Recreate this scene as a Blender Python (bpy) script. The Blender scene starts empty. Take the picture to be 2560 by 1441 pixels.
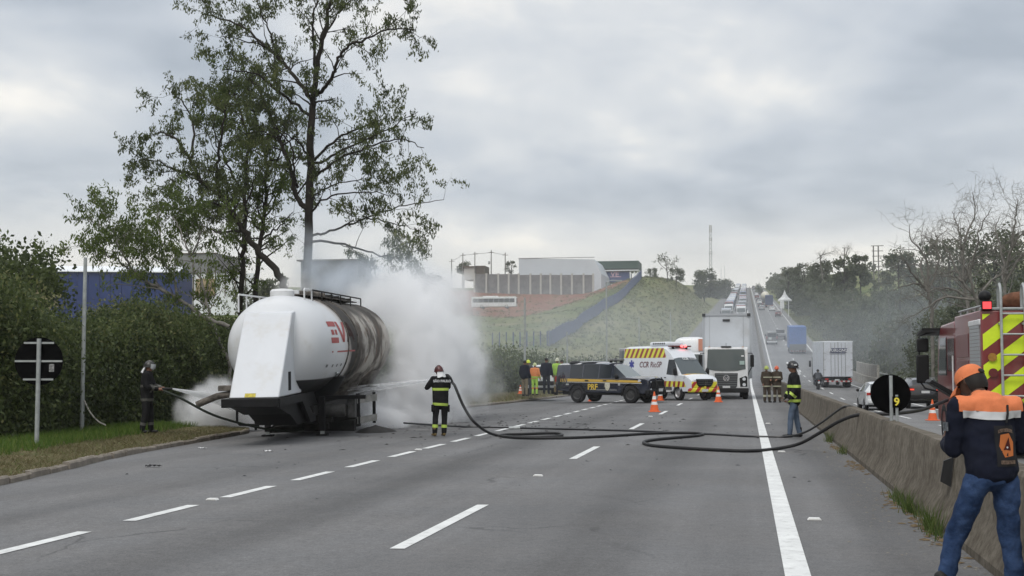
import bpy, bmesh, math, random
import numpy as np
from mathutils import Vector, Matrix, noise as mnoise
random.seed(7); RNG = np.random.default_rng(7)
R = math.radians
scene = bpy.context.scene
COL = scene.collection
# ------------------------------------------------------------------ camera
cam = bpy.data.cameras.new('camera'); camo = bpy.data.objects.new('camera', cam); COL.objects.link(camo)
scene.camera = camo
cam.lens = 45; cam.sensor_width = 36; cam.clip_start = .1; cam.clip_end = 9000
CAMH, YAW, PIT = 1.6, R(10.391), R(3.6566)
camo.location = (0, 0, CAMH); camo.rotation_euler = (math.pi/2 + PIT, 0, YAW)
# ------------------------------------------------------------------ sky
SKY_OFF = (.3, 11.2, 0)           # which part of the cloud layer stands over the place
world = bpy.data.worlds.new('World'); scene.world = world; world.use_nodes = True
SUN_EL, SUN_AZ = 52, 197           # degrees; the sun stands high behind the clouds, behind the camera
def build_world():
    nt = world.node_tree; N = nt.nodes.new; L = nt.links.new
    nt.nodes.clear()
    out = N('ShaderNodeOutputWorld'); bg = N('ShaderNodeBackground'); L(bg.outputs[0], out.inputs[0])
    sky = N('ShaderNodeTexSky'); sky.sky_type = 'NISHITA'; sky.sun_disc = False
    sky.sun_elevation = R(SUN_EL); sky.sun_rotation = R(SUN_AZ); sky.air_density = 1.4; sky.dust_density = 3
    tc = N('ShaderNodeTexCoord'); sep = N('ShaderNodeSeparateXYZ'); L(tc.outputs['Generated'], sep.inputs[0])
    def math_(op, a, b=None, c=None):
        m = N('ShaderNodeMath'); m.operation = op
        for i, v in enumerate((a, b, c)):
            if v is None: continue
            if isinstance(v, (int, float)): m.inputs[i].default_value = v
            else: L(v, m.inputs[i])
        return m.outputs[0]
    zc = math_('MAXIMUM', sep.outputs[2], 0.0)
    den = math_('ADD', zc, .22)
    comb = N('ShaderNodeCombineXYZ')
    L(math_('DIVIDE', sep.outputs[0], den), comb.inputs[0]); L(math_('DIVIDE', sep.outputs[1], den), comb.inputs[1])
    def noi(scale, detail, rough, off, dist=0.):
        mp = N('ShaderNodeMapping'); mp.inputs['Location'].default_value = off; L(comb.outputs[0], mp.inputs['Vector'])
        n = N('ShaderNodeTexNoise'); n.inputs['Scale'].default_value = scale; n.inputs['Detail'].default_value = detail
        n.inputs['Roughness'].default_value = rough; n.inputs['Distortion'].default_value = dist
        L(mp.outputs[0], n.inputs['Vector']); return n.outputs[0]
    big = noi(.8, 5, .48, SKY_OFF, .5)
    fine = noi(3.2, 6, .5, (1.2, 7.7, 2.), .4)
    v = math_('ADD', math_('MULTIPLY', big, .78), math_('MULTIPLY', fine, .22))
    ramp = N('ShaderNodeValToRGB'); e = ramp.color_ramp.elements
    e[0].position = .405; e[0].color = (.40, .45, .52, 1)
    e[1].position = .58; e[1].color = (.95, .925, .88, 1)
    m = e.new(.465); m.color = (.53, .575, .64, 1)
    m = e.new(.53); m.color = (.69, .715, .745, 1)
    L(v, ramp.inputs[0])
    # overcast sky: clouds seen edge-on run together into a pale, slightly warm band at the horizon,
    # and the layer is brighter towards the zenith
    hz = N('ShaderNodeMapRange'); hz.interpolation_type = 'SMOOTHSTEP'
    hz.inputs[1].default_value = .05; hz.inputs[2].default_value = .14; hz.inputs[3].default_value = .86; hz.inputs[4].default_value = 0.
    L(zc, hz.inputs[0])
    mix = N('ShaderNodeMix'); mix.data_type = 'RGBA'; L(hz.outputs[0], mix.inputs[0]); L(ramp.outputs[0], mix.inputs[6])
    mix.inputs[7].default_value = (.93, .90, .845, 1)
    zb = N('ShaderNodeMapRange'); zb.inputs[1].default_value = .28; zb.inputs[2].default_value = .85; zb.inputs[3].default_value = 1.; zb.inputs[4].default_value = 1.55
    L(sep.outputs[2], zb.inputs[0])
    sc_ = N('ShaderNodeVectorMath'); sc_.operation = 'SCALE'; L(mix.outputs[2], sc_.inputs[0]); L(zb.outputs[0], sc_.inputs['Scale'])
    skm = N('ShaderNodeVectorMath'); skm.operation = 'SCALE'; L(sky.outputs[0], skm.inputs[0]); skm.inputs['Scale'].default_value = .09
    fin = N('ShaderNodeMix'); fin.data_type = 'RGBA'; fin.inputs[0].default_value = .92
    L(skm.outputs[0], fin.inputs[6]); L(sc_.outputs[0], fin.inputs[7])
    L(fin.outputs[2], bg.inputs[0]); bg.inputs[1].default_value = 1.12
build_world()
sun = bpy.data.lights.new('sun', 'SUN'); sun.energy = 1.35; sun.angle = R(22); sun.color = (1, .96, .9)
suno = bpy.data.objects.new('sun', sun); COL.objects.link(suno)
suno.rotation_euler = (R(90 - SUN_EL), 0, R(180 - SUN_AZ))
suno.location = (0, 0, 60)
vs = scene.view_settings; vs.view_transform = 'Standard'; vs.look = 'None'; vs.gamma = 1; vs.exposure = 0.0
try: vs.use_curve_mapping = False
except Exception: pass
cy = scene.cycles
cy.volume_bounces = 5; cy.max_bounces = 7; cy.diffuse_bounces = 3; cy.transparent_max_bounces = 16; cy.use_denoising = True

# ------------------------------------------------------------------ helpers
def at(px, py, Y):
    """world point on the line of sight of a photograph pixel, at distance Y along the road"""
    u = (px-1280)/3200.; v = -(py-720.5)/3200.
    fy = math.cos(PIT)-v*math.sin(PIT); fz = math.sin(PIT)+v*math.cos(PIT)
    r = Vector((u*math.cos(YAW)-fy*math.sin(YAW), u*math.sin(YAW)+fy*math.cos(YAW), fz))
    return Vector((0, 0, CAMH)) + r*(Y/r.y)
def gnd(px, py, z=0.):
    a = at(px, py, 1.)-Vector((0, 0, CAMH)); t = (z-CAMH)/a.z
    return Vector((a.x*t, a.y*t, z))
def sstep(a, b, x):
    t = min(1., max(0., (x-a)/(b-a))); return t*t*(3-2*t)
def interp(pts, x):
    return float(np.interp(x, [p[0] for p in pts], [p[1] for p in pts]))
def tag(o, label=None, cat=None, group=None, kind=None):
    if label: o['label'] = label
    if cat: o['category'] = cat
    if group: o['group'] = group
    if kind: o['kind'] = kind
    return o
def empty(name, loc=(0, 0, 0), rz=0., label=None, cat=None, group=None):
    o = bpy.data.objects.new(name, None); COL.objects.link(o); o.location = loc; o.rotation_euler = (0, 0, rz)
    o.empty_display_size = .2
    return tag(o, label, cat, group)
def link_mesh(name, me, parent=None, mats=()):
    o = bpy.data.objects.new(name, me); COL.objects.link(o)
    for m in mats: me.materials.append(m)
    if parent is not None: o.parent = parent
    return o
def copy_tree(o, parent=None):
    c = o.copy(); COL.objects.link(c); c.parent = parent
    for ch in o.children: copy_tree(ch, c)
    return c
def bezier(p, n=8):
    """Catmull-Rom through points"""
    P = [Vector((*q, 0.)) if len(q) == 2 else Vector(q) for q in p]; P = [2*P[0]-P[1]]+P+[2*P[-1]-P[-2]]; out = []
    for i in range(1, len(P)-2):
        for k in range(n):
            t = k/n; a, b, c, d = P[i-1:i+3]
            out.append(.5*((2*b)+(c-a)*t+(2*a-5*b+4*c-d)*t*t+(3*b-a-3*c+d)*t**3))
    out.append(P[-2]); return out

class MB:
    """collects shapes, then links them as one mesh object"""
    def __init__(s): s.v = []; s.f = []; s.m = []; s.mi = 0
    def add(s, vs, fs):
        o = len(s.v); s.v.extend([tuple(q) for q in vs]); s.f.extend([tuple(i+o for i in f) for f in fs]); s.m.extend([s.mi]*len(fs)); return s
    def mat(s, i): s.mi = i; return s
    def box(s, c, d, rot=None):
        h = [q/2 for q in d]
        vs = [Vector((sx*h[0], sy*h[1], sz*h[2])) for sx in (-1, 1) for sy in (-1, 1) for sz in (-1, 1)]
        if rot is not None: vs = [rot @ q for q in vs]
        vs = [q+Vector(c) for q in vs]
        return s.add(vs, [(0, 1, 3, 2), (4, 6, 7, 5), (0, 4, 5, 1), (2, 3, 7, 6), (0, 2, 6, 4), (1, 5, 7, 3)])
    def bb(s, a, b): return s.box([(x+y)/2 for x, y in zip(a, b)], [abs(y-x) for x, y in zip(a, b)])
    def quad(s, *p): return s.add(p, [tuple(range(len(p)))])
    def prism(s, poly, axis, a, b):
        """polygon (2-D points) swept along axis x, y or z from a to b"""
        def P(q, t): return {'x': (t, q[0], q[1]), 'y': (q[0], t, q[1]), 'z': (q[0], q[1], t)}[axis]
        n = len(poly); vs = [P(q, a) for q in poly]+[P(q, b) for q in poly]
        fs = [(i, (i+1) % n, (i+1) % n+n, i+n) for i in range(n)]+[tuple(range(n))[::-1], tuple(range(n, 2*n))]
        return s.add(vs, fs)
    def ring(s, c, ax, rx, ry=None, n=12, hint=None):
        ax = Vector(ax).normalized(); h = Vector(hint) if hint is not None else (Vector((0, 0, 1)) if abs(ax.z) < .9 else Vector((1, 0, 0)))
        u = ax.cross(h).normalized(); w = ax.cross(u).normalized(); ry = rx if ry is None else ry
        return [Vector(c)+u*rx*math.cos(2*math.pi*i/n)+w*ry*math.sin(2*math.pi*i/n) for i in range(n)]
    def loft(s, rings, cap=True):
        n = len(rings[0]); vs = [q for r in rings for q in r]; fs = []
        for k in range(len(rings)-1):
            for i in range(n): fs.append((k*n+i, k*n+(i+1) % n, (k+1)*n+(i+1) % n, (k+1)*n+i))
        if cap: fs += [tuple(range(n))[::-1], tuple(range((len(rings)-1)*n, len(rings)*n))]
        return s.add(vs, fs)
    def cyl(s, a, b, r0, r1=None, n=12, cap=True):
        r1 = r0 if r1 is None else r1; ax = Vector(b)-Vector(a)
        return s.loft([s.ring(a, ax, r0, n=n), s.ring(b, ax, r1, n=n)], cap)
    def tube(s, pts, r, n=8, cap=True):
        P = [Vector(q) for q in pts]; rings = []; h = None
        rr = r if isinstance(r, (list, tuple)) else [r]*len(P)
        for i, p in enumerate(P):
            t = (P[min(i+1, len(P)-1)]-P[max(i-1, 0)]).normalized()
            if h is None: h = Vector((0, 0, 1)) if abs(t.z) < .9 else Vector((1, 0, 0))
            u = t.cross(h).normalized(); w = u.cross(t).normalized(); h = w
            rings.append([p+(u*math.cos(2*math.pi*k/n)+w*math.sin(2*math.pi*k/n))*rr[i] for k in range(n)])
        return s.loft(rings, cap)
    def lathe(s, prof, c=(0, 0, 0), axis='z', n=20, cap=True):
        """prof: (radius, height) pairs turned about an axis"""
        rings = []
        for r, h in prof:
            ring = []
            for i in range(n):
                a = 2*math.pi*i/n; x, y = r*math.cos(a), r*math.sin(a)
                q = {'z': (x, y, h), 'y': (x, h, -y), 'x': (h, x, y)}[axis]
                ring.append(Vector(q)+Vector(c))
            rings.append(ring)
        return s.loft(rings, cap)
    def ell(s, c, r, n=14, m=9, rot=None):
        rings = []
        for j in range(m+1):
            t = math.pi*(j+.001)/(m+.002); ring = []
            for i in range(n):
                a = 2*math.pi*i/n; q = Vector((r[0]*math.sin(t)*math.cos(a), r[1]*math.sin(t)*math.sin(a), r[2]*math.cos(t)))
                if rot is not None: q = rot @ q
                ring.append(q+Vector(c))
            rings.append(ring)
        return s.loft(rings)
    def build(s, name, mats, parent=None, smooth=40, bevel=0., seg=2):
        me = bpy.data.meshes.new(name); me.from_pydata(s.v, [], s.f)
        if not isinstance(mats, (list, tuple)): mats = [mats]
        o = link_mesh(name, me, parent, mats)
        if len(mats) > 1: me.polygons.foreach_set('material_index', s.m)
        bm = bmesh.new(); bm.from_mesh(me); bmesh.ops.recalc_face_normals(bm, faces=bm.faces); bm.to_mesh(me); bm.free()
        if smooth:
            me.shade_smooth(); me.set_sharp_from_angle(angle=R(smooth))
        if bevel:
            b = o.modifiers.new('bevel', 'BEVEL'); b.width = bevel; b.segments = seg; b.limit_method = 'ANGLE'; b.angle_limit = R(35)
            b.harden_normals = False
        return o

def np_mesh(name, verts, quads, mats, parent=None, colors=None, smooth=False):
    """fast mesh from arrays: verts (n,3), quads (m,4) or triangles (m,3)"""
    me = bpy.data.meshes.new(name); k = quads.shape[1]
    me.vertices.add(len(verts)); me.vertices.foreach_set('co', np.ascontiguousarray(verts, dtype=np.float32).ravel())
    me.loops.add(quads.size); me.loops.foreach_set('vertex_index', np.ascontiguousarray(quads, dtype=np.int32).ravel())
    me.polygons.add(len(quads)); me.polygons.foreach_set('loop_start', np.arange(0, quads.size, k, dtype=np.int32))
    if smooth: me.polygons.foreach_set('use_smooth', np.ones(len(quads), dtype=bool))
    me.update(calc_edges=True)
    if colors is not None:
        a = me.attributes.new('tint', 'FLOAT', 'FACE'); a.data.foreach_set('value', np.asarray(colors, dtype=np.float32))
    return link_mesh(name, me, parent, mats if isinstance(mats, (list, tuple)) else [mats])

# ------------------------------------------------------------------ materials
MATS = {}
def mat(name, color, rough=.6, metal=0., var=0., vscale=3., bump=0., bscale=20., emit=None, spec=None, coat=0., color2=None, dirt=None, dscale=1.5):
    """plain surface with noise variation, bump and optional grime"""
    if name in MATS: return MATS[name]
    if spec is None: spec = .15 if rough >= .7 else .3 if rough >= .5 else .5
    m = bpy.data.materials.new(name); m.use_nodes = True; nt = m.node_tree; N = nt.nodes.new; L = nt.links.new
    b = nt.nodes['Principled BSDF']; b.inputs['Base Color'].default_value = (*color, 1); b.inputs['Roughness'].default_value = rough
    b.inputs['Metallic'].default_value = metal; b.inputs['Specular IOR Level'].default_value = spec; b.inputs['Coat Weight'].default_value = coat
    tc = N('ShaderNodeTexCoord')
    def noi(s, d=4, r=.6):
        n = N('ShaderNodeTexNoise'); n.inputs['Scale'].default_value = s; n.inputs['Detail'].default_value = d; n.inputs['Roughness'].default_value = r
        L(tc.outputs['Object'], n.inputs['Vector']); return n.outputs[0]
    col = None
    if var or color2:
        c2 = color2 or tuple(min(1, q*(1+var)) for q in color); c1 = color if color2 else tuple(q*(1-var) for q in color)
        mr = N('ShaderNodeMapRange'); mr.inputs[1].default_value = .33; mr.inputs[2].default_value = .67; L(noi(vscale), mr.inputs[0])
        mx = N('ShaderNodeMix'); mx.data_type = 'RGBA'; L(mr.outputs[0], mx.inputs[0]); mx.inputs[6].default_value = (*c1, 1); mx.inputs[7].default_value = (*c2, 1)
        col = mx.outputs[2]
    if dirt:
        mr = N('ShaderNodeMapRange'); mr.inputs[1].default_value = .5; mr.inputs[2].default_value = .75; L(noi(dscale, 8, .7), mr.inputs[0])
        mx = N('ShaderNodeMix'); mx.data_type = 'RGBA'; L(mr.outputs[0], mx.inputs[0])
        if col is None: mx.inputs[6].default_value = (*color, 1)
        else: L(col, mx.inputs[6])
        mx.inputs[7].default_value = (*dirt, 1); col = mx.outputs[2]
    if col is not None: L(col, b.inputs['Base Color'])
    if bump:
        bp = N('ShaderNodeBump'); bp.inputs['Strength'].default_value = bump; bp.inputs['Distance'].default_value = .02
        L(noi(bscale, 6), bp.inputs['Height']); L(bp.outputs[0], b.inputs['Normal'])
    if emit:
        b.inputs['Emission Color'].default_value = (*emit[:3], 1); b.inputs['Emission Strength'].default_value = emit[3]
    MATS[name] = m; return m
def leaf_mat(name, c1, c2, c3=None, trans=.35):
    m = bpy.data.materials.new(name); m.use_nodes = True; nt = m.node_tree; N = nt.nodes.new; L = nt.links.new
    out = nt.nodes['Material Output']; b = nt.nodes['Principled BSDF']; b.inputs['Roughness'].default_value = .6; b.inputs['Specular IOR Level'].default_value = .3
    at_ = N('ShaderNodeAttribute'); at_.attribute_name = 'tint'
    ramp = N('ShaderNodeValToRGB'); e = ramp.color_ramp.elements
    e[0].color = (*c1, 1); e[1].color = (*c2, 1); e[0].position = .1; e[1].position = .8
    if c3: q = e.new(.97); q.color = (*c3, 1)
    L(at_.outputs['Fac'], ramp.inputs[0]); L(ramp.outputs[0], b.inputs['Base Color'])
    tr = N('ShaderNodeBsdfTranslucent'); L(ramp.outputs[0], tr.inputs[0])
    mx = N('ShaderNodeMixShader'); mx.inputs[0].default_value = trans; L(b.outputs[0], mx.inputs[1]); L(tr.outputs[0], mx.inputs[2])
    L(mx.outputs[0], out.inputs[0]); MATS[name] = m; return m

M_white = mat('white_paint', (.72, .73, .74), .35, var=.05, vscale=2, coat=.2)
M_dirtywhite = mat('weathered_white_paint', (.62, .63, .64), .45, var=.06, dirt=(.42, .41, .38), dscale=2)
M_black = mat('black_plastic', (.012, .012, .013), .5, spec=.2)
M_rubber = mat('tyre_rubber', (.022, .022, .024), .8, bump=.3, bscale=60)
M_glass = mat('dark_vehicle_glass', (.012, .015, .018), .06, spec=.6)
M_chrome = mat('bright_metal', (.6, .6, .62), .25, metal=1)
M_steel = mat('galvanised_steel', (.36, .38, .38), .5, metal=.4, var=.15, vscale=9)
M_darksteel = mat('sooty_steel', (.022, .021, .02), .7, var=.4, vscale=6, bump=.3)
M_rim = mat('wheel_rim', (.25, .25, .26), .4, metal=.6)
M_lamp = mat('headlamp_lens', (.55, .57, .6), .08, spec=.8)
M_redlamp = mat('red_lamp_lens', (.35, .015, .012), .2)
M_amber = mat('amber_lens', (.55, .2, .02), .25)
M_plate = mat('number_plate', (.55, .56, .57), .5, var=.2, vscale=30)
M_orange = mat('cone_orange', (.72, .13, .035), .55, var=.12, vscale=6, dirt=(.35, .1, .05), dscale=6)
M_conewhite = mat('cone_white_sleeve', (.72, .72, .72), .5, dirt=(.5, .48, .45), dscale=6)
M_reflred = mat('reflective_red', (.34, .025, .03), .4, var=.08, vscale=8)
M_lime = mat('fluorescent_yellow', (.62, .78, .03), .5, var=.06, vscale=5)
M_yel = mat('yellow_vinyl', (.75, .62, .06), .4, var=.05)
def soft(): pass
# ================================================================== the setting: ground, roads, verges, kerb, markings
def zr(Y):                       # height of the highway along its length: level, then a long climb to a crest
    g = .078
    if Y < 110: return 0.
    if Y < 180: return .5*g/70*(Y-110)**2
    if Y < 860: return 2.73+g*(Y-180)
    if Y < 960: return 55.77+g*(Y-860)-.5*g/50*(Y-860)**2
    return max(30., 55.77-g*(Y-960)*.6)
def zo(Y):                       # the other carriageway lies a little lower at first
    return zr(Y)+interp([(-60, -.18), (35, -.18), (70, -.5), (90, -.4), (117, 0), (200, 0)], Y)
def zx(X, Y): return zr(Y)-.015*max(0., -X-3.)*(1-sstep(90, 150, Y))    # cross fall
FIELD = [(-80, -.7), (60, -.7), (100, .2), (150, 3), (250, 10.5), (330, 15.8), (400, 25), (450, 29), (700, 44), (950, 58), (1500, 34), (4000, 28)]
RIDGE = [(-80, -.6), (90, -.4), (130, .8), (180, 5), (230, 10.3), (280, 17.5), (335, 25.5), (420, 31), (520, 35), (700, 47), (880, 60), (1000, 57), (1500, 34), (4000, 28)]
def HT(X, Y):
    n = mnoise.noise(Vector((X*.05, Y*.05, 0)))*.6+mnoise.noise(Vector((X*.2, Y*.2, 5)))*.15
    road = (zr(Y) if X < 2.2 else zo(Y))-.35
    if -11.5 <= X <= 11.3: return road
    if X < -11.5:
        F = interp(FIELD, Y)+max(0., min(-X, 140.)-50)*.03*sstep(80, 160, Y)
        G = interp(RIDGE, Y)
        if X > -27: t = sstep(-11.5, -25, X); return road*(1-t)+G*t+n*t*min(1, Y/150+.1)
        t = sstep(-27, -55, X); return G*(1-t)+F*t+n*min(1.5, max(.3, Y/150))
    t = sstep(11.3, 17, X)
    b = zo(Y)-.3+7.5*sstep(13, 40, X)+max(0, min(X, 200)-40)*.06
    return road*(1-t)+b*t+n*t
def terrain():
    xs = np.concatenate([np.linspace(-1500, -400, 8), np.linspace(-360, -90, 28), np.linspace(-84, -13, 48), [-11.5, -6, 0, 6, 11.3], np.linspace(12.5, 45, 22), np.linspace(50, 160, 14), np.linspace(250, 1500, 7)])
    ys = np.concatenate([np.linspace(-120, 0, 8), np.linspace(8, 140, 50), np.linspace(144, 460, 80), np.linspace(470, 1000, 54), np.linspace(1050, 3000, 10)])
    V = np.array([(x, y, HT(x, y)) for y in ys for x in xs]); nx = len(xs)
    Q = np.array([(j*nx+i, j*nx+i+1, (j+1)*nx+i+1, (j+1)*nx+i) for j in range(len(ys)-1) for i in range(nx-1)])
    m = bpy.data.materials.new('field_ground'); m.use_nodes = True; nt = m.node_tree; N = nt.nodes.new; L = nt.links.new
    b = nt.nodes['Principled BSDF']; b.inputs['Roughness'].default_value = .95; b.inputs['Specular IOR Level'].default_value = .1
    tc = N('ShaderNodeTexCoord'); sp = N('ShaderNodeSeparateXYZ'); L(tc.outputs['Object'], sp.inputs[0])
    def noi(s, d=6, r=.62):
        n = N('ShaderNodeTexNoise'); n.inputs['Scale'].default_value = s; n.inputs['Detail'].default_value = d; n.inputs['Roughness'].default_value = r
        L(tc.outputs['Object'], n.inputs['Vector']); return n.outputs[0]
    def mr(v, a, c, o0=0., o1=1.):
        q = N('ShaderNodeMapRange'); q.interpolation_type = 'SMOOTHSTEP'; L(v, q.inputs[0])
        for i, k in zip((1, 2, 3, 4), (a, c, o0, o1)): q.inputs[i].default_value = k
        return q.outputs[0]
    def mx(f, a, c):
        q = N('ShaderNodeMix'); q.data_type = 'RGBA'; L(f, q.inputs[0])
        for i, k in ((6, a), (7, c)):
            if isinstance(k, tuple): q.inputs[i].default_value = (*k, 1)
            else: L(k, q.inputs[i])
        return q.outputs[2]
    def ma(op, a, c):
        q = N('ShaderNodeMath'); q.operation = op
        for i, k in enumerate((a, c)):
            if isinstance(k, (int, float)): q.inputs[i].default_value = k
            else: L(k, q.inputs[i])
        return q.outputs[0]
    grass = mx(mr(noi(.06), .35, .65), (.085, .125, .028), (.16, .165, .06))
    grass = mx(mr(noi(.5, 8), .4, .75), grass, (.055, .07, .024))
    grass = mx(mr(noi(.16, 8, .7), .5, .66), grass, (.20, .17, .10)); grass = mx(ma('MULTIPLY', mr(sp.outputs[0], -30, -20), ma('MULTIPLY', mr(sp.outputs[0], 2, 0), .5)), grass, (.21, .20, .115))
    # bare red earth in front of the long wall
    wob = ma('MULTIPLY', ma('SUBTRACT', noi(.05), .5), 30)
    yy = ma('ADD', sp.outputs[1], wob)
    f1 = ma('MULTIPLY', mr(yy, 298, 306), mr(yy, 440, 420)); f2 = ma('MULTIPLY', mr(sp.outputs[0], -26, -34), mr(sp.outputs[0], -150, -120))
    red = mx(mr(noi(.22, 8, .7), .4, .7), (.19, .075, .05), (.23, .135, .085))
    red = mx(mr(noi(.5, 8, .7), .56, .72), red, (.09, .075, .04))
    c = mx(ma('MULTIPLY', f1, f2), grass, red)
    L(c, b.inputs['Base Color'])
    bp = N('ShaderNodeBump'); bp.inputs['Strength'].default_value = .6; bp.inputs['Distance'].default_value = .4; L(noi(.9, 8), bp.inputs['Height']); L(bp.outputs[0], b.inputs['Normal'])
    tag(np_mesh('ground', V, Q, m, smooth=True), kind='structure')
terrain()

def asphalt(name, base, tracks, tone):
    m = bpy.data.materials.new(name); m.use_nodes = True; nt = m.node_tree; N = nt.nodes.new; L = nt.links.new
    b = nt.nodes['Principled BSDF']; b.inputs['Roughness'].default_value = .82; b.inputs['Specular IOR Level'].default_value = .3
    tc = N('ShaderNodeTexCoord'); sp = N('ShaderNodeSeparateXYZ'); L(tc.outputs['Object'], sp.inputs[0])
    def noi(s, d=6, r=.62, vec=None):
        n = N('ShaderNodeTexNoise'); n.inputs['Scale'].default_value = s; n.inputs['Detail'].default_value = d; n.inputs['Roughness'].default_value = r
        L(vec or tc.outputs['Object'], n.inputs['Vector']); return n.outputs[0]
    def mr(v, a, c, o0=0., o1=1.):
        q = N('ShaderNodeMapRange'); q.interpolation_type = 'SMOOTHSTEP'; L(v, q.inputs[0])
        for i, k in zip((1, 2, 3, 4), (a, c, o0, o1)): q.inputs[i].default_value = k
        return q.outputs[0]
    def ma(op, *a):
        q = N('ShaderNodeMath'); q.operation = op
        for i, k in enumerate(a):
            if isinstance(k, (int, float)): q.inputs[i].default_value = k
            else: L(k, q.inputs[i])
        return q.outputs[0]
    # value multiplier: aggregate speckle, large blotches, oil-darkened bands in mid lane, streaks along the road
    mp = N('ShaderNodeMapping'); mp.inputs['Scale'].default_value = (1.2, .05, 1); L(tc.outputs['Object'], mp.inputs['Vector'])
    v = mr(noi(38, 4, .75), .25, .75, .72, 1.28)
    v = ma('MULTIPLY', v, mr(noi(140, 2, .7), .3, .7, .78, 1.22))
    v = ma('MULTIPLY', v, mr(noi(9, 5, .75), .3, .7, .88, 1.12)); v = ma('MULTIPLY', v, mr(noi(.22, 5), .3, .7, .88, 1.12))
    v = ma('MULTIPLY', v, mr(noi(1.0, 4, .6, mp.outputs[0]), .3, .72, .88, 1.08))
    for x0, w, d in tracks:
        wobble = ma('ADD', ma('SUBTRACT', sp.outputs[0], x0), ma('MULTIPLY', ma('SUBTRACT', noi(.12, 4), .5), .9))
        band = mr(ma('ABSOLUTE', wobble), 0., w, 1-d, 1.)
        v = ma('MULTIPLY', v, band)
    # old crack lines, only here and there
    wv = N('ShaderNodeVectorMath'); wv.operation = 'SCALE'; wv.inputs['Scale'].default_value = .5
    nc = N('ShaderNodeTexNoise'); nc.inputs['Scale'].default_value = 1.4; nc.inputs['Detail'].default_value = 4; L(tc.outputs['Object'], nc.inputs['Vector']); L(nc.outputs['Color'], wv.inputs[0])
    ad = N('ShaderNodeVectorMath'); ad.operation = 'ADD'; L(tc.outputs['Object'], ad.inputs[0]); L(wv.outputs[0], ad.inputs[1])
    vo = N('ShaderNodeTexVoronoi'); vo.feature = 'DISTANCE_TO_EDGE'; vo.inputs['Scale'].default_value = .28; L(ad.outputs[0], vo.inputs['Vector'])
    v = ma('MULTIPLY', v, ma('SUBTRACT', 1., ma('MULTIPLY', mr(vo.outputs['Distance'], .010, .002), mr(noi(.3, 3), .52, .62, 0., .38))))
    # soot and spilled water around the burnt trailer
    dx = ma('DIVIDE', ma('ADD', sp.outputs[0], 9.2), 7.5); dy = ma('DIVIDE', ma('SUBTRACT', sp.outputs[1], 38), 9.)
    rr = ma('SQRT', ma('ADD', ma('MULTIPLY', dx, dx), ma('MULTIPLY', dy, dy)))
    mp2 = N('ShaderNodeMapping'); mp2.inputs['Scale'].default_value = (.35, 1.3, 1); L(tc.outputs['Object'], mp2.inputs['Vector'])
    soot = ma('MULTIPLY', mr(rr, 1.25, .25), mr(noi(.9, 7, .65, mp2.outputs[0]), .40, .56))
    v = ma('MULTIPLY', v, mr(soot, 0., 1., 1., .38))
    mx = N('ShaderNodeMix'); mx.data_type = 'RGBA'; L(mr(noi(.5, 6), .35, .65), mx.inputs[0])
    mx.inputs[6].default_value = (*base, 1); mx.inputs[7].default_value = (*[p*q for p, q in zip(base, tone)], 1)
    sc_ = N('ShaderNodeVectorMath'); sc_.operation = 'SCALE'; L(mx.outputs[2], sc_.inputs[0]); L(v, sc_.inputs['Scale'])
    # pale grit flecks
    fl = mr(noi(55, 2, .5), .70, .74)
    m2 = N('ShaderNodeMix'); m2.data_type = 'RGBA'; L(ma('MULTIPLY', fl, .5), m2.inputs[0]); L(sc_.outputs[0], m2.inputs[6]); m2.inputs[7].default_value = (.36, .35, .33, 1)
    L(m2.outputs[2], b.inputs['Base Color'])
    L(mr(soot, 0, 1, .82, .45), b.inputs['Roughness'])
    bp = N('ShaderNodeBump'); bp.inputs['Strength'].default_value = .5; bp.inputs['Distance'].default_value = .012; L(noi(70, 3, .7), bp.inputs['Height']); L(bp.outputs[0], b.inputs['Normal'])
    return m
M_asph = asphalt('worn_asphalt', (.138, .139, .142), [(-1.45, .8, .27), (-5.0, .85, .34), (-8.3, 1.0, .14), (1.35, .6, .24)], (1.06, 1.04, 1.02))
M_asph2 = asphalt('pale_asphalt', (.155, .156, .16), [(4.6, .8, .15), (8.1, .8, .16)], (1.05, 1.04, 1.0))
YS = list(np.linspace(-25, 100, 26))+list(np.linspace(105, 200, 20))+list(np.linspace(215, 850, 40))+list(np.linspace(860, 1000, 16))
def strip(name, xs, zf, ys, m, parent=None, dz=0., kind='structure'):
    V = np.array([(x(y) if callable(x) else x, y, zf(x(y) if callable(x) else x, y)+dz) for y in ys for x in xs]); n = len(xs)
    Q = np.array([(j*n+i, j*n+i+1, (j+1)*n+i+1, (j+1)*n+i) for j in range(len(ys)-1) for i in range(n-1)])
    o = np_mesh(name, V, Q, m, parent, smooth=True)
    if kind: tag(o, kind=kind)
    return o
def road_left_edge(y): return interp([(-25, -26), (75, -26), (82, -12.2), (140, -11.), (1000, -10.6)], y)
ROAD = strip('road', [road_left_edge, lambda y: max(road_left_edge(y), -13), -9, -6, -3, 0, 2.1], zx, YS, M_asph)
ROAD2 = strip('opposite_road', [2.3, 5, 8, 11.25], lambda x, y: zo(y), YS, M_asph2)

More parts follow.
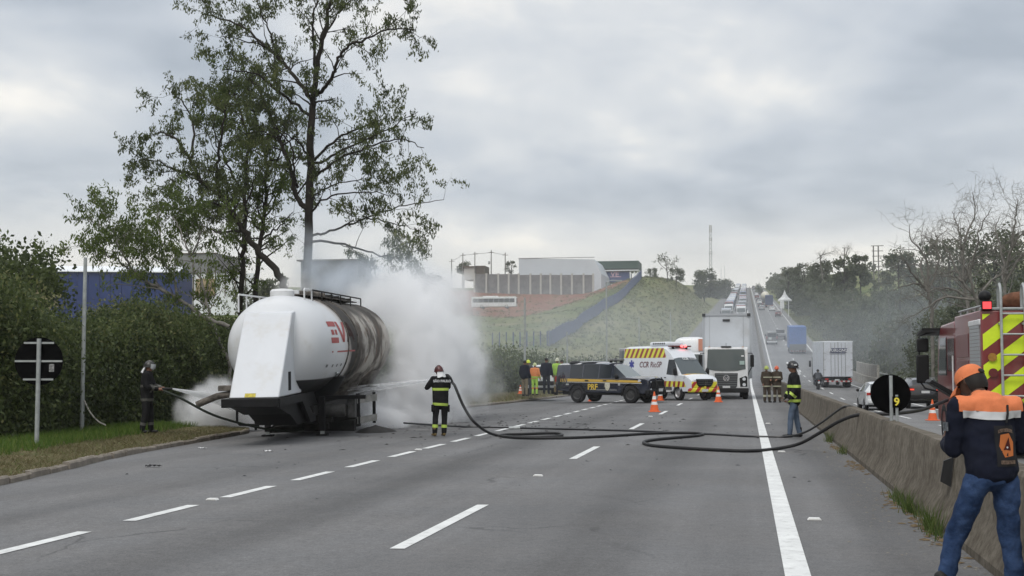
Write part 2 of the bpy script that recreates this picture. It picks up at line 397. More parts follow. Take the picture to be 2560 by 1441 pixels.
M_line = mat('road_paint', (.66, .67, .66), .6, var=.1, vscale=2., dirt=(.40, .40, .39), dscale=7)
def marking(road, x0, x1, y0, y1, zf, name='lane_dash', dz=.006):
    n = max(1, int((y1-y0)/8)) if y1-y0 < 100 else int((y1-y0)/10)
    ys = np.linspace(y0, y1, n+1)
    # slightly ragged edge where the paint has worn
    V, Q = [], []
    for y in ys: V += [(x0, y, zf(x0, y)+dz), (x1, y, zf(x1, y)+dz)]
    for k in range(n): Q.append((2*k, 2*k+1, 2*k+3, 2*k+2))
    np_mesh(name, np.array(V), np.array(Q), M_line, road)
def zoo(x, y): return zo(y)
marking(ROAD, .27, .47, -20, 400, zx, 'edge_line')
y = -12.3
while y < 115: marking(ROAD, -3.17, -3.03, y, y+3.8, zx); y += 11.75
y = 10.55-2.62*8
while y < 84: marking(ROAD, -6.76, -6.60, y, y+1.66, zx); y += 2.62
marking(ROAD2, 2.95, 3.13, 20, 850, zoo, 'edge_line')
marking(ROAD2, 9.75, 9.92, 30, 850, zoo, 'edge_line')
y = 30.
while y < 420: marking(ROAD2, 6.33, 6.47, y, y+3.8, zoo); y += 11.75

# raised road studs
M_stud = mat('stud_reflector', (.7, .7, .68), .4)
def stud(loc, label):
    b = MB(); b.prism([(-.075, 0), (-.055, .024), (.055, .024), (.075, 0)], 'y', -.05, .05)
    o = b.build('road_stud', M_stud, None, bevel=.004); o.location = loc
    tag(o, label, 'road stud', 'raised road studs')
for px, py, t in [(531, 1240, 'white road stud between the second and third dash of the left broken line'), (1345, 1191, 'white road stud alone in the middle of the nearest lane'),
                  (2036, 1301, 'white road stud on the shoulder nearest the camera, right of the solid line'), (1954, 1131, 'white road stud just right of the solid line in front of the hose bend'),
                  (1046, 1119, 'white road stud at the end of a left dash by the firefighter'), (1920, 1060, 'small white road stud right of the solid line beyond the thin hose'),
                  (1626, 1042, 'small white road stud in front of the nearest cone'), (1540, 1090, 'white road stud lying under the middle of the thick hose')]:
    p = gnd(px, py, 0); p.z = zx(p.x, p.y)+.002; stud(p, t)

# verges and kerb: island of grass at the near left, another one farther along
NEARK = bezier([(-8.2, -20), (-8.9, 0), (-10.0, 11), (-10.95, 17.5), (-12.35, 24), (-12.85, 27.8), (-13.25, 31), (-13.75, 34.2), (-14.9, 35.6), (-17.5, 36.0)], 10)
FARK = bezier([(-19, 55.5), (-15, 55.2), (-13.0, 57), (-12.3, 63), (-11.6, 80), (-11.2, 110), (-11, 150)], 8)
M_kerb = mat('kerb_concrete', (.22, .195, .165), .9, var=.2, vscale=4, bump=.5, bscale=14, dirt=(.11, .085, .06), dscale=2.5)
def walk(path, step):
    out = [path[0]]; acc = 0.
    for a, b in zip(path, path[1:]):
        d = (b-a).length; t = 0.
        while acc+(d-t) >= step:
            t += step-acc; acc = 0.; out.append(a+(b-a)*(t/d))
        acc += d-t
    return out
KERB = empty('kerb'); tag(KERB, kind='structure')
def kerb(path, step):
    pts = walk(path, step)
    for a, b in zip(pts, pts[1:]):
        if a.y < 8: continue
        z = zx(a.x, a.y); z2 = zx(b.x, b.y); d = (b-a).normalized(); n = Vector((d.y, -d.x, 0))
        if n.x < 0 and d.y > .3: n = -n
        h = .115+random.uniform(-.025, .02); off = random.uniform(-.025, .025); w = .13
        A, B = a+d*.015+n*off, b-d*.015+n*off
        m = MB()
        prof = [(0, -.1), (0, h-.03), (-.03, h), (-w, h), (-w, -.1)]
        m.loft([[Vector((A.x, A.y, z))+n*q+Vector((0, 0, k)) for q, k in prof], [Vector((B.x, B.y, z2))+n*q+Vector((0, 0, k+random.uniform(-.012, .012))) for q, k in prof]])
        m.build('kerb_stone', M_kerb, KERB, smooth=0)
kerb(NEARK, .95); kerb(FARK, 1.6)
def soil_mat():
    m = bpy.data.materials.new('verge_soil'); m.use_nodes = True; nt = m.node_tree; N = nt.nodes.new; L = nt.links.new
    b = nt.nodes['Principled BSDF']; b.inputs['Roughness'].default_value = .95; b.inputs['Specular IOR Level'].default_value = .1
    tc = N('ShaderNodeTexCoord')
    n = N('ShaderNodeTexNoise'); n.inputs['Scale'].default_value = 1.5; n.inputs['Detail'].default_value = 8; n.inputs['Roughness'].default_value = .7; L(tc.outputs['Object'], n.inputs['Vector'])
    r = N('ShaderNodeValToRGB'); e = r.color_ramp.elements; e[0].position = .35; e[0].color = (.06, .075, .025, 1); e[1].position = .65; e[1].color = (.17, .13, .08, 1)
    L(n.outputs[0], r.inputs[0]); L(r.outputs[0], b.inputs['Base Color']); return m
M_soil = soil_mat()
def verge(name, path, width, drop):
    V, Q = [], []; ts = [0, .02, .1, .2, .35, .6, 1.]
    for i, p in enumerate(path):
        d = (path[min(i+1, len(path)-1)]-path[max(i-1, 0)]).normalized(); n = Vector((-1, 0, 0)) if abs(d.y) > .3 else Vector((-.5, -.85 if name == 'near_verge' else .85, 0)).normalized()
        z = zx(p.x, p.y)
        for t in ts:
            q = p+n*(.10+t*width); V.append((q.x, q.y, z+.09+.10*sstep(0, .12, t)-drop*t*t+mnoise.noise(Vector((q.x*.7, q.y*.7, 0)))*.06*(t > .05)))
    k = len(ts)
    for i in range(len(path)-1):
        for j in range(k-1): Q.append((i*k+j, i*k+j+1, (i+1)*k+j+1, (i+1)*k+j))
    o = np_mesh(name, np.array(V), np.array(Q), M_soil, smooth=True); tag(o, kind='structure'); return o
verge('near_verge', [p for p in NEARK if p.y < 35.2], 14, 1.1)
verge('far_verge', FARK[6:], 12, .3)

# grass on the verges: cut straw by the kerb, fresh green behind
def blades(name, n, sampler, hmin, hmax, w, m, label, lean=.5, tintf=None):
    P = np.array([sampler() for _ in range(n)]); h = RNG.uniform(hmin, hmax, n)*(1+0*P[:, 0]); a = RNG.uniform(0, 2*np.pi, n)
    dx = np.stack([np.cos(a), np.sin(a), 0*a], 1); le = RNG.uniform(-lean, lean, (n, 2))
    tip = P+np.stack([le[:, 0]*h, le[:, 1]*h, h], 1)
    V = np.concatenate([P-dx*w, P+dx*w, tip], 0); idx = np.arange(n); Q = np.stack([idx, idx+n, idx+2*n], 1)
    t = RNG.random(n) if tintf is None else np.array([tintf(p) for p in P])
    o = np_mesh(name, V, Q, m, colors=t); return tag(o, label, 'grass', kind='stuff')
M_grass = leaf_mat('fresh_grass', (.05, .10, .012), (.10, .17, .022), (.17, .19, .05))
M_straw = leaf_mat('cut_straw', (.12, .105, .045), (.21, .18, .10), (.10, .14, .03))
KX = [(p.y, p.x) for p in NEARK[:84]]
def vz(x, y):
    k = interp(KX, y); t = max(0, (k-.1-x)/14); return zx(k, y)+.09+.10*sstep(0, .12, t)-1.1*t*t
def samp(a, b, pw=1.):
    def f():
        y = 13+22.0*random.random()**.8; k = interp(KX, y); x = k-.15-a-(b-a)*random.random()**pw
        return (x, y, vz(x, y)-.01)
    return f
blades('grass', 42000, samp(1.3, 7.), .06, .22, .012, M_grass, 'fresh green grass on the near verge')
blades('straw', 26000, samp(-.05, 2.2, 1.2), .02, .09, .012, M_straw, 'pale cut grass lying along the near kerb', lean=1.6)
FX = [(p.y, p.x) for p in FARK[18:]]
def fs():
    y = 56+45*random.random(); x = interp(FX, y)-.2-6*random.random(); t = (interp(FX, y)-x)/12
    return (x, y, zx(x, y)+.12+.10*sstep(0, .12, t)-.3*t*t)
blades('straw', 12000, fs, .05, .22, .02, M_straw, 'dry grass on the far verge behind the smoke', lean=.9)
# ================================================================== barriers, signs, poles, fence, far buildings
def conc_mat(name, base, dark, streak=True):
    m = bpy.data.materials.new(name); m.use_nodes = True; nt = m.node_tree; N = nt.nodes.new; L = nt.links.new
    b = nt.nodes['Principled BSDF']; b.inputs['Roughness'].default_value = .9; b.inputs['Specular IOR Level'].default_value = .2
    tc = N('ShaderNodeTexCoord'); mp = N('ShaderNodeMapping'); mp.inputs['Scale'].default_value = (1., .9, .45); L(tc.outputs['Object'], mp.inputs['Vector'])
    def noi(s, d, r, v):
        n = N('ShaderNodeTexNoise'); n.inputs['Scale'].default_value = s; n.inputs['Detail'].default_value = d; n.inputs['Roughness'].default_value = r; L(v, n.inputs['Vector']); return n.outputs[0]
    r1 = N('ShaderNodeValToRGB'); e = r1.color_ramp.elements; e[0].position = .36; e[0].color = (*dark, 1); e[1].position = .66; e[1].color = (*base, 1)
    L(noi(1.6, 9, .68, mp.outputs[0]), r1.inputs[0])
    mx = N('ShaderNodeMix'); mx.data_type = 'RGBA'; mx.blend_type = 'MULTIPLY'; mx.inputs[0].default_value = .8; L(r1.outputs[0], mx.inputs[6])
    r2 = N('ShaderNodeValToRGB'); e = r2.color_ramp.elements; e[0].position = .38; e[0].color = (.45, .42, .37, 1); e[1].position = .6; e[1].color = (1, 1, 1, 1)
    L(noi(9, 6, .7, tc.outputs['Object']), r2.inputs[0]); L(r2.outputs[0], mx.inputs[7]); L(mx.outputs[2], b.inputs['Base Color'])
    bp = N('ShaderNodeBump'); bp.inputs['Strength'].default_value = .3; bp.inputs['Distance'].default_value = .012; L(noi(14, 8, .7, tc.outputs['Object']), bp.inputs['Height']); L(bp.outputs[0], b.inputs['Normal'])
    return m
M_conc = conc_mat('stained_concrete', (.185, .165, .135), (.10, .085, .066))
M_conc2 = conc_mat('pale_concrete', (.42, .41, .38), (.24, .23, .21))
def barrier(name, label, xc, y0, y1, seg, zf, m, h=.82, base=.30, low=.7, step=1.5):
    root = empty(name, (0, 0, 0), 0, label, 'barrier'); y = y0
    while y < y1-.1:
        e = min(y+seg(y), y1); n = max(2, int((e-y)/(step if y < 120 else 10))); b = MB(); rings = []
        for yy in np.linspace(y+.008, e-.008, n+1):
            z = zf(yy)
            j = lambda k, a=.005: mnoise.noise(Vector((yy*1.3, k*3.1, xc)))*a
            prof = [(-base, -.05), (-base+j(1), .07), (-base*.55+j(2), .33), (-.11+j(3), h-.04), (-.085+j(4), h+j(5, .015)), (.085+j(6), h+j(7, .015)), (.11, h-.04), (base*.55, .33-low*.4), (base, -low)]
            rings.append([Vector((xc+q, yy, z+k)) for q, k in prof])
        b.loft(rings); b.build('barrier_segment', m, root, smooth=25); y = e
    return root
BAR = barrier('median_barrier', 'stained concrete barrier running along the right edge of the near carriageway', 2.17, -6, 900, lambda y: 12 if y < 180 else 720, lambda y: zr(y), M_conc)
barrier('roadside_barrier', 'low pale concrete barrier on the far side of the opposite carriageway beside the wood', 11.3, 72, 152, lambda y: 6, lambda y: zo(y), M_conc2, h=.85, base=.22, low=.1)
barrier('parapet_wall', 'taller pale concrete parapet beyond the low barrier, behind the white box truck', 11.45, 118, 140, lambda y: 6, lambda y: zo(y), M_conc2, h=2.0, base=.14, low=.1)
def rail():
    r = empty('guard_rail', (0, 0, 0), 0, 'curved steel guard rail above the roadside barrier at the edge of the wood', 'guard rail')
    P = bezier([(12.6, 62, zo(62)+.5), (12.5, 85, zo(85)+.75), (12.3, 110, zo(110)+1.1), (12.2, 150, zo(150)+.8)], 8)
    MB().tube(P, .09, 6).build('rail', M_steel, r)
    for p in P[::4]: MB().cyl((p.x, p.y, zo(p.y)-.4), p, .06, n=6).build('post', M_steel, r)
rail()
M_refl = mat('dark_reflector', (.012, .012, .013), .5)
def refl(y, z0, z1):
    b = MB(); n = .06
    def X(z): return 2.17-(.17-(z-.33)/.49*.06)
    b.add([(X(z0)-.005, y, z0), (X(z0)-.10, y+.02, z0+.05), (X(z1)-.10, y+.02, z1-.04), (X(z1)-.005, y, z1),
           (X(z0)-.005, y+.05, z0), (X(z0)-.10, y+.06, z0+.05), (X(z1)-.10, y+.06, z1-.04), (X(z1)-.005, y+.05, z1)],
          [(0, 1, 2, 3), (4, 7, 6, 5), (0, 4, 5, 1), (1, 5, 6, 2), (2, 6, 7, 3), (3, 7, 4, 0)])
    o = b.build('reflector', M_refl, None, smooth=0)
    tag(o, 'dark reflector plate fixed to the side of the concrete barrier', 'reflector')
refl(13.6, .42, .72)
M_signback = mat('sign_back_black', (.0035, .0035, .0038), .7, var=.3, vscale=3, spec=.0)
def text(s, size, m, parent, M, name='lettering', extr=.002, shear=0., bold=0., xs=1.):
    c = bpy.data.curves.new('t', 'FONT'); c.body = s; c.size = size; c.align_x = 'CENTER'; c.align_y = 'CENTER'; c.extrude = extr; c.shear = shear; c.offset = bold
    c.resolution_u = 3
    o = bpy.data.objects.new('t', c); COL.objects.link(o); dg = bpy.context.evaluated_depsgraph_get()
    me = bpy.data.meshes.new_from_object(o.evaluated_get(dg)); bpy.data.objects.remove(o)
    if xs != 1.: me.transform(Matrix.Diagonal((xs, 1, 1, 1)))
    me.transform(M); me.materials.clear(); return link_mesh(name, me, parent, [m])
def frame(origin, xdir, ydir):
    x = Vector(xdir).normalized(); y = Vector(ydir); y = (y-x*y.dot(x)).normalized(); z = x.cross(y)
    return Matrix(((x.x, y.x, z.x, origin[0]), (x.y, y.y, z.y, origin[1]), (x.z, y.z, z.z, origin[2]), (0, 0, 0, 1)))
def round_sign(loc, r, zc, rails, label, rz=0.):
    o = empty('round_sign', loc, rz, label, 'sign')
    MB().lathe([(r, 0), (r, .012)], (0, 0, zc), 'y', 40).build('sign_plate', M_signback, o)
    MB().cyl((.01, -.05, -.1), (.01, -.05, zc+r*.94), .045 if r > .4 else .028, n=10).build('post', M_steel, o)
    for dz, w in rails: MB().bb((-w, -.03, zc+dz-.02), (w, -.014, zc+dz+.02)).build('rail', M_steel if r > .4 else M_signback, o)
    return o
p = gnd(92, 1130, -.1)
s1 = round_sign((p.x, p.y, -.12), .5, 1.9, [(.38, .31), (0, .49), (-.38, .31)], 'large round sign seen from its black back, on the near verge', R(12))
MB().bb((.22, -.022, 1.68), (.32, -.008, 1.84)).build('sticker', mat('faded_sticker', (.25, .25, .25), .7, var=.5, vscale=25), s1)
s2 = round_sign((2.17, 20.55, .8), .3, .43, [(.2, .2), (0, .28), (-.2, .2)], 'small round sign seen from its black back on top of the concrete barrier', R(-6))
o = empty('marker_post', (2.235, 20.3, .8), R(-6), 'short post carrying a yellow figure 9 in front of the small round sign', 'marker')
MB().cyl((0, 0, -.1), (0, 0, .42), .022, n=8).build('post', M_steel, o)
MB().box((0, -.03, .31), (.13, .012, .17)).build('plate', M_signback, o)
text('9', .17, M_yel, o, frame((0, -.042, .31), (1, 0, 0), (0, 0, 1)), 'figure', .003, bold=.004)
def pole(name, base, h, r, label, arm=None, m=None, cat='pole', group=None, lean=0.):
    m = m or M_steel; o = empty(name, base, 0, label, cat, group)
    MB().cyl((0, 0, -.3), (lean, 0, h), r, r*.8, n=10).build('shaft', m, o)
    if arm: MB().tube([(0, 0, h-.05), (arm*.5, 0, h+.12), (arm, 0, h+.1)], r*.5, 6).build('arm', m, o); MB().box((arm*1.15, 0, h+.08), (abs(arm)*.5, .16, .1)).build('lamp_head', m, o)
    return o
pl = pole('steel_pole', (-17.1, 31., -.45), 5.0, .058, 'bare galvanised pole standing on the near verge in front of the shrubs')
MB().tube(bezier([(.06, -.02, 1.25), (.25, -.05, .95), (.5, -.1, .72), (.75, -.15, .62)], 6), .02, 6).build('striped_tape', mat('striped_tape', (.5, .48, .42), .7, color2=(.03, .03, .03), vscale=9), pl)
for px, pyb, pyt, Y, arm, t in [(1312, 990, 745, 75, None, 'thin steel pole rising behind the group on the far verge'), (1517, 960, 705, 104, .9, 'tall lamp pole behind the police pickup in front of the grassy mound'),
                                (1598, 900, 792, 150, None, 'short grey pole left of centre on the foot of the grassy mound'), (1677, 890, 782, 165, None, 'grey pole on the mound behind the ambulance roof'), (1418, 985, 830, 92, None, 'thin grey pole behind the hedge near the lower end of the blue fence')]:
    a = at(px, pyb, Y); t_ = at(px, pyt, Y); pole('field_pole', a, t_.z-a.z, .07, t, arm, group='thin poles along the far verge')

# ---------------- far buildings
M_sheet = mat('white_sheet_metal', (.52, .56, .6), .5, var=.05, vscale=.3)
M_block = mat('grey_blockwork', (.16, .16, .165), .9, var=.25, vscale=.6)
M_pillar = mat('pale_concrete_pillar', (.4, .4, .38), .9)
M_dgreen = mat('dark_green_cladding', (.05, .085, .075), .6)
M_dblue = mat('blue_cladding', (.012, .03, .13), .55, var=.1, vscale=.3)
M_blueshop = mat('navy_shop_wall', (.03, .05, .16), .6)
M_roofw = mat('white_roof_sheet', (.74, .77, .8), .45, var=.04, vscale=.2)
M_brown = mat('brown_wall', (.10, .08, .065), .9, var=.2, vscale=.5)
M_gap = mat('dark_opening', (.02, .02, .022), .8)
YW = 402.
def W(px, py, Y=YW): return at(px, py, Y)
wl = empty('boundary_wall', W(1340, 738), 0, 'long grey block wall with pale pillars above the red earth field', 'wall'); O = wl.location.copy()
xs_ = [1186, 1216, 1246, 1272, 1297, 1326, 1352, 1376, 1403, 1430, 1459, 1483]
for a, b in zip(xs_, xs_[1:]):
    A, B = W(a, 742)-O, W(b, 742)-O; top = W(a, 686 if a < 1290 else 688).z-O.z
    MB().bb((A.x+.02, .0, A.z-4), (B.x-.02, .35, top)).build('wall_panel', M_block, wl, smooth=0)
for a in xs_:
    A = W(a, 742)-O; MB().bb((A.x-.28, -.25, A.z-4), (A.x+.28, .6, W(a, 684).z-O.z)).build('pillar', M_pillar, wl, smooth=0)
wh = empty('white_warehouse', W(1400, 700, 412), 0, 'windowless white metal warehouse rising behind the pillared wall', 'warehouse'); O = wh.location.copy()
q = [W(a, b, 412)-O for a, b in ((1297, 745), (1297, 646), (1486, 649), (1503, 684), (1503, 745))]
MB().prism([(v.x, v.z) for v in q], 'y', 0, 30).build('hall', M_sheet, wh, smooth=0)
for k in range(1, 24):
    x = q[0].x+(q[2].x-q[0].x)*k/24; MB().bb((x-.03, -.05, q[0].z+4.5), (x+.03, -.001, q[1].z-.1)).build('cladding_rib', M_sheet, wh, smooth=0)
a = W(1297, 646, 412)-O; b2 = W(1486, 649, 412)-O
MB().bb((a.x-.1, -.12, a.z-.2), (b2.x, -.052, a.z+.02)).build('roof_edge', mat('grey_flashing', (.3, .3, .31), .6), wh, smooth=0)
sh = empty('shop_building', W(1545, 697, 436), 0, 'low showroom with dark green fascia and blue wall right of the white warehouse', 'building'); O = sh.location.copy()
def bx(px0, py0, px1, py1, y0, y1, m, name, par, Y):
    A, B = W(px0, py1, Y)-par.location, W(px1, py0, Y)-par.location
    return MB().bb((A.x, y0, A.z), (B.x, y1, B.z)).build(name, m, par, smooth=0)
bx(1489, 652, 1596, 673, 0, 14, M_dgreen, 'fascia', sh, 436)
bx(1500, 674, 1596, 678, .3, 13, M_roofw, 'soffit_band', sh, 436)
bx(1503, 679, 1572, 705, 1.2, 12, M_blueshop, 'wall', sh, 436)
for a in (1576, 1586, 1594): bx(a-2, 679, a+1, 705, .6, 1.4, M_roofw, 'column', sh, 436)
lg = mat('logo_pink', (.5, .33, .4), .6)
text('VE', 2.6, lg, sh, frame(W(1536, 686, 436)-O+Vector((0, 1.1, 0)), (1, 0, 0), (0, 0, 1)), 'logo', .02, bold=.06)
bx(1524, 691, 1552, 693, 1.1, 1.19, lg, 'logo_line', sh, 436)
sd = empty('farm_shed', W(1185, 690, 420), 0, 'small brown shed at the end of the long grey wall', 'shed'); O = sd.location.copy()
bx(1160, 668, 1186, 700, 0, 8, M_pillar, 'wall', sd, 420); bx(1186, 664, 1210, 700, 1, 9, M_brown, 'wing', sd, 420); bx(1157, 666, 1189, 669, -.5, 8.5, M_brown, 'roof', sd, 420)
# blue warehouse on the left
bw = empty('blue_warehouse', (0, 0, 0), 0, 'long dark blue warehouse with a white metal roof behind the shrubs', 'warehouse')
c0 = at(446, 684, 205); cl = at(55, 676, 202); cr = at(481, 684, 214); base = c0.z-11
c3 = cl+(cr-c0); pk0 = (c0+cr)/2+Vector((0, 0, 1.05)); pk1 = (cl+c3)/2+Vector((0, 0, 1.05))
for v in (c0, cl, cr, c3): pass
def down(v, z=base): return Vector((v.x, v.y, z))
c0.z = cr.z = (c0.z+cr.z)/2; c3.z = cl.z; pk0.z = c0.z+1.15; pk1.z = cl.z+1.15
N_ = 14
for k in range(N_):
    a = c0+(cl-c0)*(k/N_); b3 = c0+(cl-c0)*((k+1)/N_); g = (cl-c0).normalized()*.04
    nrm = Vector((g.y, -g.x, 0)).normalized()*.06
    if nrm.y > 0: nrm = -nrm
    m_ = MB(); A, B = a+g, b3-g; m_.add([down(A), down(B), B, A, down(A)+nrm, down(B)+nrm, B+nrm, A+nrm], [(0, 1, 2, 3), (4, 7, 6, 5), (0, 4, 5, 1), (1, 5, 6, 2), (2, 6, 7, 3), (3, 7, 4, 0)])
    m_.build('wall_panel', M_dblue, bw, smooth=0)
MB().add([down(c0), down(cr), cr, pk0, c0], [(0, 1, 2, 3, 4)]).build('gable_wall', M_dblue, bw, smooth=0)
MB().add([down(cl), down(c3), c3, pk1, cl, down(c0), down(cr), cr], [(0, 1, 2, 3, 4), (6, 1, 2, 7)]).build('rear_wall', M_dblue, bw, smooth=0)
e = (c0-cr).normalized()*.5; dn = Vector((0, 0, -.12))
MB().add([c0+e+dn, cl+e+dn, pk1, pk0, cr-e+dn, c3-e+dn, c0+e+dn*2, cl+e+dn*2, pk1+dn, pk0+dn, cr-e+dn*2, c3-e+dn*2], [(0, 1, 2, 3), (3, 2, 5, 4), (6, 9, 8, 7), (9, 10, 11, 8), (0, 3, 9, 6), (3, 4, 10, 9), (0, 6, 7, 1), (4, 5, 11, 10)]).build('roof', M_roofw, bw, smooth=0)
M_greyb = mat('grey_render', (.18, .185, .19), .8, var=.12, vscale=.3)
gb = empty('grey_building', at(488, 690, 300), 0, 'plain grey industrial block rising behind the blue warehouse', 'building')
bx(432, 634, 545, 820, 0, 14, M_greyb, 'block', gb, 300); bx(432, 632, 545, 636, -.3, .0, M_brown, 'parapet', gb, 300)
wb = empty('white_yard_wall', at(560, 720, 262), 0, 'white yard wall with dark posts between the blue warehouse and the tall tree', 'wall')
bx(484, 683, 640, 800, 0, .3, M_roofw, 'wall', wb, 262); bx(490, 697, 538, 742, -.25, -.02, mat('ochre_wall', (.33, .26, .16), .9, var=.3, vscale=.5), 'brick_infill', wb, 262)
for a in (486, 503, 520, 540, 565, 590, 615): bx(a-1, 672, a+1.5, 742, -.6, -.3, M_brown, 'post', wb, 262)
db = empty('dark_house', at(850, 690, 240), 0, 'dark low house half hidden by smoke behind the tall tree', 'house')
bx(750, 652, 895, 860, 0, 9, mat('slate_wall', (.11, .115, .12), .85, var=.15, vscale=.4), 'wall', db, 240); bx(744, 648, 902, 654, -.6, 9.6, M_brown, 'roof', db, 240)

# ---------------- mast, power poles, tent
def mast(base, h, w, label):
    o = empty('lattice_mast', base, 0, label, 'mast'); c = [(-w, -w), (w, -w), (w, w), (-w, w)]
    for x, y in c: MB().cyl((x, y, -3), (x*.55, y*.55, h), .085, n=5).build('leg', M_steel, o)
    n = int(h/1.6); b = MB()
    for k in range(n):
        s0 = 1-.45*k/n; s1_ = 1-.45*(k+1)/n
        for i in range(4):
            a, d = c[i], c[(i+1) % 4]; b.cyl((a[0]*s0, a[1]*s0, h*k/n), (d[0]*s1_, d[1]*s1_, h*(k+1)/n), .05, n=4, cap=False)
    b.build('bracing', M_steel, o)
    for zz, r in ((h-.8, .5), (h-2.2, .55), (h*.72, .6), (h*.45, .6)):
        for i in range(3):
            a = i*2.1+.4; MB().box((math.cos(a)*r, math.sin(a)*r, zz), (.28, .2, 1.5)).build('antenna', M_dirtywhite, o)
    return o
b_ = at(1777, 690, 520); mast(b_, at(1777, 563, 520).z-b_.z, .55, 'tall grey lattice telephone mast standing on the hill above the queue')
for i, (px, pt) in enumerate(((1803, 668), (1812, 666))):
    a = at(px, 712, 640); pole('thin_mast', a, at(px, pt, 640).z-a.z, .1, ('left one of two hair-thin masts beside the far tree', 'right one of two hair-thin masts beside the far tree')[i], cat='mast')
M_pole = mat('concrete_pole', (.17, .165, .155), .9)
TOPS = []
for i, (px, pt, pb, t) in enumerate([(1129, 648, 700, 'leftmost utility pole of the row, low at the edge of the smoke'), (1157, 633, 700, 'short utility pole second from the end of the row'), (1187, 630, 735, 'utility pole rising from the end of the grey wall'), (1228, 626, 735, 'utility pole with a transformer in front of the grey wall'), (1263, 632, 735, 'utility pole just before the white warehouse')]):
    Y = 430-6*i; a = at(px, pb, Y); tp = at(px, pt, Y); o = empty('utility_pole', a, 0, t, 'utility pole', 'utility poles by the grey wall'); h = tp.z-a.z
    MB().cyl((0, 0, -3), (0, 0, h), .28 if i == 3 else .22, .14, n=8).build('shaft', M_pole, o)
    MB().box((0, 0, h-.8), (2.0, .12, .14)).build('crossarm', M_pole, o)
    if i == 3: MB().lathe([(.32, 0), (.36, .1), (.36, .9), (.3, 1.)], (-.7, 0, h-4.6), 'z', 10).build('transformer', M_steel, o)
    TOPS.append(tp)
for i, (a, b) in enumerate(zip(TOPS, TOPS[1:])):
    c = (a+b)/2-Vector((0, 0, .8)); tag(MB().tube(bezier([a-Vector((0, 0, .6)), c, b-Vector((0, 0, .6))], 6), .05, 4).build('power_line', M_gap), f'sagging overhead cable of span {["one", "two", "three", "four"][i]} counted from the smoke', 'cable', 'overhead cables')
# T-shaped poles on the wooded hill
for i, (px, pt, pb, Y) in enumerate(((2112, 620, 690, 300), (2191, 615, 700, 280))):
    a = at(px, pb, Y); h = at(px, pt, Y).z-a.z; o = empty('pylon', a, 0, ('thin T-shaped pole above the wooded hill', 'square power pylon frame above the wooded hill')[i], 'pylon')
    if i == 0: MB().cyl((0, 0, -2), (0, 0, h), .12, n=5).build('shaft', M_pole, o); MB().box((0, 0, h), (1.0, .1, .12)).build('crossarm', M_pole, o)
    else:
        for x in (-.5, .5):
            MB().cyl((x, 0, -4), (x, 0, h), .14, n=5).build('leg', M_pole, o)
        for k in range(5): MB().box((.3, 0, h-k*1.1), (2.6-.2*k, .1, .14)).build('crossarm', M_pole, o)
tn = empty('party_tent', at(1962, 762, 325)-Vector((0, 0, 1)), 0, 'small white peaked tent among the trees beside the far road', 'tent')
rr = 1.2; H0 = 2.2
MB().lathe([(rr*1.42, H0-.35), (rr*1.42, H0), (rr*.8, H0+.55), (rr*.35, H0+1.3), (.06, H0+2.4)], (0, 0, 0), 'z', 4, cap=False).build('canopy', M_dirtywhite, tn, smooth=0)
for x in (-1, 1):
    for y in (-1, 1): MB().cyl((x*.9, y*.9, -2), (x*.9, y*.9, H0), .06, n=5).build('leg', M_dirtywhite, tn)
MB().bb((-1.2, -1.25, 0), (-.2, -1.2, H0)).build('side_curtain', M_dirtywhite, tn, smooth=0)
# ---------------- blue fence up the mound
M_bfence = mat('blue_mesh_fence', (.06, .085, .2), .6, var=.15, vscale=.5)
bf = empty('blue_fence', (0, 0, 0), 0, 'blue fence climbing the left side of the grassy mound', 'fence')
FP = [Vector((x, y, HT(x, y)-.15)) for x, y in [(-27.6+.9*sstep(180, 335, yy)+.5*math.sin(yy*.05), yy) for yy in np.linspace(178, 338, 42)]]
for a, b in zip(FP, FP[1:]):
    m_ = MB(); u = Vector((0, 0, 2.3)); t = Vector((.06, 0, 0))
    m_.add([a, b, b+u, a+u, a+t, b+t, b+u+t, a+u+t], [(0, 1, 2, 3), (4, 7, 6, 5), (0, 4, 5, 1), (1, 5, 6, 2), (2, 6, 7, 3), (3, 7, 4, 0)]); m_.build('fence_panel', M_bfence, bf, smooth=0)
for a in FP: MB().box(a+Vector((0, 0, 1.2)), (.12, .12, 2.6)).build('fence_post', M_dblue, bf, smooth=0)
for k in range(9):
    a = Vector((-27.6-.9*k, 178-.4*k, 0)); a.z = HT(a.x, a.y)+1; MB().box(a, (.16, .08, 2.4)).build('fence_post', M_dblue, bf, smooth=0)
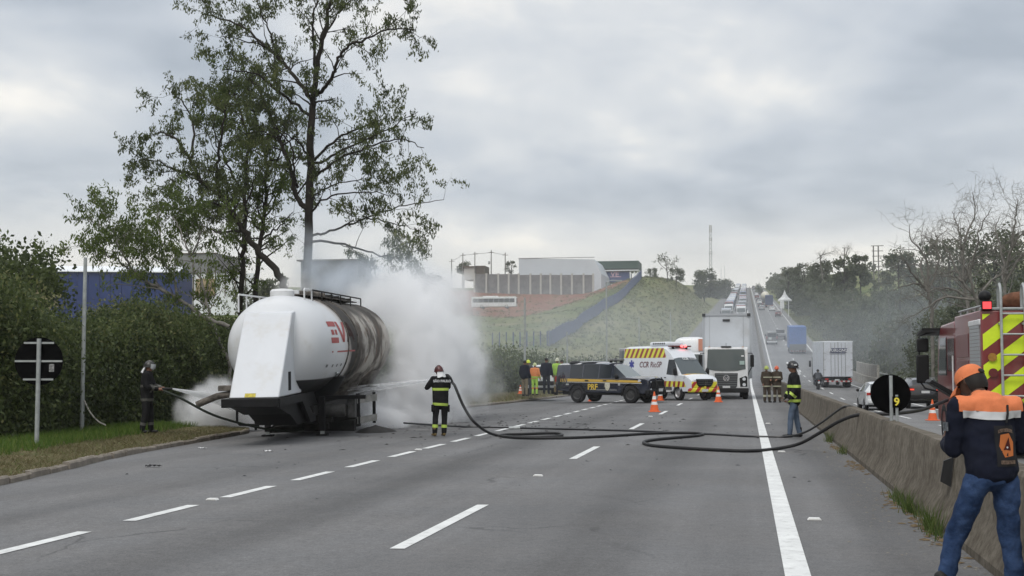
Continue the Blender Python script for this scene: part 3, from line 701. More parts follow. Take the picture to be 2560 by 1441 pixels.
# ================================================================== the burnt tank trailer
def tank_mat():
    m = bpy.data.materials.new('scorched_tank_paint'); m.use_nodes = True; nt = m.node_tree; N = nt.nodes.new; L = nt.links.new
    b = nt.nodes['Principled BSDF']; tc = N('ShaderNodeTexCoord'); sp = N('ShaderNodeSeparateXYZ'); L(tc.outputs['Object'], sp.inputs[0])
    def noi(s, d=6, r=.62, sc=None):
        n = N('ShaderNodeTexNoise'); n.inputs['Scale'].default_value = s; n.inputs['Detail'].default_value = d; n.inputs['Roughness'].default_value = r
        if sc:
            mp = N('ShaderNodeMapping'); mp.inputs['Scale'].default_value = sc; L(tc.outputs['Object'], mp.inputs['Vector']); L(mp.outputs[0], n.inputs['Vector'])
        else: L(tc.outputs['Object'], n.inputs['Vector'])
        return n.outputs[0]
    def mr(v, a, c, o0=0., o1=1.):
        q = N('ShaderNodeMapRange'); q.interpolation_type = 'SMOOTHSTEP'; L(v, q.inputs[0])
        for i, k in zip((1, 2, 3, 4), (a, c, o0, o1)): q.inputs[i].default_value = k
        return q.outputs[0]
    def ma(op, *a):
        q = N('ShaderNodeMath'); q.operation = op
        for i, k in enumerate(a):
            if isinstance(k, (int, float)): q.inputs[i].default_value = k
            else: L(k, q.inputs[i])
        return q.outputs[0]
    def mx(f, a, c):
        q = N('ShaderNodeMix'); q.data_type = 'RGBA'; L(f, q.inputs[0])
        for i, k in ((6, a), (7, c)):
            if isinstance(k, tuple): q.inputs[i].default_value = (*k, 1)
            else: L(k, q.inputs[i])
        return q.outputs[2]
    x, y, z = sp.outputs
    white = mx(mr(noi(1.4, 8, .7), .5, .8), (.60, .615, .635), (.50, .49, .465))
    n1 = ma('SUBTRACT', noi(1.3, 7, .65, (1, .8, .45)), .5)
    yy = ma('ADD', ma('ADD', y, ma('MULTIPLY', n1, 1.5)), ma('MULTIPLY', ma('SUBTRACT', z, 2.35), .55))   # scorch leans back towards the belly
    char = mr(yy, .75, 1.35)
    halo = mr(yy, .0, 1.1)
    burnt = mx(mr(noi(1.1, 8, .68, (1., .75, .6)), .42, .58), (.05, .036, .026), (.40, .375, .335)); burnt = mx(mr(noi(2.3, 6, .7, (.8, 1., .6)), .52, .68), burnt, (.13, .075, .045))
    black = mx(mr(noi(3, 8, .7), .35, .7), (.008, .007, .006), (.035, .026, .018))
    rear = mr(ma('ADD', yy, ma('MULTIPLY', ma('SUBTRACT', noi(.9, 5, .6), .5), 1.6)), 2.3, 3.0)
    top = mr(ma('ADD', z, ma('MULTIPLY', n1, .9)), 2.95, 3.4)
    low = mr(ma('ADD', z, ma('MULTIPLY', n1, .7)), 1.75, 1.35)
    rear = ma('MULTIPLY', rear, ma('SUBTRACT', 1., ma('MULTIPLY', top, .9)))
    c = mx(ma('MULTIPLY', halo, .6), white, (.27, .20, .14))
    c = mx(char, c, black); c = mx(rear, c, burnt)
    # black painted belly at the front end
    bel = ma('MULTIPLY', mr(z, 1.54, 1.51), mr(y, 1.5, 1.2)); c = mx(bel, c, (.014, .014, .015))
    L(c, b.inputs['Base Color']); L(mr(char, 0, 1, .38, .75), b.inputs['Roughness'])
    bp = N('ShaderNodeBump'); bp.inputs['Distance'].default_value = .03; L(ma('MULTIPLY', char, .6), bp.inputs['Strength']); L(noi(3., 8, .7, (.5, 1.5, .5)), bp.inputs['Height']); L(bp.outputs[0], b.inputs['Normal'])
    return m
M_tank = tank_mat(); M_charb = mat('black_chassis_paint', (.011, .011, .012), .6, var=.3, vscale=4, spec=.15)
M_soot = mat('burnt_metal', (.05, .045, .04), .85, color2=(.2, .18, .16), vscale=5, bump=.5)
tr = empty('tank_trailer', gnd(738, 1090, -.125), R(8), 'white tank trailer with burnt black rear, parked beside the verge', 'tank trailer')
tr.rotation_euler = (R(1.5), R(-1.0), R(8)); ZC, RT = 2.35, 1.3
prof = [(.04, -2.86), (.5, -2.83), (.8, -2.74), (1.04, -2.52), (1.19, -2.15), (1.27, -1.7), (1.3, -1.2)]+[(1.3, k*.3) for k in range(-3, 31)]+[(1.22, 9.25), (.95, 9.55), (.5, 9.7), (.04, 9.75)]
b = MB(); b.lathe(prof, (0, 0, ZC), 'y', 72)
bv = []
for x, y, z in b.v:
    if y > .6:
        k = 1+.030*mnoise.noise(Vector((x*1.1, y*1.4, z*1.1)))*sstep(.6, 3, y)+.012*mnoise.noise(Vector((x*3, y*4, z*3)))*sstep(.6, 3, y)
        x, z = x*k, ZC+(z-ZC)*k
    bv.append((x, y, z))
b.v = bv; TANK = b.build('tank', M_tank, tr, smooth=60)
for yy, t in ((.8, .025), (2.35, .03)):
    MB().lathe([(1.29, -.05), (1.302+t, -.035), (1.302+t, .035), (1.29, .05)], (0, yy, ZC), 'y', 64, cap=False).build('seam_ring', M_tank if yy < 0 else M_soot, TANK, smooth=30)
def on_tank(u, zz, off=.006):
    a = math.asin(max(-1, min(1, (zz-ZC)/RT))); r = RT+off
    if u < -1.2: r = float(np.interp(u, [-2.15, -1.7, -1.2], [1.19, 1.27, 1.3]))+off
    return Vector((r*math.cos(a), u, ZC+r*math.sin(a)))
M_redlet = mat('red_lettering', (.36, .045, .04), .5, var=.1); M_burnlet = mat('charred_lettering', (.035, .012, .010), .8, var=.3)
def stroke(p0, p1, p2, p3, m, name='letter', n=6, parent=None):
    """patch on the tank: corners (along, height), drawn in n slices"""
    V, Q = [], []
    for k in range(n+1):
        t = k/n
        for j in range(4):
            s = j/3; q = [(p0[i]*(1-t)+p3[i]*t)*(1-s)+(p1[i]*(1-t)+p2[i]*t)*s for i in (0, 1)]; V.append(on_tank(*q))
    for k in range(n):
        for j in range(3): Q.append((k*4+j, k*4+j+1, (k+1)*4+j+1, (k+1)*4+j))
    np_mesh(name, np.array(V), np.array(Q), m, TANK, smooth=True)
zt, zb_ = 2.96, 2.43
def rc(u0, u1, z0, z1, m=None): stroke((u0, z0), (u1, z0), (u1, z1), (u0, z1), m or M_redlet)
rc(-1.55, -.62, zt-.13, zt); rc(-1.4, -1.1, zt-.34, zt-.21); rc(-.95, -.65, zt-.34, zt-.21); rc(-1.55, -.62, zb_-.02, zb_+.12)
stroke((-.06, zb_), (.24, zb_), (-.22, zt), (-.56, zt), M_redlet); stroke((-.06, zb_), (.24, zb_), (.74, zt), (.42, zt), M_redlet)
stroke((.62, zb_), (.92, zb_), (1.32, zt), (1.02, zt), M_burnlet); stroke((1.66, zb_), (1.96, zb_), (1.38, zt), (1.08, zt), M_burnlet); rc(.9, 1.6, zb_+.15, zb_+.25, M_burnlet)
rc(-1.5, 1.9, 2.17, 2.21)
for k in range(6): rc(-1.75+.62*k, -1.58+.62*k, 1.80, 1.87, mat('faded_mark', (.16, .16, .16), .6))
# sloping white housing at the front end
hs = MB().prism([(-4.4, 1.2), (-2.9, 3.17), (-2.3, 3.25), (-1.7, 1.9), (-1.95, 1.2)], 'x', -.58, .58).build('front_housing', mat('housing_white', (.58, .60, .63), .45, var=.03, vscale=1.5, dirt=(.50, .49, .47), dscale=1.2), tr, smooth=25, bevel=.03)
MB().bb((.565, -3.42, 1.32), (.592, -3.16, 1.76)).build('side_slot', M_gap, hs, bevel=.006)
a = Vector((0, -4.4, 1.2)); d = Vector((0, 1.5, 1.97)).normalized()
f = MB(); q0 = a+d*.02+Vector((-.22, -.012, 0)); q1 = q0+Vector((.25, 0, 0)); f.quad(q0, q1, q1+d*.11, q0+d*.11).build('warning_sticker', mat('warning_yellow', (.6, .5, .05), .5, color2=(.25, .2, .04), vscale=18), hs, smooth=0)
# nose plate, gooseneck, chassis
MB().bb((-.66, -4.78, 1.0), (.62, -4.62, 1.2)).build('front_beam', M_charb, tr, bevel=.015)
for s in (-1, 1):
    MB().prism([(-4.62, 1.0), (-4.62, 1.19), (-1.95, 1.19), (-.85, .62), (-.5, .62), (-.5, .42), (-1.15, .42), (-2.15, 1.0)], 'x', s*.60-.05, s*.60+.05).build('gooseneck_beam', M_charb, tr, smooth=0)
    MB().bb((s*.55-.07, -.6, .55), (s*.55+.07, 9.4, .8)).build('chassis_rail', M_darksteel, tr)
MB().prism([(-4.6, 1.02), (-4.6, 1.17), (-2.0, 1.17), (-2.6, .78), (-3.2, .75)], 'x', -.54, .54).build('kingpin_plate', M_charb, tr, smooth=0)
for u in (.9, 4.2, 7.4):
    MB().lathe([(1.18, 1.5), (.95, 1.1), (.4, .62), (.16, .5), (.12, .35)], (0, u, 0), 'z', 28).build('hopper', M_charb if u < 2 else M_soot, tr)
MB().prism([(-.2, 1.6), (-2.6, 1.55), (-1.9, 1.15), (-.6, .75), (.9, .75), (1.6, 1.5)], 'x', -.5, .5).build('belly_skirt', M_charb, tr, smooth=0)
MB().prism([(-3.7, 1.0), (-1.2, 1.0), (-.8, .42), (-2.0, .42)], 'x', -.5, .5).build('kingpin_box', M_charb, tr, smooth=0)
for s in (-1, 1):
    lg_ = MB().bb((s*.72-.07, -.07, .12), (s*.72+.07, .07, 1.02)).build('landing_leg', M_charb, tr); MB().bb((s*.72-.14, -.14, 0), (s*.72+.14, .14, .045)).build('foot', M_charb, lg_)
    MB().bb((s*.72-.05, -.05, .045), (s*.72+.05, .05, .12)).build('inner_leg', M_steel, lg_)
    MB().cyl((s*.72, .1, .25), (s*.55, 1.1, .75), .03, n=6).build('brace', M_charb, tr)
MB().cyl((-.65, 0, .2), (-.1, 0, .62), .028, n=6).build('brace', M_charb, tr); MB().cyl((-.72, 0, .62), (.72, 0, .62), .04, n=8).build('cross_shaft', M_charb, tr)
MB().cyl((-1.1, .25, .15), (-1.1, .25, .65), .035, n=6).build('brace', M_charb, tr); MB().cyl((-1.1, .25, .2), (-.75, 0, .6), .028, n=6).build('brace', M_charb, tr)
MB().tube([(-1.0, -.2, .72), (-1.45, -.2, .72), (-1.48, -.2, .68), (-1.48, -.2, .4), (-1.42, -.2, .33), (-.9, -.2, .30)], .035, 8).build('bumper_pipe', M_charb, tr)
MB().bb((-1.15, -.1, .55), (-.78, .35, .95)).build('valve_box', M_charb, tr, bevel=.02)
MB().tube([(-1.3, -1.2, 1.18), (-1.7, -1.3, 1.12), (-2.05, -1.35, .98), (-2.2, -1.35, .92)], .09, 10).build('discharge_pipe', M_soot, tr); MB().box((-1.45, -1.25, 1.32), (.42, .25, .14)).build('pipe_coupling', M_soot, tr, bevel=.02)
MB().lathe([(.02, .62), (.15, .64), (.17, .68), (.17, 1.22), (.15, 1.26), (.02, 1.28)], (0, .45, .62), 'x', 18).build('air_tank', mat('sooty_air_tank', (.075, .073, .07), .6, var=.4, vscale=5), tr)
MB().bb((1.3, .5, .42), (1.5, .8, 1.0)).build('control_box', mat('sooty_grey', (.08, .08, .08), .7, var=.4, vscale=6), tr, bevel=.02)
MB().bb((.6, .35, .92), (1.8, .55, 1.02)).build('outrigger', M_charb, tr)
MB().bb((1.3, 1.9, .12), (1.4, 2.0, 1.0)).build('guard_post', M_charb, tr); MB().bb((1.62, 2.8, .12), (1.7, 2.9, 1.0)).build('guard_post', M_charb, tr)
for zz in (.72, .16):
    r_ = MB().add([(1.34, 1.88, zz), (1.72, 2.78, zz+.03), (1.72, 2.78, zz+.22), (1.34, 1.88, zz+.19), (1.37, 1.92, zz), (1.75, 2.82, zz+.03), (1.75, 2.82, zz+.22), (1.37, 1.92, zz+.19)], [(0, 1, 2, 3), (4, 7, 6, 5), (0, 4, 5, 1), (1, 5, 6, 2), (2, 6, 7, 3), (3, 7, 4, 0)])
    r_.build('guard_board', mat('ashy_board', (.26, .255, .24), .8, var=.25, vscale=5), tr, smooth=0)
def wheel(parent, c, r, w, name='wheel', rimc=None, axis='x', tyre=None):
    x, y, z = c
    o = MB().lathe([(r*.62, -w/2), (r*.9, -w/2), (r, -w*.36), (r, w*.36), (r*.9, w/2), (r*.62, w/2)], c, axis, 26, cap=False).build(name, tyre or M_rubber, parent, smooth=50)
    MB().lathe([(r*.03, -w*.30), (r*.2, -w*.32), (r*.22, -w*.22), (r*.5, -w*.18), (r*.62, -w*.45), (r*.63, w*.45), (r*.5, w*.18), (r*.22, w*.22), (r*.2, w*.32), (r*.03, w*.30)], c, axis, 20).build('rim', rimc or M_rim, o, smooth=40)
    return o
for u in (6.0, 7.25, 8.5):
    for s in (-1, 1): wheel(tr, (s*.98, u, .5), .5, .36, 'wheel', M_soot, 'x', M_darksteel)
    MB().cyl((-.9, u, .5), (.9, u, .5), .07, n=8).build('axle', M_darksteel, tr)
# burnt wreckage under the belly
for (x0, y0, z0, x1, y1, z1) in ((-.9, .9, .05, .7, 1.1, .22), (-.5, 1.6, .0, 1.3, 1.9, .3), (-1.1, 2.3, .0, .5, 2.6, .42), (-.4, .4, .3, .9, .6, .5), (-1., 3.2, .0, 1.1, 3.5, .5), (.3, 1.2, .3, 1.4, 1.4, .7), (-.8, 4.2, 0, .9, 4.5, .55)):
    MB().box(((x0+x1)/2, (y0+y1)/2, (z0+z1)/2), (x1-x0, y1-y0, z1-z0), Matrix.Rotation(random.uniform(-.2, .2), 3, 'Z') @ Matrix.Rotation(random.uniform(-.06, .06), 3, 'Y')).build('burnt_frame', M_darksteel, tr, bevel=.02)
for x, y in ((-.3, 2.1), (.8, 2.9), (-.9, 3.8)): MB().lathe([(.28, -.13), (.46, -.15), (.5, 0), (.46, .15), (.28, .13)], (x, y, .18), 'z', 20, cap=False).build('burnt_tyre', M_darksteel, tr)
# railings and hatches on top
def rail_(x, us, zt_, m):
    o = None; zs = ZC+math.sqrt(RT*RT-x*x)-.02
    P = [(x, us[0], zs), (x, us[0], zt_-.04), (x, us[0]+.04, zt_)]+[(x, u, zt_) for u in us[1:-1]]+[(x, us[-1]-.04, zt_), (x, us[-1], zt_-.04), (x, us[-1], zs)]
    o = MB().tube(P, .022, 6).build('railing', m, tr)
    for u in us[1:-1]: MB().cyl((x, u, zs), (x, u, zt_), .02, n=6).build('railing_post', m, o)
rail_(.55, [-1.3, -.35], 3.80, M_dirtywhite); rail_(.56, [-.3, 1.0, 2.4, 3.9, 5.6, 7.6], 3.80, M_darksteel); rail_(-.95, [-2.0, -1.2, .2, 1.5], 3.66, M_dirtywhite)
for u, w, h, m in ((-1.35, .62, .14, M_dirtywhite), (.5, .55, .16, M_soot), (2.2, .6, .2, M_soot), (4.5, .55, .18, M_darksteel), (6.6, .5, .16, M_darksteel)):
    hb = MB().lathe([(w*.5, 0), (w*.5, h), (w*.42, h+.05), (.05, h+.07)], (0, u, ZC+RT-.05), 'z', 14).build('hatch', m, tr); MB().box((.0, u+.35, ZC+RT+h*.6), (.7, .12, .1)).build('hatch_clamp', m, hb)
MB().bb((-.45, -.6, ZC+RT+.02), (.45, 7.5, ZC+RT+.05)).build('walkway', M_soot, tr)
MB().tube([(1.0, .35, 1.55), (1.12, .2, 1.62), (1.12, -.1, 1.62)], .03, 6).build('side_lamp_bracket', M_steel, tr)

# ash heap beside the wheels
def heap(px, py, r, h, label, Y=None):
    p = gnd(px, py, -.1); b = MB(); rings = []
    for k in range(6):
        t = k/5; rings.append([Vector((p.x+math.cos(a)*r*(1-t)*(1+.25*mnoise.noise(Vector((math.cos(a)*2, math.sin(a)*2, k)))), p.y+math.sin(a)*r*1.2*(1-t)*(1+.2*math.sin(3*a)), zx(p.x, p.y)-.02+h*t**.7+.03*mnoise.noise(Vector((a*3, k, 2))))) for a in np.linspace(0, 2*math.pi, 24, endpoint=False)])
    o = b.loft(rings).build('ash_heap', M_darksteel, None, smooth=60); tag(o, label, 'ash heap')
heap(940, 1080, .6, .2, 'heap of black ash and debris beside the burnt end of the tank trailer')

# ================================================================== hoses, water, cones, litter
M_hose = mat('black_hose', (.016, .016, .017), .55, bump=.2, bscale=40); M_hose2 = mat('wet_hose', (.014, .014, .016), .4)
def G(px, py, r=.035): v = gnd(px, py, 0.); v.z = zx(v.x, v.y)+r; return v
H1 = [at(1118, 924, 30.2), at(1137, 965, 30.1), at(1160, 1018, 29.9), at(1190, 1060, 29.7), G(1240, 1087), G(1330, 1094), G(1395, 1092), G(1404, 1087), G(1380, 1084), G(1320, 1085), G(1262, 1086), G(1250, 1089), G(1300, 1095), G(1410, 1097), G(1520, 1094), G(1620, 1088), G(1700, 1086), G(1745, 1087), G(1757, 1090), G(1735, 1094), G(1680, 1099), G(1625, 1105), G(1609, 1111), G(1630, 1118), G(1700, 1124), G(1800, 1130), G(1880, 1132), G(1945, 1126), at(2000, 1109, 26.2), at(2050, 1082, 25.6), at(2100, 1053, 25.2), at(2150, 1037, 24.9), at(2230, 1035, 24.7), at(2300, 1026, 25.6), at(2345, 1010, 27.0), at(2368, 1001, 27.9)]
H2 = [at(1010, 1058, 33.5), G(1165, 1063, .025), G(1290, 1068, .025), G(1420, 1073, .025), G(1560, 1079, .025), G(1680, 1084, .025), G(1790, 1089, .025), G(1880, 1094, .025), G(1960, 1095, .025), at(2010, 1082, 30.4), at(2055, 1056, 29.6), at(2090, 1030, 28.7), at(2113, 1017, 28.3), at(2140, 1020, 28.4), at(2170, 1036, 28.6)]
o = MB().tube(bezier(H2, 8), .026, 8).build('fire_hose', M_hose2); tag(o, 'thin straight black hose lying beyond the thick one and rising over the barrier', 'hose')
a, b2 = G(1272, 1069, .03), G(1300, 1069, .03); tag(MB().cyl(a, b2, .05, n=12).build('hose_coupling', M_steel), 'metal coupling joining two lengths of the thin hose', 'coupling')
def water_mat(name, dens, tone):
    m = bpy.data.materials.new(name); m.use_nodes = True; nt = m.node_tree; N = nt.nodes.new; L = nt.links.new
    b = nt.nodes['Principled BSDF']; b.inputs['Base Color'].default_value = (*tone, 1); b.inputs['Roughness'].default_value = .4
    tc = N('ShaderNodeTexCoord'); mp = N('ShaderNodeMapping'); mp.inputs['Scale'].default_value = (2.5, 14, 14); L(tc.outputs['Object'], mp.inputs['Vector'])
    n = N('ShaderNodeTexNoise'); n.inputs['Scale'].default_value = 1.6; n.inputs['Detail'].default_value = 7; n.inputs['Roughness'].default_value = .7; L(mp.outputs[0], n.inputs['Vector'])
    sp = N('ShaderNodeSeparateXYZ'); L(tc.outputs['Object'], sp.inputs[0])
    q = N('ShaderNodeMapRange'); q.inputs[1].default_value = 0; q.inputs[2].default_value = 1; q.inputs[3].default_value = .38; q.inputs[4].default_value = .62; L(sp.outputs[0], q.inputs[0])
    s = N('ShaderNodeMath'); s.operation = 'SUBTRACT'; L(n.outputs[0], s.inputs[0]); L(q.outputs[0], s.inputs[1])
    k = N('ShaderNodeMath'); k.operation = 'MULTIPLY_ADD'; k.inputs[1].default_value = 3; k.inputs[2].default_value = dens; k.use_clamp = True; L(s.outputs[0], k.inputs[0]); 
    tl_ = N('ShaderNodeBsdfTranslucent'); tl_.inputs[0].default_value = (.95, .96, .97, 1); tp = N('ShaderNodeBsdfTransparent'); m1 = N('ShaderNodeMixShader'); m1.inputs[0].default_value = .6; m2 = N('ShaderNodeMixShader')
    L(b.outputs[0], m1.inputs[1]); L(tl_.outputs[0], m1.inputs[2]); L(k.outputs[0], m2.inputs[0]); L(tp.outputs[0], m2.inputs[1]); L(m1.outputs[0], m2.inputs[2]); L(m2.outputs[0], nt.nodes['Material Output'].inputs[0])
    MATS[name] = m; return m
def jet(a, b, r0, r1, dens, label):
    d = (b-a); ln = d.length; b_ = MB(); rings = []
    for k in range(15):
        t = k/14; rings.append([Vector((t, (r0+(r1-r0)*t**1.2)*math.cos(q)/1., (r0+(r1-r0)*t**1.2)*math.sin(q)-.05*t*t)) for q in np.linspace(0, 2*math.pi, 12, endpoint=False)])
    o = b_.loft(rings, cap=False).build('water_jet', water_mat('water_spray_'+str(round(dens*10)), dens, (.93, .94, .96)))
    x = d.normalized(); y = Vector((0, 0, 1)).cross(x).normalized(); z = x.cross(y)
    o.matrix_world = Matrix(((x.x*ln, y.x, z.x, a.x), (x.y*ln, y.y, z.y, a.y), (x.z*ln, y.z, z.z, a.z), (0, 0, 0, 1)))
    tag(o, label, 'water', kind='stuff')
def cone(loc, h, label, rz=0., soot=False):
    o = empty('traffic_cone', loc, rz, label, 'traffic cone', 'orange and white traffic cones'); r = .17*h/.75
    MB().bb((-r*1.25, -r*1.25, 0), (r*1.25, r*1.25, .035)).build('base', M_orange, o, bevel=.015)
    def rad(z): return r*(1-z/h)*.93+.02
    zs = [.03, h*.36, h*.50, h*.62, h*.78, h]
    for i, (z0, z1) in enumerate(zip(zs, zs[1:])):
        w = i in (1, 3); e = .002 if w else 0
        MB().lathe([(rad(z0)+e, z0), (rad(z1)+e, z1)], (0, 0, 0), 'z', 20, cap=(i == 4)).build('white_sleeve' if w else 'orange_body', M_conewhite if w else M_orange, o)
    return o
for px, py, h, t in [(1636, 1030, .78, 'traffic cone standing alone in the lane in front of the police pickup'), (1796, 1006, .78, 'traffic cone beside the front corner of the ambulance'), (1479, 1001, .72, 'traffic cone seen underneath the police pickup'), (1651, 1001, .72, 'traffic cone half hidden behind the front of the police pickup')]:
    p = gnd(px, py, zx(-4, 50) if px < 1500 else 0.); p.z = zx(p.x, p.y); cone(p, h, t, random.uniform(0, 1))
p = gnd(2332, 1060, -.45); p.z = zo(p.y)+.0; cone(p, .8, 'traffic cone on the opposite carriageway beside the fire engine', .2)
# litter and grit
def debris(name, n, sampler, smin, smax, m, label):
    V, Q = [], []
    for i in range(n):
        x, y, z = sampler(); s = random.uniform(smin, smax); k = len(V); a = random.uniform(0, 6.28); f = random.uniform(.3, 1); l = random.uniform(1, 2.2)
        for j in range(4):
            q = a+j*math.pi/2; V.append((x+math.cos(q)*s*(l if j % 2 else 1), y+math.sin(q)*s*(l if j % 2 else 1), z))
        V.append((x+random.uniform(-.3, .3)*s, y, z+s*f*.6)); Q += [(k, k+1, k+4), (k+1, k+2, k+4), (k+2, k+3, k+4), (k+3, k, k+4)]
    tag(np_mesh(name, np.array(V), np.array(Q), m, colors=None), label, 'debris', kind='stuff')
def s_road():
    x = random.uniform(-10, 1.2); y = 14+random.random()**.7*45; return (x, y, zx(x, y)+.002)
debris('debris', 220, s_road, .008, .03, M_gap, 'small dark bits of burnt debris scattered over the road')
def s_burn():
    x = random.gauss(-7.5, 2.8); y = random.gauss(38, 4.5); return (x, y, zx(x, y)+.002)
debris('debris', 260, s_burn, .015, .06, M_darksteel, 'black charred scraps lying on the asphalt beside the trailer')
def s_sh():
    y = 8+random.random()**.8*26; x = 1.85-abs(random.gauss(0, .32)); return (x, y, .002)
debris('gravel', 900, s_sh, .004, .018, mat('pale_grit', (.27, .25, .21), .9, color2=(.12, .11, .1), vscale=30), 'loose grit gathered along the foot of the barrier')
debris('leaf_litter', 260, lambda: (1.84-abs(random.gauss(0, .10)), random.choice((12.6, 14.0, 16.0, 22., 27.))+random.gauss(0, .7), .004), .012, .04, mat('dead_leaf', (.10, .07, .04), .9, color2=(.16, .12, .07), vscale=15), 'dry dead leaves along the foot of the barrier')
M_weed = leaf_mat('weed_green', (.05, .085, .02), (.10, .14, .035), (.19, .17, .08))
for i, (y0, n, h, t) in enumerate([(13.3, 170, .34, 'tallest tuft of weeds at the foot of the barrier nearest the man'), (15.2, 160, .28, 'thick tuft of weeds at the foot of the barrier below the black reflector'), (16.3, 90, .2, 'short thin tuft of weeds farther along the foot of the barrier'), (29.5, 120, .3, 'low weeds at the barrier behind the firefighter in jeans'), (25.5, 80, .22, 'sparse weeds at the barrier beneath the rising hoses')]):
    o = blades('weed_tuft', n, lambda: (1.83-abs(random.gauss(0, .06)), y0+random.gauss(0, .28), 0.), .08, h, .006, M_weed, t); o['category'] = 'weeds'; o['group'] = 'weeds along the barrier'
def scrap(px, py, s, m, label):
    p = gnd(px, py, -.05); p.z = zx(p.x, p.y)+.004; b = MB(); n = 9; V = []; random.seed(px)
    for i in range(n):
        for j in range(4): V.append((p.x+s*(i/n-.5)*2+random.uniform(-.02, .02), p.y+(j/3-.5)*s*.7+random.uniform(-.03, .03), p.z+abs(math.sin(i*1.1+j))*s*.18+random.uniform(0, .02)))
    b.add(V, [(i*4+j, i*4+j+1, (i+1)*4+j+1, (i+1)*4+j) for i in range(n-1) for j in range(3)]); o = b.build('scrap', m, None, smooth=0); tag(o, label, 'scrap')
M_paper = mat('crumpled_white_scrap', (.6, .6, .6), .7)
scrap(672, 1124, .12, M_paper, 'crumpled white scrap on the lane in front of the trailer'); scrap(507, 1113, .10, M_paper, 'white scrap lying against the kerb'); scrap(385, 1160, .16, M_gap, 'black twisted scrap on the lane near the kerb'); scrap(1166, 1067, .2, M_gap, 'dark scrap beside the start of the thin hose')
random.seed(11)
# ================================================================== vehicles (local axes: x right, y forward, z up, origin on the ground)
def stripe_mat(name, direction, period, c1, c2, duty=.5, rough=.4):
    m = bpy.data.materials.new(name); m.use_nodes = True; nt = m.node_tree; N = nt.nodes.new; L = nt.links.new
    b = nt.nodes['Principled BSDF']; b.inputs['Roughness'].default_value = rough
    tc = N('ShaderNodeTexCoord'); d = N('ShaderNodeVectorMath'); d.operation = 'DOT_PRODUCT'; L(tc.outputs['Object'], d.inputs[0]); d.inputs[1].default_value = tuple(k/period for k in direction)
    fr = N('ShaderNodeMath'); fr.operation = 'FRACT'; L(d.outputs['Value'], fr.inputs[0])
    gt = N('ShaderNodeMath'); gt.operation = 'GREATER_THAN'; L(fr.outputs[0], gt.inputs[0]); gt.inputs[1].default_value = duty
    mx = N('ShaderNodeMix'); mx.data_type = 'RGBA'; L(gt.outputs[0], mx.inputs[0]); mx.inputs[6].default_value = (*c1, 1); mx.inputs[7].default_value = (*c2, 1)
    L(mx.outputs[2], b.inputs['Base Color']); MATS[name] = m; return m
class Body:
    """lofted car body; stations: (y, w_sill, z_sill, w_belt, z_belt, w_roof, z_edge, z_top)"""
    def __init__(s, st): s.st = st
    def pts(s, i):
        y, ws, zs, wb, zb, wr, ze, zt = s.st[i]
        zm = zs+(zb-zs)*.45
        return [(0, zs), (ws, zs), (max(ws, wb)+.012, zm), (wb, zb), (wr, ze), (wr*.6, ze+(zt-ze)*.75), (0, zt)]
    def width(s, y, z):
        ys = [q[0] for q in s.st]; i = max(0, min(len(ys)-2, int(np.searchsorted(ys, y))-1)); t = (y-ys[i])/(ys[i+1]-ys[i]+1e-9)
        P = [(a[0]*(1-t)+b[0]*t, a[1]*(1-t)+b[1]*t) for a, b in zip(s.pts(i), s.pts(i+1))][1:5]
        return float(np.interp(z, [p[1] for p in P], [p[0] for p in P]))
    def build(s, parent, paint, glass=(), other={}, name='body', bevel=0.):
        """glass / other: {part name: (material, [(station, band, sides)])}; bands 0 floor 1 lower 2 upper 3 side glass 4,5 roof"""
        n = len(s.st); claimed = {}
        parts = dict(other); bodyV = MB()
        for nm, (m, faces) in parts.items():
            for f in faces: claimed[f] = nm
        bufs = {nm: MB() for nm in parts}
        for i in range(n-1):
            A, B = s.pts(i), s.pts(i+1); ya, yb = s.st[i][0], s.st[i+1][0]
            for k in range(6):
                for sd in (-1, 1):
                    q = [(sd*A[k][0], ya, A[k][1]), (sd*B[k][0], yb, B[k][1]), (sd*B[k+1][0], yb, B[k+1][1]), (sd*A[k+1][0], ya, A[k+1][1])]
                    if sd < 0: q = q[::-1]
                    nm = claimed.get((i, k, sd)) or claimed.get((i, k, 0))
                    (bufs[nm] if nm else bodyV).add(q, [(0, 1, 2, 3)])
        for i in (0, n-1):
            A = s.pts(i); y = s.st[i][0]; poly = [(x, y, z) for x, z in A]+[(-x, y, z) for x, z in A[1:-1]][::-1]
            bodyV.add(poly, [tuple(range(len(poly)))])
        def fin(b, nm, m, par):
            me = bpy.data.meshes.new(nm); me.from_pydata(b.v, [], b.f); bm = bmesh.new(); bm.from_mesh(me); bmesh.ops.remove_doubles(bm, verts=bm.verts, dist=.0005)
            bmesh.ops.recalc_face_normals(bm, faces=bm.faces); bm.to_mesh(me); bm.free(); me.shade_smooth(); me.set_sharp_from_angle(angle=R(38)); return link_mesh(nm, me, par, [m])
        o = fin(bodyV, name, paint, parent)
        for nm, (m, f) in parts.items():
            if bufs[nm].v: fin(bufs[nm], nm.split('#')[0], m, parent)
        return o
    def decal(s, pts, m, name, parent, side=1, off=.008, n=6):
        """quad in (y, z) corners laid on the body side, sliced so that it follows the surface"""
        V, Q = [], []
        for k in range(n+1):
            t = k/n
            for j in range(n+1):
                u = j/n; a = [(pts[0][i]*(1-t)+pts[1][i]*t)*(1-u)+(pts[3][i]*(1-t)+pts[2][i]*t)*u for i in (0, 1)]
                V.append((side*(s.width(*a)+off), a[0], a[1]))
        for k in range(n):
            for j in range(n): Q.append((k*(n+1)+j, k*(n+1)+j+1, (k+1)*(n+1)+j+1, (k+1)*(n+1)+j))
        return np_mesh(name, np.array(V), np.array(Q), m, parent, smooth=True)
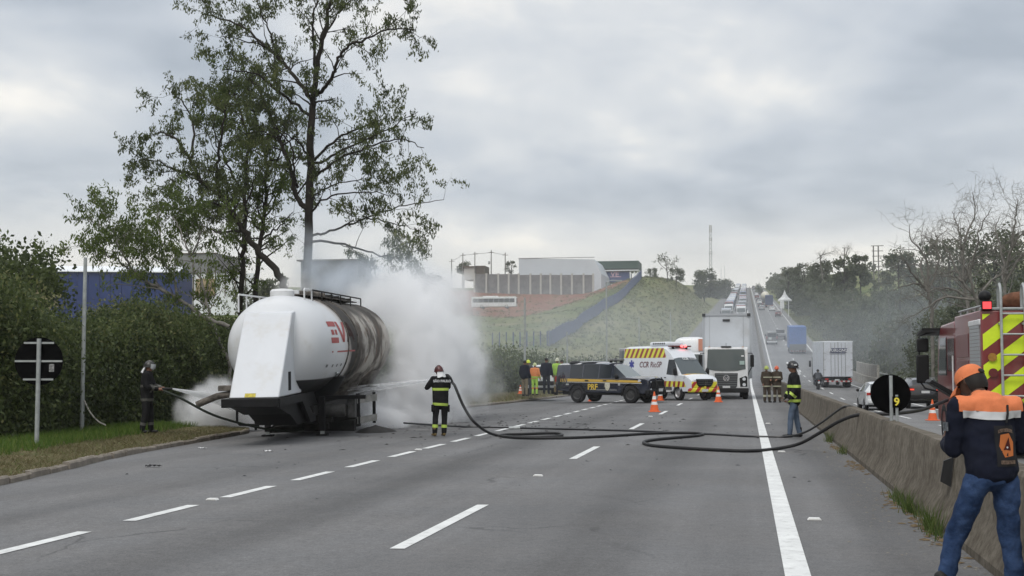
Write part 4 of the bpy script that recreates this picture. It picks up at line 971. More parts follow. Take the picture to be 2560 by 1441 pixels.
def arches(st, axles, Rw):
    """insert stations that cut wheel arches into the sill"""
    out = list(st)
    for yc in axles:
        for dy, k in ((-1.12, 0), (-1.1, .35), (-.8, .78), (-.4, .97), (0, 1.06), (.4, .97), (.8, .78), (1.1, .35), (1.12, 0)):
            y = yc+dy*Rw; ys = [q[0] for q in st]; i = max(0, min(len(ys)-2, int(np.searchsorted(ys, y))-1)); t = (y-ys[i])/(ys[i+1]-ys[i])
            q = [a*(1-t)+b*t for a, b in zip(st[i], st[i+1])]; q[0] = y
            if k: q[2] = max(q[2], Rw+Rw*k)
            out.append(tuple(q))
    return sorted(out)
def glass_faces(st, y0, y1, bands, sides=(0,)):
    return [(i, b, sd) for i in range(len(st)-1) for b in bands for sd in sides if st[i][0] >= y0-1e-6 and st[i+1][0] <= y1+1e-6]
def rzf(deg): return R(deg-90)
def mirror(parent, x, y, z, s, m=None, w=.16, h=.2):
    o = MB().ell((x+s*w*.5, y, z), (w*.62, .09, h*.6), 10, 7).build('mirror', m or M_black, parent); MB().cyl((x-s*.05, y, z-h*.3), (x+s*w*.3, y, z-h*.25), .03, n=6).build('mirror_arm', M_black, o); return o

# ---------------- police pickup
M_navy = mat('navy_car_paint', (.014, .018, .034), .14, coat=1., dirt=(.035, .037, .045), dscale=1.)
M_tint = mat('tinted_glass', (.02, .024, .03), .1)
def pickup():
    o = empty('police_pickup', (0, 0, 0), 0, 'dark blue police pickup with yellow stripe and roof light bar parked across the lane', 'pickup')
    base = [(-2.62, .80, .62, .82, 1.05, .66, 1.62, 1.68), (-2.55, .86, .55, .88, 1.10, .70, 1.72, 1.80), (-1.0, .88, .48, .90, 1.12, .72, 1.76, 1.85), (.0, .88, .48, .90, 1.12, .72, 1.77, 1.86), (.62, .88, .48, .90, 1.13, .70, 1.72, 1.80),
            (.75, .88, .48, .90, 1.13, .69, 1.66, 1.73), (1.42, .88, .48, .89, 1.15, .80, 1.17, 1.21), (2.1, .88, .46, .88, 1.10, .76, 1.16, 1.20), (2.48, .84, .45, .86, 1.08, .70, 1.15, 1.19), (2.64, .76, .48, .78, 1.0, .62, 1.08, 1.12)]
    st = arches(base, (-1.33, 1.68), .40); B = Body(st)
    wind = glass_faces(st, .75, 1.42, (4, 5)); sidef = glass_faces(st, -2.5, .62, (3,)); qf = glass_faces(st, .62, 1.42, (3,))
    B.build(o, M_navy, other={'windscreen': (mat('windscreen_glass', (.17, .20, .205), .08), wind), 'side_window': (M_tint, sidef+qf)})  # windscreen base colour lightened to hold a painted sky reflection
    for y in (-2.3, -1.05, -.12, .62): B.decal([(y, 1.13), (y+.07, 1.13), (y+.07, 1.74), (y, 1.74)], M_navy, 'window_pillar', o)
    B.decal([(-1.9, .97), (2.3, .93), (2.1, 1.03), (-1.9, 1.10)], mat('police_yellow', (.56, .36, .06), .4), 'yellow_stripe', o, n=14)
    B.decal([(-1.9, .935), (2.32, .885), (2.3, .91), (-1.9, .955)], mat('stripe_white', (.62, .62, .6), .5), 'white_stripe', o, n=14)
    for k in range(4): B.decal([(-2.02-.1*k, .95), (-1.98-.1*k, .95), (-1.94-.1*k, 1.1), (-1.98-.1*k, 1.1)], MATS['police_yellow'], 'stripe_tick', o, n=2)
    text('PRF', .36, mat('police_lettering', (.6, .42, .07), .5), o, frame((B.width(-.42, .72)+.012, -.42, .72), (0, 1, 0), (0, 0, 1)), 'lettering', .002, bold=.012)
    sh_ = [(-.14, .17), (.14, .17), (.15, .02), (.09, -.12), (0, -.19), (-.09, -.12), (-.15, .02)]
    b = MB(); b.add([(B.width(.42, .72)+.012, .42+x, .74+z) for x, z in sh_], [tuple(range(7))]); b.build('crest', mat('crest_gold', (.42, .40, .30), .5, color2=(.6, .58, .5), vscale=16), o, smooth=0)
    B.decal([(1.02, .80), (1.14, .80), (1.14, .93), (1.02, .93)], mat('grey_sticker', (.35, .36, .36), .6), 'sticker', o, n=2); B.decal([(-1.98, .80), (-1.8, .80), (-1.8, .87), (-1.98, .87)], MATS['grey_sticker'], 'unit_number', o, n=2)
    B.decal([(-.6, .585), (.95, .585), (.95, .61), (-.6, .61)], MATS['grey_sticker'], 'sill_line', o, n=4)
    for y in (-.75, .28): MB().box((B.width(y, 1.0)+.03, y, 1.02), (.05, .2, .05)).build('door_handle', M_black, o, bevel=.015)
    for s in (-1, 1):
        for y in (-1.33, 1.68):
            wheel(o, (s*.78, y, .40), .40, .26, 'wheel', mat('dark_rim', (.05, .05, .052), .5))
            MB().tube([(s*.885, y+.47*math.cos(a), .40+.47*math.sin(a)) for a in np.linspace(-.15, math.pi+.15, 14)], .045, 6).build('wheel_flare', M_black, o)
        MB().bb((s*.80-.1, -.85, .38), (s*.80+.1, 1.15, .43)).build('running_board', M_black, o)
        mirror(o, s*.88, .95, 1.2, s)
        MB().add([(s*.55, 2.67, .98), (s*.82, 2.55, .98), (s*.90, 2.15, 1.08), (s*.60, 2.56, 1.06), (s*.55, 2.62, .86), (s*.84, 2.5, .86), (s*.90, 2.1, .98), (s*.60, 2.47, .94)], [(0, 1, 2, 3), (4, 7, 6, 5), (0, 4, 5, 1), (1, 5, 6, 2), (2, 6, 7, 3), (3, 7, 4, 0)]).build('headlight', M_lamp, o)
        MB().bb((s*.80-.06, -2.64, .95), (s*.80+.06, -2.56, 1.2)).build('tail_light', M_redlamp, o)
        MB().lathe([(.01, 0), (.05, 0), (.06, .03)], (s*.62, 2.66, .62), 'y', 10).build('fog_lamp', M_lamp, o)
    MB().bb((-.86, 2.45, .38), (.86, 2.72, .62)).build('front_bumper', M_black, o, bevel=.05)
    MB().bb((-.52, 2.6, .66), (.52, 2.69, 1.0)).build('grille', M_black, o, bevel=.02)
    g = MB()
    for s in (-1, 1): g.tube([(s*.34, 2.8, .40), (s*.36, 2.86, .7), (s*.34, 2.8, 1.04), (s*.28, 2.74, 1.12)], .035, 8)
    g.cyl((-.34, 2.8, 1.0), (.34, 2.8, 1.0), .03, n=8); g.cyl((-.36, 2.84, .72), (.36, 2.84, .72), .03, n=8); g.build('bull_bar', M_black, o)
    MB().box((0, 2.87, .6), (.4, .012, .13)).build('number_plate', M_plate, o, bevel=.004)
    tri = MB()
    for ang in (90, 210, 330):
        a = R(ang); c = (math.cos(a)*.045, math.sin(a)*.045); n_ = (-math.sin(a)*.026, math.cos(a)*.026)
        tri.add([(0, 2.70, .86), (c[0]+n_[0], 2.70, .86+c[1]+n_[1]), (c[0]*2, 2.70, .86+c[1]*2), (c[0]-n_[0], 2.70, .86+c[1]-n_[1])], [(0, 1, 2, 3)])
    tri.build('emblem', M_chrome, o, smooth=0)
    lb = MB().bb((-.62, .28, 1.90), (.62, .52, 2.0)).build('light_bar', mat('light_bar_cover', (.28, .28, .25), .3, color2=(.10, .10, .12), vscale=5), o, bevel=.03)
    for s in (-1, 1): MB().bb((s*.5-.03, .33, 1.82), (s*.5+.03, .47, 1.905)).build('bar_foot', M_black, lb)
    MB().bb((-.55, -1.4, 1.85), (.5, -.5, 1.885)).build('roof_highlight', mat('painted_sky_sheen', (.45, .47, .5), .4), o, bevel=.01); MB().ell((.1, -1.9, 1.82), (.4, .3, .1), 12, 6).build('roof_vent', M_black, o)  # the pale slab paints the sky's reflection onto the dark roof
    MB().cyl((.45, .68, 1.7), (.45, .64, 2.02), .008, n=5).build('antenna', M_black, o)
    MB().bb((-.7, -2.3, .36), (.7, 2.3, .56)).build('underbody', M_gap, o)
    return o
pk = pickup(); ang = -24.6; dv = Vector((math.cos(R(ang)), math.sin(R(ang)), 0)); rt = Vector((dv.y, -dv.x, 0))
f = gnd(1577, 1008.5, zx(-5.5, 62)); pk.location = f-dv*1.68-rt*.8; pk.location.z = zx(-6, 62); pk.rotation_euler = (0, R(.6), rzf(ang)); pk.scale = (1.02, 1.02, 1.10)

# ---------------- ambulance
M_van = mat('van_white', (.66, .69, .73), .3, var=.03, coat=.3, dirt=(.55, .56, .57), dscale=.8)
def ambulance():
    o = empty('ambulance', (0, 0, 0), 0, 'white ambulance van with red and yellow hatching and a lit red beacon', 'ambulance')
    base = [(-3.0, .92, .5, .94, 1.2, .80, 2.52, 2.62), (-2.92, .98, .45, 1.0, 1.2, .86, 2.62, 2.74), (.3, .98, .45, 1.0, 1.2, .86, 2.62, 2.74), (.75, .98, .45, 1.0, 1.22, .84, 2.56, 2.70), (1.12, .98, .45, 1.0, 1.22, .80, 2.3, 2.42), (1.35, .98, .45, 1.0, 1.22, .77, 2.06, 2.14),
            (2.12, .98, .45, .98, 1.24, .86, 1.27, 1.32), (2.5, .96, .45, .96, 1.2, .82, 1.25, 1.30), (2.76, .92, .45, .92, 1.1, .74, 1.16, 1.2), (2.92, .84, .45, .86, .95, .66, 1.0, 1.04)]
    st = arches(base, (-1.75, 1.92), .36); B = Body(st)
    ST = stripe_mat('hatching', (.55, .0, .55), .30, (.72, .66, .05), (.42, .035, .03), .55)
    wind = glass_faces(st, 1.35, 2.12, (4, 5)); door = glass_faces(st, 1.12, 2.12, (3,))
    hood = glass_faces(st, 2.12, 2.75, (4, 5))
    B.build(o, M_van, other={'windscreen': (mat('van_windscreen', (.085, .10, .105), .08), wind), 'bonnet': (stripe_mat('bonnet_hatching', (.62, .25, 0), .26, (.72, .68, .05), (.42, .05, .04), .55), hood)})  # grey of the windscreen is reflected sky put into its colour
    for s in (-1, 1):
        B.decal([(1.0, 1.28), (1.95, 1.22), (1.42, 2.02), (1.05, 2.02)], M_glass, 'side_window', o, side=s, n=5)
        B.decal([(-2.9, 2.12), (.85, 2.12), (.62, 2.6), (-2.88, 2.6)], stripe_mat('roof_hatching_%d' % s, (0, .72, -.4), .30, (.70, .66, .07), (.27, .04, .035), .52), 'upper_stripe', o, side=s, n=10)
        B.decal([(-2.9, .68), (2.6, .66), (2.45, .94), (-2.9, .98)], stripe_mat('sill_hatching_%d' % s, (0, .8, -.25), .30, (.70, .66, .07), (.27, .04, .035), .52), 'lower_stripe', o, side=s, n=12)
        B.decal([(-2.9, .5), (1.45, .5), (1.45, .66), (-2.9, .66)], mat('grey_cladding', (.09, .09, .095), .6), 'sill_cladding', o, side=s, n=4)
        for y in (-1.75, 1.92):
            wheel(o, (s*.86, y, .36), .36, .24, 'wheel', mat('silver_rim', (.32, .32, .33), .4, metal=.4))
        MB().add([(s*.60, 2.95, 1.0), (s*.88, 2.82, 1.0), (s*.985, 2.46, 1.24), (s*.86, 2.70, 1.17), (s*.60, 2.9, .88), (s*.88, 2.74, .88), (s*.985, 2.40, 1.08), (s*.86, 2.5, 1.0)], [(0, 1, 2, 3), (4, 7, 6, 5), (0, 4, 5, 1), (1, 5, 6, 2), (2, 6, 7, 3), (3, 7, 4, 0)]).build('headlight', M_lamp, o)
        mirror(o, s*.99, 1.85, 1.42, s, M_black, .2, .34)
        for y in (.55, .9): MB().box((s*1.0, y, 1.12), (.04, .16, .04)).build('door_handle', M_black, o)
        MB().bb((s*.98-.012, -2.7, 1.19), (s*.98+.012, .9, 1.215)).build('door_rail', mat('grey_trim', (.3, .3, .31), .5), o)
    T = mat('ambulance_lettering', (.13, .035, .045), .5); B2 = mat('star_blue', (.06, .07, .32), .5)
    x = B.width(-.6, 1.75)+.012
    text('CCR', .42, T, o, frame((x, -1.02, 1.76), (0, 1, 0), (-.06, 0, 1)), 'lettering', .002, .15, bold=.005); text('RioSP', .42, T, o, frame((x, .02, 1.76), (0, 1, 0), (-.06, 0, 1)), 'lettering', .002, .15)
    text('0800 0173536', .22, T, o, frame((x+.01, -.45, 1.45), (0, 1, 0), (-.06, 0, 1)), 'phone_number', .002, .1)
    st_ = MB()
    for k in range(3): st_.box((x, -2.15, 1.78), (.006+.001*k, .11, .46), Matrix.Rotation(k*math.pi/3, 3, 'X'))
    st_.build('star_of_life', B2, o, smooth=0)
    MB().bb((-.93, 2.62, .40), (.93, 2.96, .62)).build('front_bumper', ST, o, bevel=.06)
    MB().bb((-.86, 2.55, .6), (.86, 2.94, .94)).build('front_panel', ST, o, bevel=.05)
    gr = MB().prism([(-.56, 1.06), (.56, 1.06), (.52, .80), (.40, .68), (-.40, .68), (-.52, .80)], 'y', 2.88, 2.975).build('grille', M_black, o, bevel=.02)
    for z in (.78, .87, .96): MB().bb((-.46, 2.96, z), (.46, 2.982, z+.025)).build('grille_bar', mat('grille_grey', (.07, .07, .075), .4), gr)
    ring = MB(); n = 22
    ring.loft([[Vector((math.cos(a)*r, 2.985+d, .88+math.sin(a)*r)) for a in np.linspace(0, 2*math.pi, n, endpoint=False)] for r, d in ((.125, 0), (.125, .02), (.105, .02), (.105, 0))], cap=False)
    for k in range(3):
        a = R(90+120*k); e = Vector((math.cos(a)*.11, 0, math.sin(a)*.11)); p_ = Vector((-math.sin(a)*.022, 0, math.cos(a)*.022)); c = Vector((0, 2.995, .88)); ring.add([c+p_, c+e, c-p_, c-e*.15], [(0, 1, 2, 3)])
    ring.build('emblem', M_chrome, gr)
    MB().box((.0, 2.972, .5), (.42, .012, .13)).build('number_plate', M_plate, o, bevel=.004)
    MB().lathe([(.01, 0), (.07, .0), (.07, .02)], (0, 2.97, .64), 'y', 14).build('yellow_disc', M_yel, o)
    text('CCR', .2, M_white, o, frame((.1, 1.485, 2.07), (-1, 0, 0), (0, -.62, .75)), 'screen_lettering', .002, bold=.004); text('RioSP', .2, mat('screen_grey', (.4, .4, .42), .5), o, frame((-.42, 1.485, 2.07), (-1, 0, 0), (0, -.62, .75)), 'screen_lettering', .002)
    MB().bb((-.52, -1.1, 2.72), (.52, .55, 2.93)).build('roof_unit', M_van, o, bevel=.09, seg=3)
    for k in range(7): MB().bb((.53, -.75+.16*k, 2.80), (.545, -.67+.16*k, 2.88)).build('vent_slot', M_gap, o)
    lb = MB().bb((-.72, .78, 2.66), (.72, .98, 2.73)).build('light_bar', mat('beacon_red', (.12, .015, .015), .3), o, bevel=.02)
    for s in (-1, 1): MB().prism([(.7, 2.40), (.9, 2.40), (.93, 2.66), (.83, 2.66)], 'x', s*.45-.05, s*.45+.05).build('bar_foot', M_black, lb)
    for x_ in (-.30, -.06): MB().ell((x_, .99, 2.70), (.10, .05, .055), 10, 7).build('lit_beacon', mat('lit_red_beacon', (.8, .05, .05), .3, emit=(1, .07, .07, 6)), lb)
    MB().bb((-.8, -2.8, .36), (.8, 2.6, .55)).build('underbody', M_gap, o)
    MB().bb((.72, -.9, .40), (1.0, 1.3, .5)).build('side_step', M_plate, o)
    return o
am = ambulance(); ang = -48.6; dv = Vector((math.cos(R(ang)), math.sin(R(ang)), 0)); rt = Vector((dv.y, -dv.x, 0))
f = gnd(1698, 1001.5, 0); am.location = f-dv*1.92-rt*.88; am.location.z = 0; am.rotation_euler = (0, 0, rzf(ang)); am.scale = (1., 1., 1.06)

# ---------------- white box lorry facing the camera (local y forward = towards the camera)
M_grille = mat('grille_dark', (.045, .048, .052), .5)
def roundel(c, r, m, par, parts):
    """ring with strokes inside: parts are polylines in the disc"""
    b = MB(); n = 24
    b.loft([[Vector((c[0]+math.cos(a)*q, c[1]+d, c[2]+math.sin(a)*q)) for a in np.linspace(0, 2*math.pi, n, endpoint=False)] for q, d in ((r, 0), (r, .03), (r*.86, .03), (r*.86, 0))], cap=False)
    for pl in parts:
        for p0, p1 in zip(pl, pl[1:]):
            a, e = Vector(p0), Vector(p1); t = (e-a).normalized(); nn = Vector((-t.y, t.x))*.075
            b.add([(c[0]+q.x*r, c[1]+.03, c[2]+q.y*r) for q in (a+nn, e+nn, e-nn, a-nn)], [(0, 1, 2, 3)])
    return b.build('emblem', m, par)
def lorry(name, label, box=(2.6, 8.5, 4.72), paint=None, group=None, detail=True, cabh=2.84, boxm=None, boxz=1.1):
    paint = paint or M_dirtywhite; o = empty(name, (0, 0, 0), 0, label, 'lorry', group); w = 1.17
    cab = MB(); cab.prism([(-1.75, .62), (-1.75, cabh-.04), (-1.65, cabh), (-.30, cabh), (-.16, cabh-.1), (.0, 1.72), (.04, 1.2), (.04, .5), (-.2, .45), (-.9, .45), (-1.0, .62)], 'x', -w, w)
    cab.build('cab', paint, o, smooth=30, bevel=.05)
    # windscreen slightly proud of the sloping front
    def fy(z): return -.16+(cabh-.1-z)/(cabh-1.82)*.16
    z0, z1 = 1.62, cabh-.12
    ws = MB(); V = []
    for z, wd in ((z0-.06, .62), (z0+.02, 1.04), (z1-.04, .99), (z1, .93)):
        for k in range(7): x = wd*(k/3-1); V.append((x, fy(z)+.012+.03*(1-(k/3-1)**2), z))
    ws.add(V, [(j*7+i, j*7+i+1, (j+1)*7+i+1, (j+1)*7+i) for j in range(3) for i in range(6)]); ws.build('windscreen', mat('lorry_windscreen', (.07, .085, .085), .1), o)  # glass colour raised to imitate the grey reflection on the screen
    gr = MB().prism([(-.62, 1.42), (.62, 1.42), (.58, .72), (.45, .56), (-.45, .56), (-.58, .72)], 'y', .03, .075).build('grille', M_grille, o, bevel=.02)
    if detail:
        for z in (.72, .84, .96, 1.08, 1.2, 1.32): MB().bb((-.57, .07, z), (.57, .088, z+.035)).build('grille_bar', mat('grille_bar_grey', (.13, .135, .14), .5), gr)
        roundel((0, .085, 1.15), .17, M_chrome, gr, [[(-.62, .58), (-.12, -.1), (0, .1)], [(.62, .58), (.12, -.1), (0, .1)], [(-.78, .2), (-.35, -.74), (0, -.05), (.35, -.74), (.78, .2)]])
        MB().bb((-.2, .085, .62), (.2, .1, .73)).build('number_plate', M_plate, o)
        MB().box((-.88, .03, 2.35), (.14, .01, .07)).build('screen_sticker', M_white, o); MB().box((-.85, .06, 1.98), (.26, .01, .2)).build('screen_paper', mat('paper_green', (.35, .45, .42), .6), o)
        MB().bb((-.28, -.4, cabh), (.28, -.15, cabh+.05)).build('roof_hatch', M_black, o, bevel=.015); MB().cyl((0, -.3, cabh), (0, -.33, cabh+.22), .01, n=5).build('antenna', M_black, o)
        for x in (-.9, .9): MB().box((x, -.22, cabh+.012), (.1, .06, .025)).build('marker_lamp', M_amber, o)
    MB().bb((-w-.02, -.3, .36), (w+.02, .1, .62)).build('bumper', M_black, o, bevel=.05)
    for s in (-1, 1):
        hl = MB().prism([(s*.70, 1.15), (s*1.05, 1.28), (s*1.12, 1.2), (s*1.12, .68), (s*.74, .68)], 'y', .0, .065).build('headlight', M_black, o, bevel=.015)
        for z in (1.1, .8): MB().lathe([(.01, 0), (.085, 0), (.09, .012)], (s*.95, .066, z), 'y', 14).build('lens', M_lamp, hl)
        mr_ = MB().bb((s*(w+.22)-.1, -.22, 1.75), (s*(w+.22)+.1, -.05, 2.42)).build('mirror', M_black, o, bevel=.05)
        MB().tube([(s*(w-.02), -.3, 2.5), (s*(w+.22), -.16, 2.5), (s*(w+.22), -.16, 2.4)], .025, 6).build('mirror_arm', M_black, mr_); MB().tube([(s*(w-.02), -.2, 1.25), (s*(w+.05), -.1, 1.5), (s*(w+.2), -.12, 1.75)], .025, 6).build('mirror_arm', M_black, mr_)
        MB().bb((s*w-.006, -1.4, 1.6), (s*w+.006, -.3, 2.5)).build('door_window', M_glass, o)
        wheel(o, (s*1.0, -.95, .5), .5, .28, 'wheel', M_rim, 'x')
        for y in (-box[1]+1.2, -box[1]+2.4): wheel(o, (s*.92, y, .5), .5, .5, 'wheel', M_rim, 'x')
    bw_, bl, bh = box; bm_ = boxm or mat('box_grey_white', (.52, .55, .59), .5, var=.05, vscale=.6, dirt=(.42, .43, .44), dscale=.5)
    cb = MB().bb((-bw_/2, -1.9-bl, boxz), (bw_/2, -1.9, bh)).build('cargo_box', bm_, o, bevel=.04)
    if detail:
        fr = mat('box_frame', (.38, .40, .43), .5)
        for s in (-1, 1): MB().bb((s*bw_/2-.10, -1.9, boxz+.02), (s*bw_/2+.02, -1.86, bh)).build('corner_post', fr, cb)
        MB().bb((-bw_/2, -1.895, bh-.1), (bw_/2, -1.85, bh+.03)).build('top_rail', fr, cb)
        for s in (-1, 1): MB().bb((s*(bw_/2-.06)-.09, -1.88, bh-.14), (s*(bw_/2-.06)+.09, -1.82, bh+.02)).build('corner_cap', M_grille, cb)
        MB().bb((-.2, -1.87, bh-.42), (.2, -1.85, bh-.3)).build('vent', M_grille, cb); MB().bb((-bw_/2+.35, -1.89, boxz), (-bw_/2+.38, -1.882, bh-.1)).build('panel_seam', fr, cb); MB().bb((bw_/2-.38, -1.89, boxz), (bw_/2-.35, -1.882, bh-.1)).build('panel_seam', fr, cb)
    MB().bb((-.45, -1.9-bl+.3, .62), (.45, -.4, .85)).build('chassis', M_black, o)
    return o
vw = lorry('box_lorry', 'white box lorry with tall grey body facing the camera behind the ambulance'); vw.location = (-1.12, 70.6, 0); vw.rotation_euler = (0, 0, math.pi)

# ---------------- simple cars for the opposite carriageway and the queue
def car(name, label, paint, group=None, suv=False, cat='car'):
    o = empty(name, (0, 0, 0), 0, label, cat, group); h = .17 if suv else 0.
    base = [(-2.18, .74, .45, .76, .78, .6, .92+h, .95+h), (-2.1, .84, .32+h*.5, .86, .98+h, .64, 1.08+h, 1.12+h), (-1.75, .86, .30+h*.5, .88, .98+h, .60, 1.36+h, 1.40+h), (-1.0, .86, .28+h*.5, .88, .98+h, .62, 1.44+h, 1.49+h), (.1, .86, .28+h*.5, .88, .97+h, .62, 1.44+h, 1.49+h), (.35, .86, .28+h*.5, .88, .97+h, .61, 1.40+h, 1.45+h), (1.05, .86, .28+h*.5, .87, .96+h, .76, .97+h, 1.0+h), (1.8, .84, .28+h*.5, .82, .80+h, .68, .85+h, .88+h), (2.1, .72, .32+h*.5, .72, .62+h, .5, .66+h, .68+h)]
    st = arches(base, (-1.3, 1.35), .32+h*.25); B = Body(st); rw = .32+h*.25
    B.build(o, paint, other={'windscreen': (M_glass, glass_faces(st, .35, 1.05, (4, 5))), 'rear_window': (M_glass, glass_faces(st, -2.1, -1.75, (4, 5))), 'side_window': (M_glass, glass_faces(st, -1.75, .9, (3,)))})
    for s in (-1, 1):
        for y in (-1.3, 1.35): wheel(o, (s*.77, y, rw), rw, .22, 'wheel')
        MB().bb((s*.70-.14, -2.19, .80+h), (s*.70+.14, -2.08, .93+h)).build('tail_light', M_redlamp, o); MB().bb((s*.62-.12, 1.98, .62+h), (s*.62+.12, 2.08, .74+h)).build('headlight', M_lamp, o); mirror(o, s*.87, .75, 1.02+h, s, w=.14, h=.14)
    MB().bb((-.8, -2.26, .38+h), (.8, -2.05, .6+h)).build('rear_bumper', M_black if suv else paint, o, bevel=.04); MB().box((0, -2.27, .68+h*1.3), (.42, .015, .13)).build('number_plate', M_plate, o)
    MB().bb((-.7, -1.9, .2+h*.5), (.7, 1.8, .4)).build('underbody', M_gap, o)
    return o
M_carblk = mat('black_car_paint', (.012, .012, .015), .2, coat=.5); M_carwht = mat('white_car_paint', (.6, .62, .63), .3, coat=.4); M_carsil = mat('silver_car_paint', (.30, .31, .33), .3, metal=.3, coat=.3); M_carred = mat('dark_red_car_paint', (.12, .02, .02), .3, coat=.4); M_cargry = mat('grey_car_paint', (.09, .095, .1), .3, coat=.4)
suv = car('suv', 'black SUV seen from behind on the opposite carriageway', M_carblk, suv=True); suv.location = (9.25, 73.5, zo(73.5)); suv.rotation_euler = (0, 0, R(2))
for s in (-1, 1): MB().bb((s*.58-.025, -1.7, 1.62), (s*.58+.025, .1, 1.66)).build('roof_rail', M_carsil, suv)
for s in (-1, 1): MB().bb((s*.68-.1, -2.215, 1.0), (s*.68+.1, -2.19, 1.06)).build('lit_tail_light', mat('lit_tail', (.6, .05, .03), .3, emit=(1, .1, .05, .9)), suv)
wc = car('white_car', 'white car mostly hidden behind the small round sign', M_carwht); wc.location = (6.75, 70, zo(70)); wc.rotation_euler = (0, 0, R(2))
# box truck seen from behind
def rear_truck(name, label, w, l, h, boxm, logo=False, frame_m=None, cabm=None, group=None, tarp=False):
    o = empty(name, (0, 0, 0), 0, label, 'truck', group); z0 = .95
    cb = MB().bb((-w/2, 0, z0), (w/2, l, h)).build('cargo_box', boxm, o, bevel=.05)
    fm = frame_m or mat('door_hardware', (.28, .29, .30), .5)
    if not tarp:
        for x in (-w/2+.04, 0, w/2-.04): MB().bb((x-.03, -.03, z0+.05), (x+.03, -.002, h-.08)).build('door_post', fm, cb)
        for x in (-.62, -.28, .28, .62): MB().cyl((x, -.04, z0+.1), (x, -.04, h-.15), .022, n=6).build('lock_rod', fm, cb)
        for z in (z0+.6, (z0+h)/2-.1, (z0+h)/2+.5):
            for s in (-1, 1): MB().bb((s*w/2-.22*(s > 0)+.02*(s < 0), -.04, z), (s*w/2-.02*(s > 0)+.22*(s < 0), -.005, z+.05)).build('hinge', fm, cb)
    if logo:
        nv = mat('logo_navy', (.025, .035, .09), .5)
        MB().add([(-.74, -.045, h-1.02), (.70, -.045, h-1.02), (.80, -.045, h-.62), (-.60, -.045, h-.62)], [(0, 1, 2, 3)]).build('logo_panel', nv, cb, smooth=0)
        text('FURLONG', .34, M_white, cb, frame((.03, -.052, h-.82), (1, 0, 0), (0, 0, 1)), 'lettering', .002, .15, bold=.006); MB().bb((-.75, -.05, h-1.14), (.6, -.046, h-1.10)).build('logo_line', nv, cb)
    MB().bb((-w/2+.1, .1, .5), (w/2-.1, .25, .62)).build('underrun_bar', stripe_mat('underrun_stripe', (1, 0, 0), .4, (.5, .5, .5), (.3, .03, .03)) if 'underrun_stripe' not in MATS else MATS['underrun_stripe'], o)
    for s in (-1, 1):
        wheel(o, (s*(w/2-.35), 1.3, .5), .5, .5, 'wheel', M_rim); wheel(o, (s*(w/2-.25), l+.6, .5), .5, .28, 'wheel', M_rim); wheel(o, (s*(w/2-.35), 2.5, .5), .5, .5, 'wheel', M_rim)
        MB().bb((s*(w/2-.3)-.15, .02, .68), (s*(w/2-.3)+.15, .1, .82)).build('tail_light', M_redlamp, o)
        MB().bb((s*(w/2+.12)-.1, l+1.3, 1.7), (s*(w/2+.12)+.1, l+1.4, 2.3)).build('mirror', M_black, o, bevel=.03)
    MB().bb((-w/2+.1, l+.15, .6), (w/2-.1, l+1.9, 2.7)).build('cab', cabm or M_cargry, o, bevel=.1); MB().bb((-.45, .2, .6), (.45, l+1, .93)).build('chassis', M_black, o)
    MB().bb((-.3, .03, .62), (.1, .06, .74)).build('number_plate', M_plate, o)
    return o
ft = rear_truck('box_truck', 'white box truck with a dark logo on its rear doors, driving away', 2.6, 8.5, 4.1, mat('box_truck_white', (.55, .58, .63), .45, dirt=(.42, .43, .45), dscale=.7), True); ft.location = (7.9, 116.5, zo(117)); ft.rotation_euler = (R(.9), 0, R(3.2))
MB().bb((-1.27, .05, 4.06), (1.27, 8.4, 4.115)).build('roof_panel', mat('cream_roof', (.6, .58, .52), .5), ft)
bt = rear_truck('tarpaulin_truck', 'truck with a bright blue tarpaulin body driving up the hill', 2.5, 6, 4.2, mat('blue_tarpaulin', (.05, .12, .33), .6, var=.12, vscale=1.2, bump=.3, bscale=3), tarp=True); bt.location = (7.45, 195, zo(195)-.1); bt.rotation_euler = (R(4), 0, R(1))
MB().bb((-1.22, -.05, .7), (1.22, .02, 1.6)).build('tailboard', M_cargry, bt)
def van(name, label, m, group=None, cat='van'):
    o = empty(name, (0, 0, 0), 0, label, cat, group)
    base = [(-2.4, .82, .45, .84, 1.1, .66, 1.98, 2.05), (-2.3, .9, .38, .92, 1.1, .74, 2.1, 2.18), (.9, .9, .36, .92, 1.1, .74, 2.1, 2.18), (1.3, .9, .36, .92, 1.1, .72, 1.95, 2.02), (1.95, .9, .36, .9, 1.1, .8, 1.14, 1.18), (2.4, .82, .4, .8, .9, .7, .94, .97)]
    st = arches(base, (-1.5, 1.5), .34); B = Body(st); B.build(o, m, other={'windscreen': (M_glass, glass_faces(st, 1.3, 1.95, (4, 5)))})
    MB().bb((-.62, -2.42, 1.25), (.62, -2.37, 1.9)).build('rear_window', M_glass, o); MB().bb((-.55, -2.425, .85), (-.05, -2.4, 1.25)).build('poster', mat('pale_poster', (.45, .48, .48), .6), o); MB().bb((-.86, -2.5, .4), (.86, -2.35, .62)).build('rear_bumper', M_plate, o)
    for s in (-1, 1):
        for y in (-1.5, 1.5): wheel(o, (s*.8, y, .34), .34, .24)
        MB().bb((s*.84-.06, -2.43, 1.0), (s*.84+.06, -2.36, 1.4)).build('tail_light', M_redlamp, o); mirror(o, s*.92, 1.6, 1.4, s, w=.2, h=.3)
    return o
def put(o, X, Y, rz=0., opp=True):
    o.location = (X, Y, zo(Y) if opp else zr(Y)); d = 3.; sl = math.atan(((zo if opp else zr)(Y+d)-(zo if opp else zr)(Y-d))/(2*d)); o.rotation_euler = (sl if abs(rz) < 1 else -sl, 0, rz); return o
put(van('dark_van', 'dark van with a pale notice on its back, in the left lane going uphill', M_cargry), 4.15, 222)
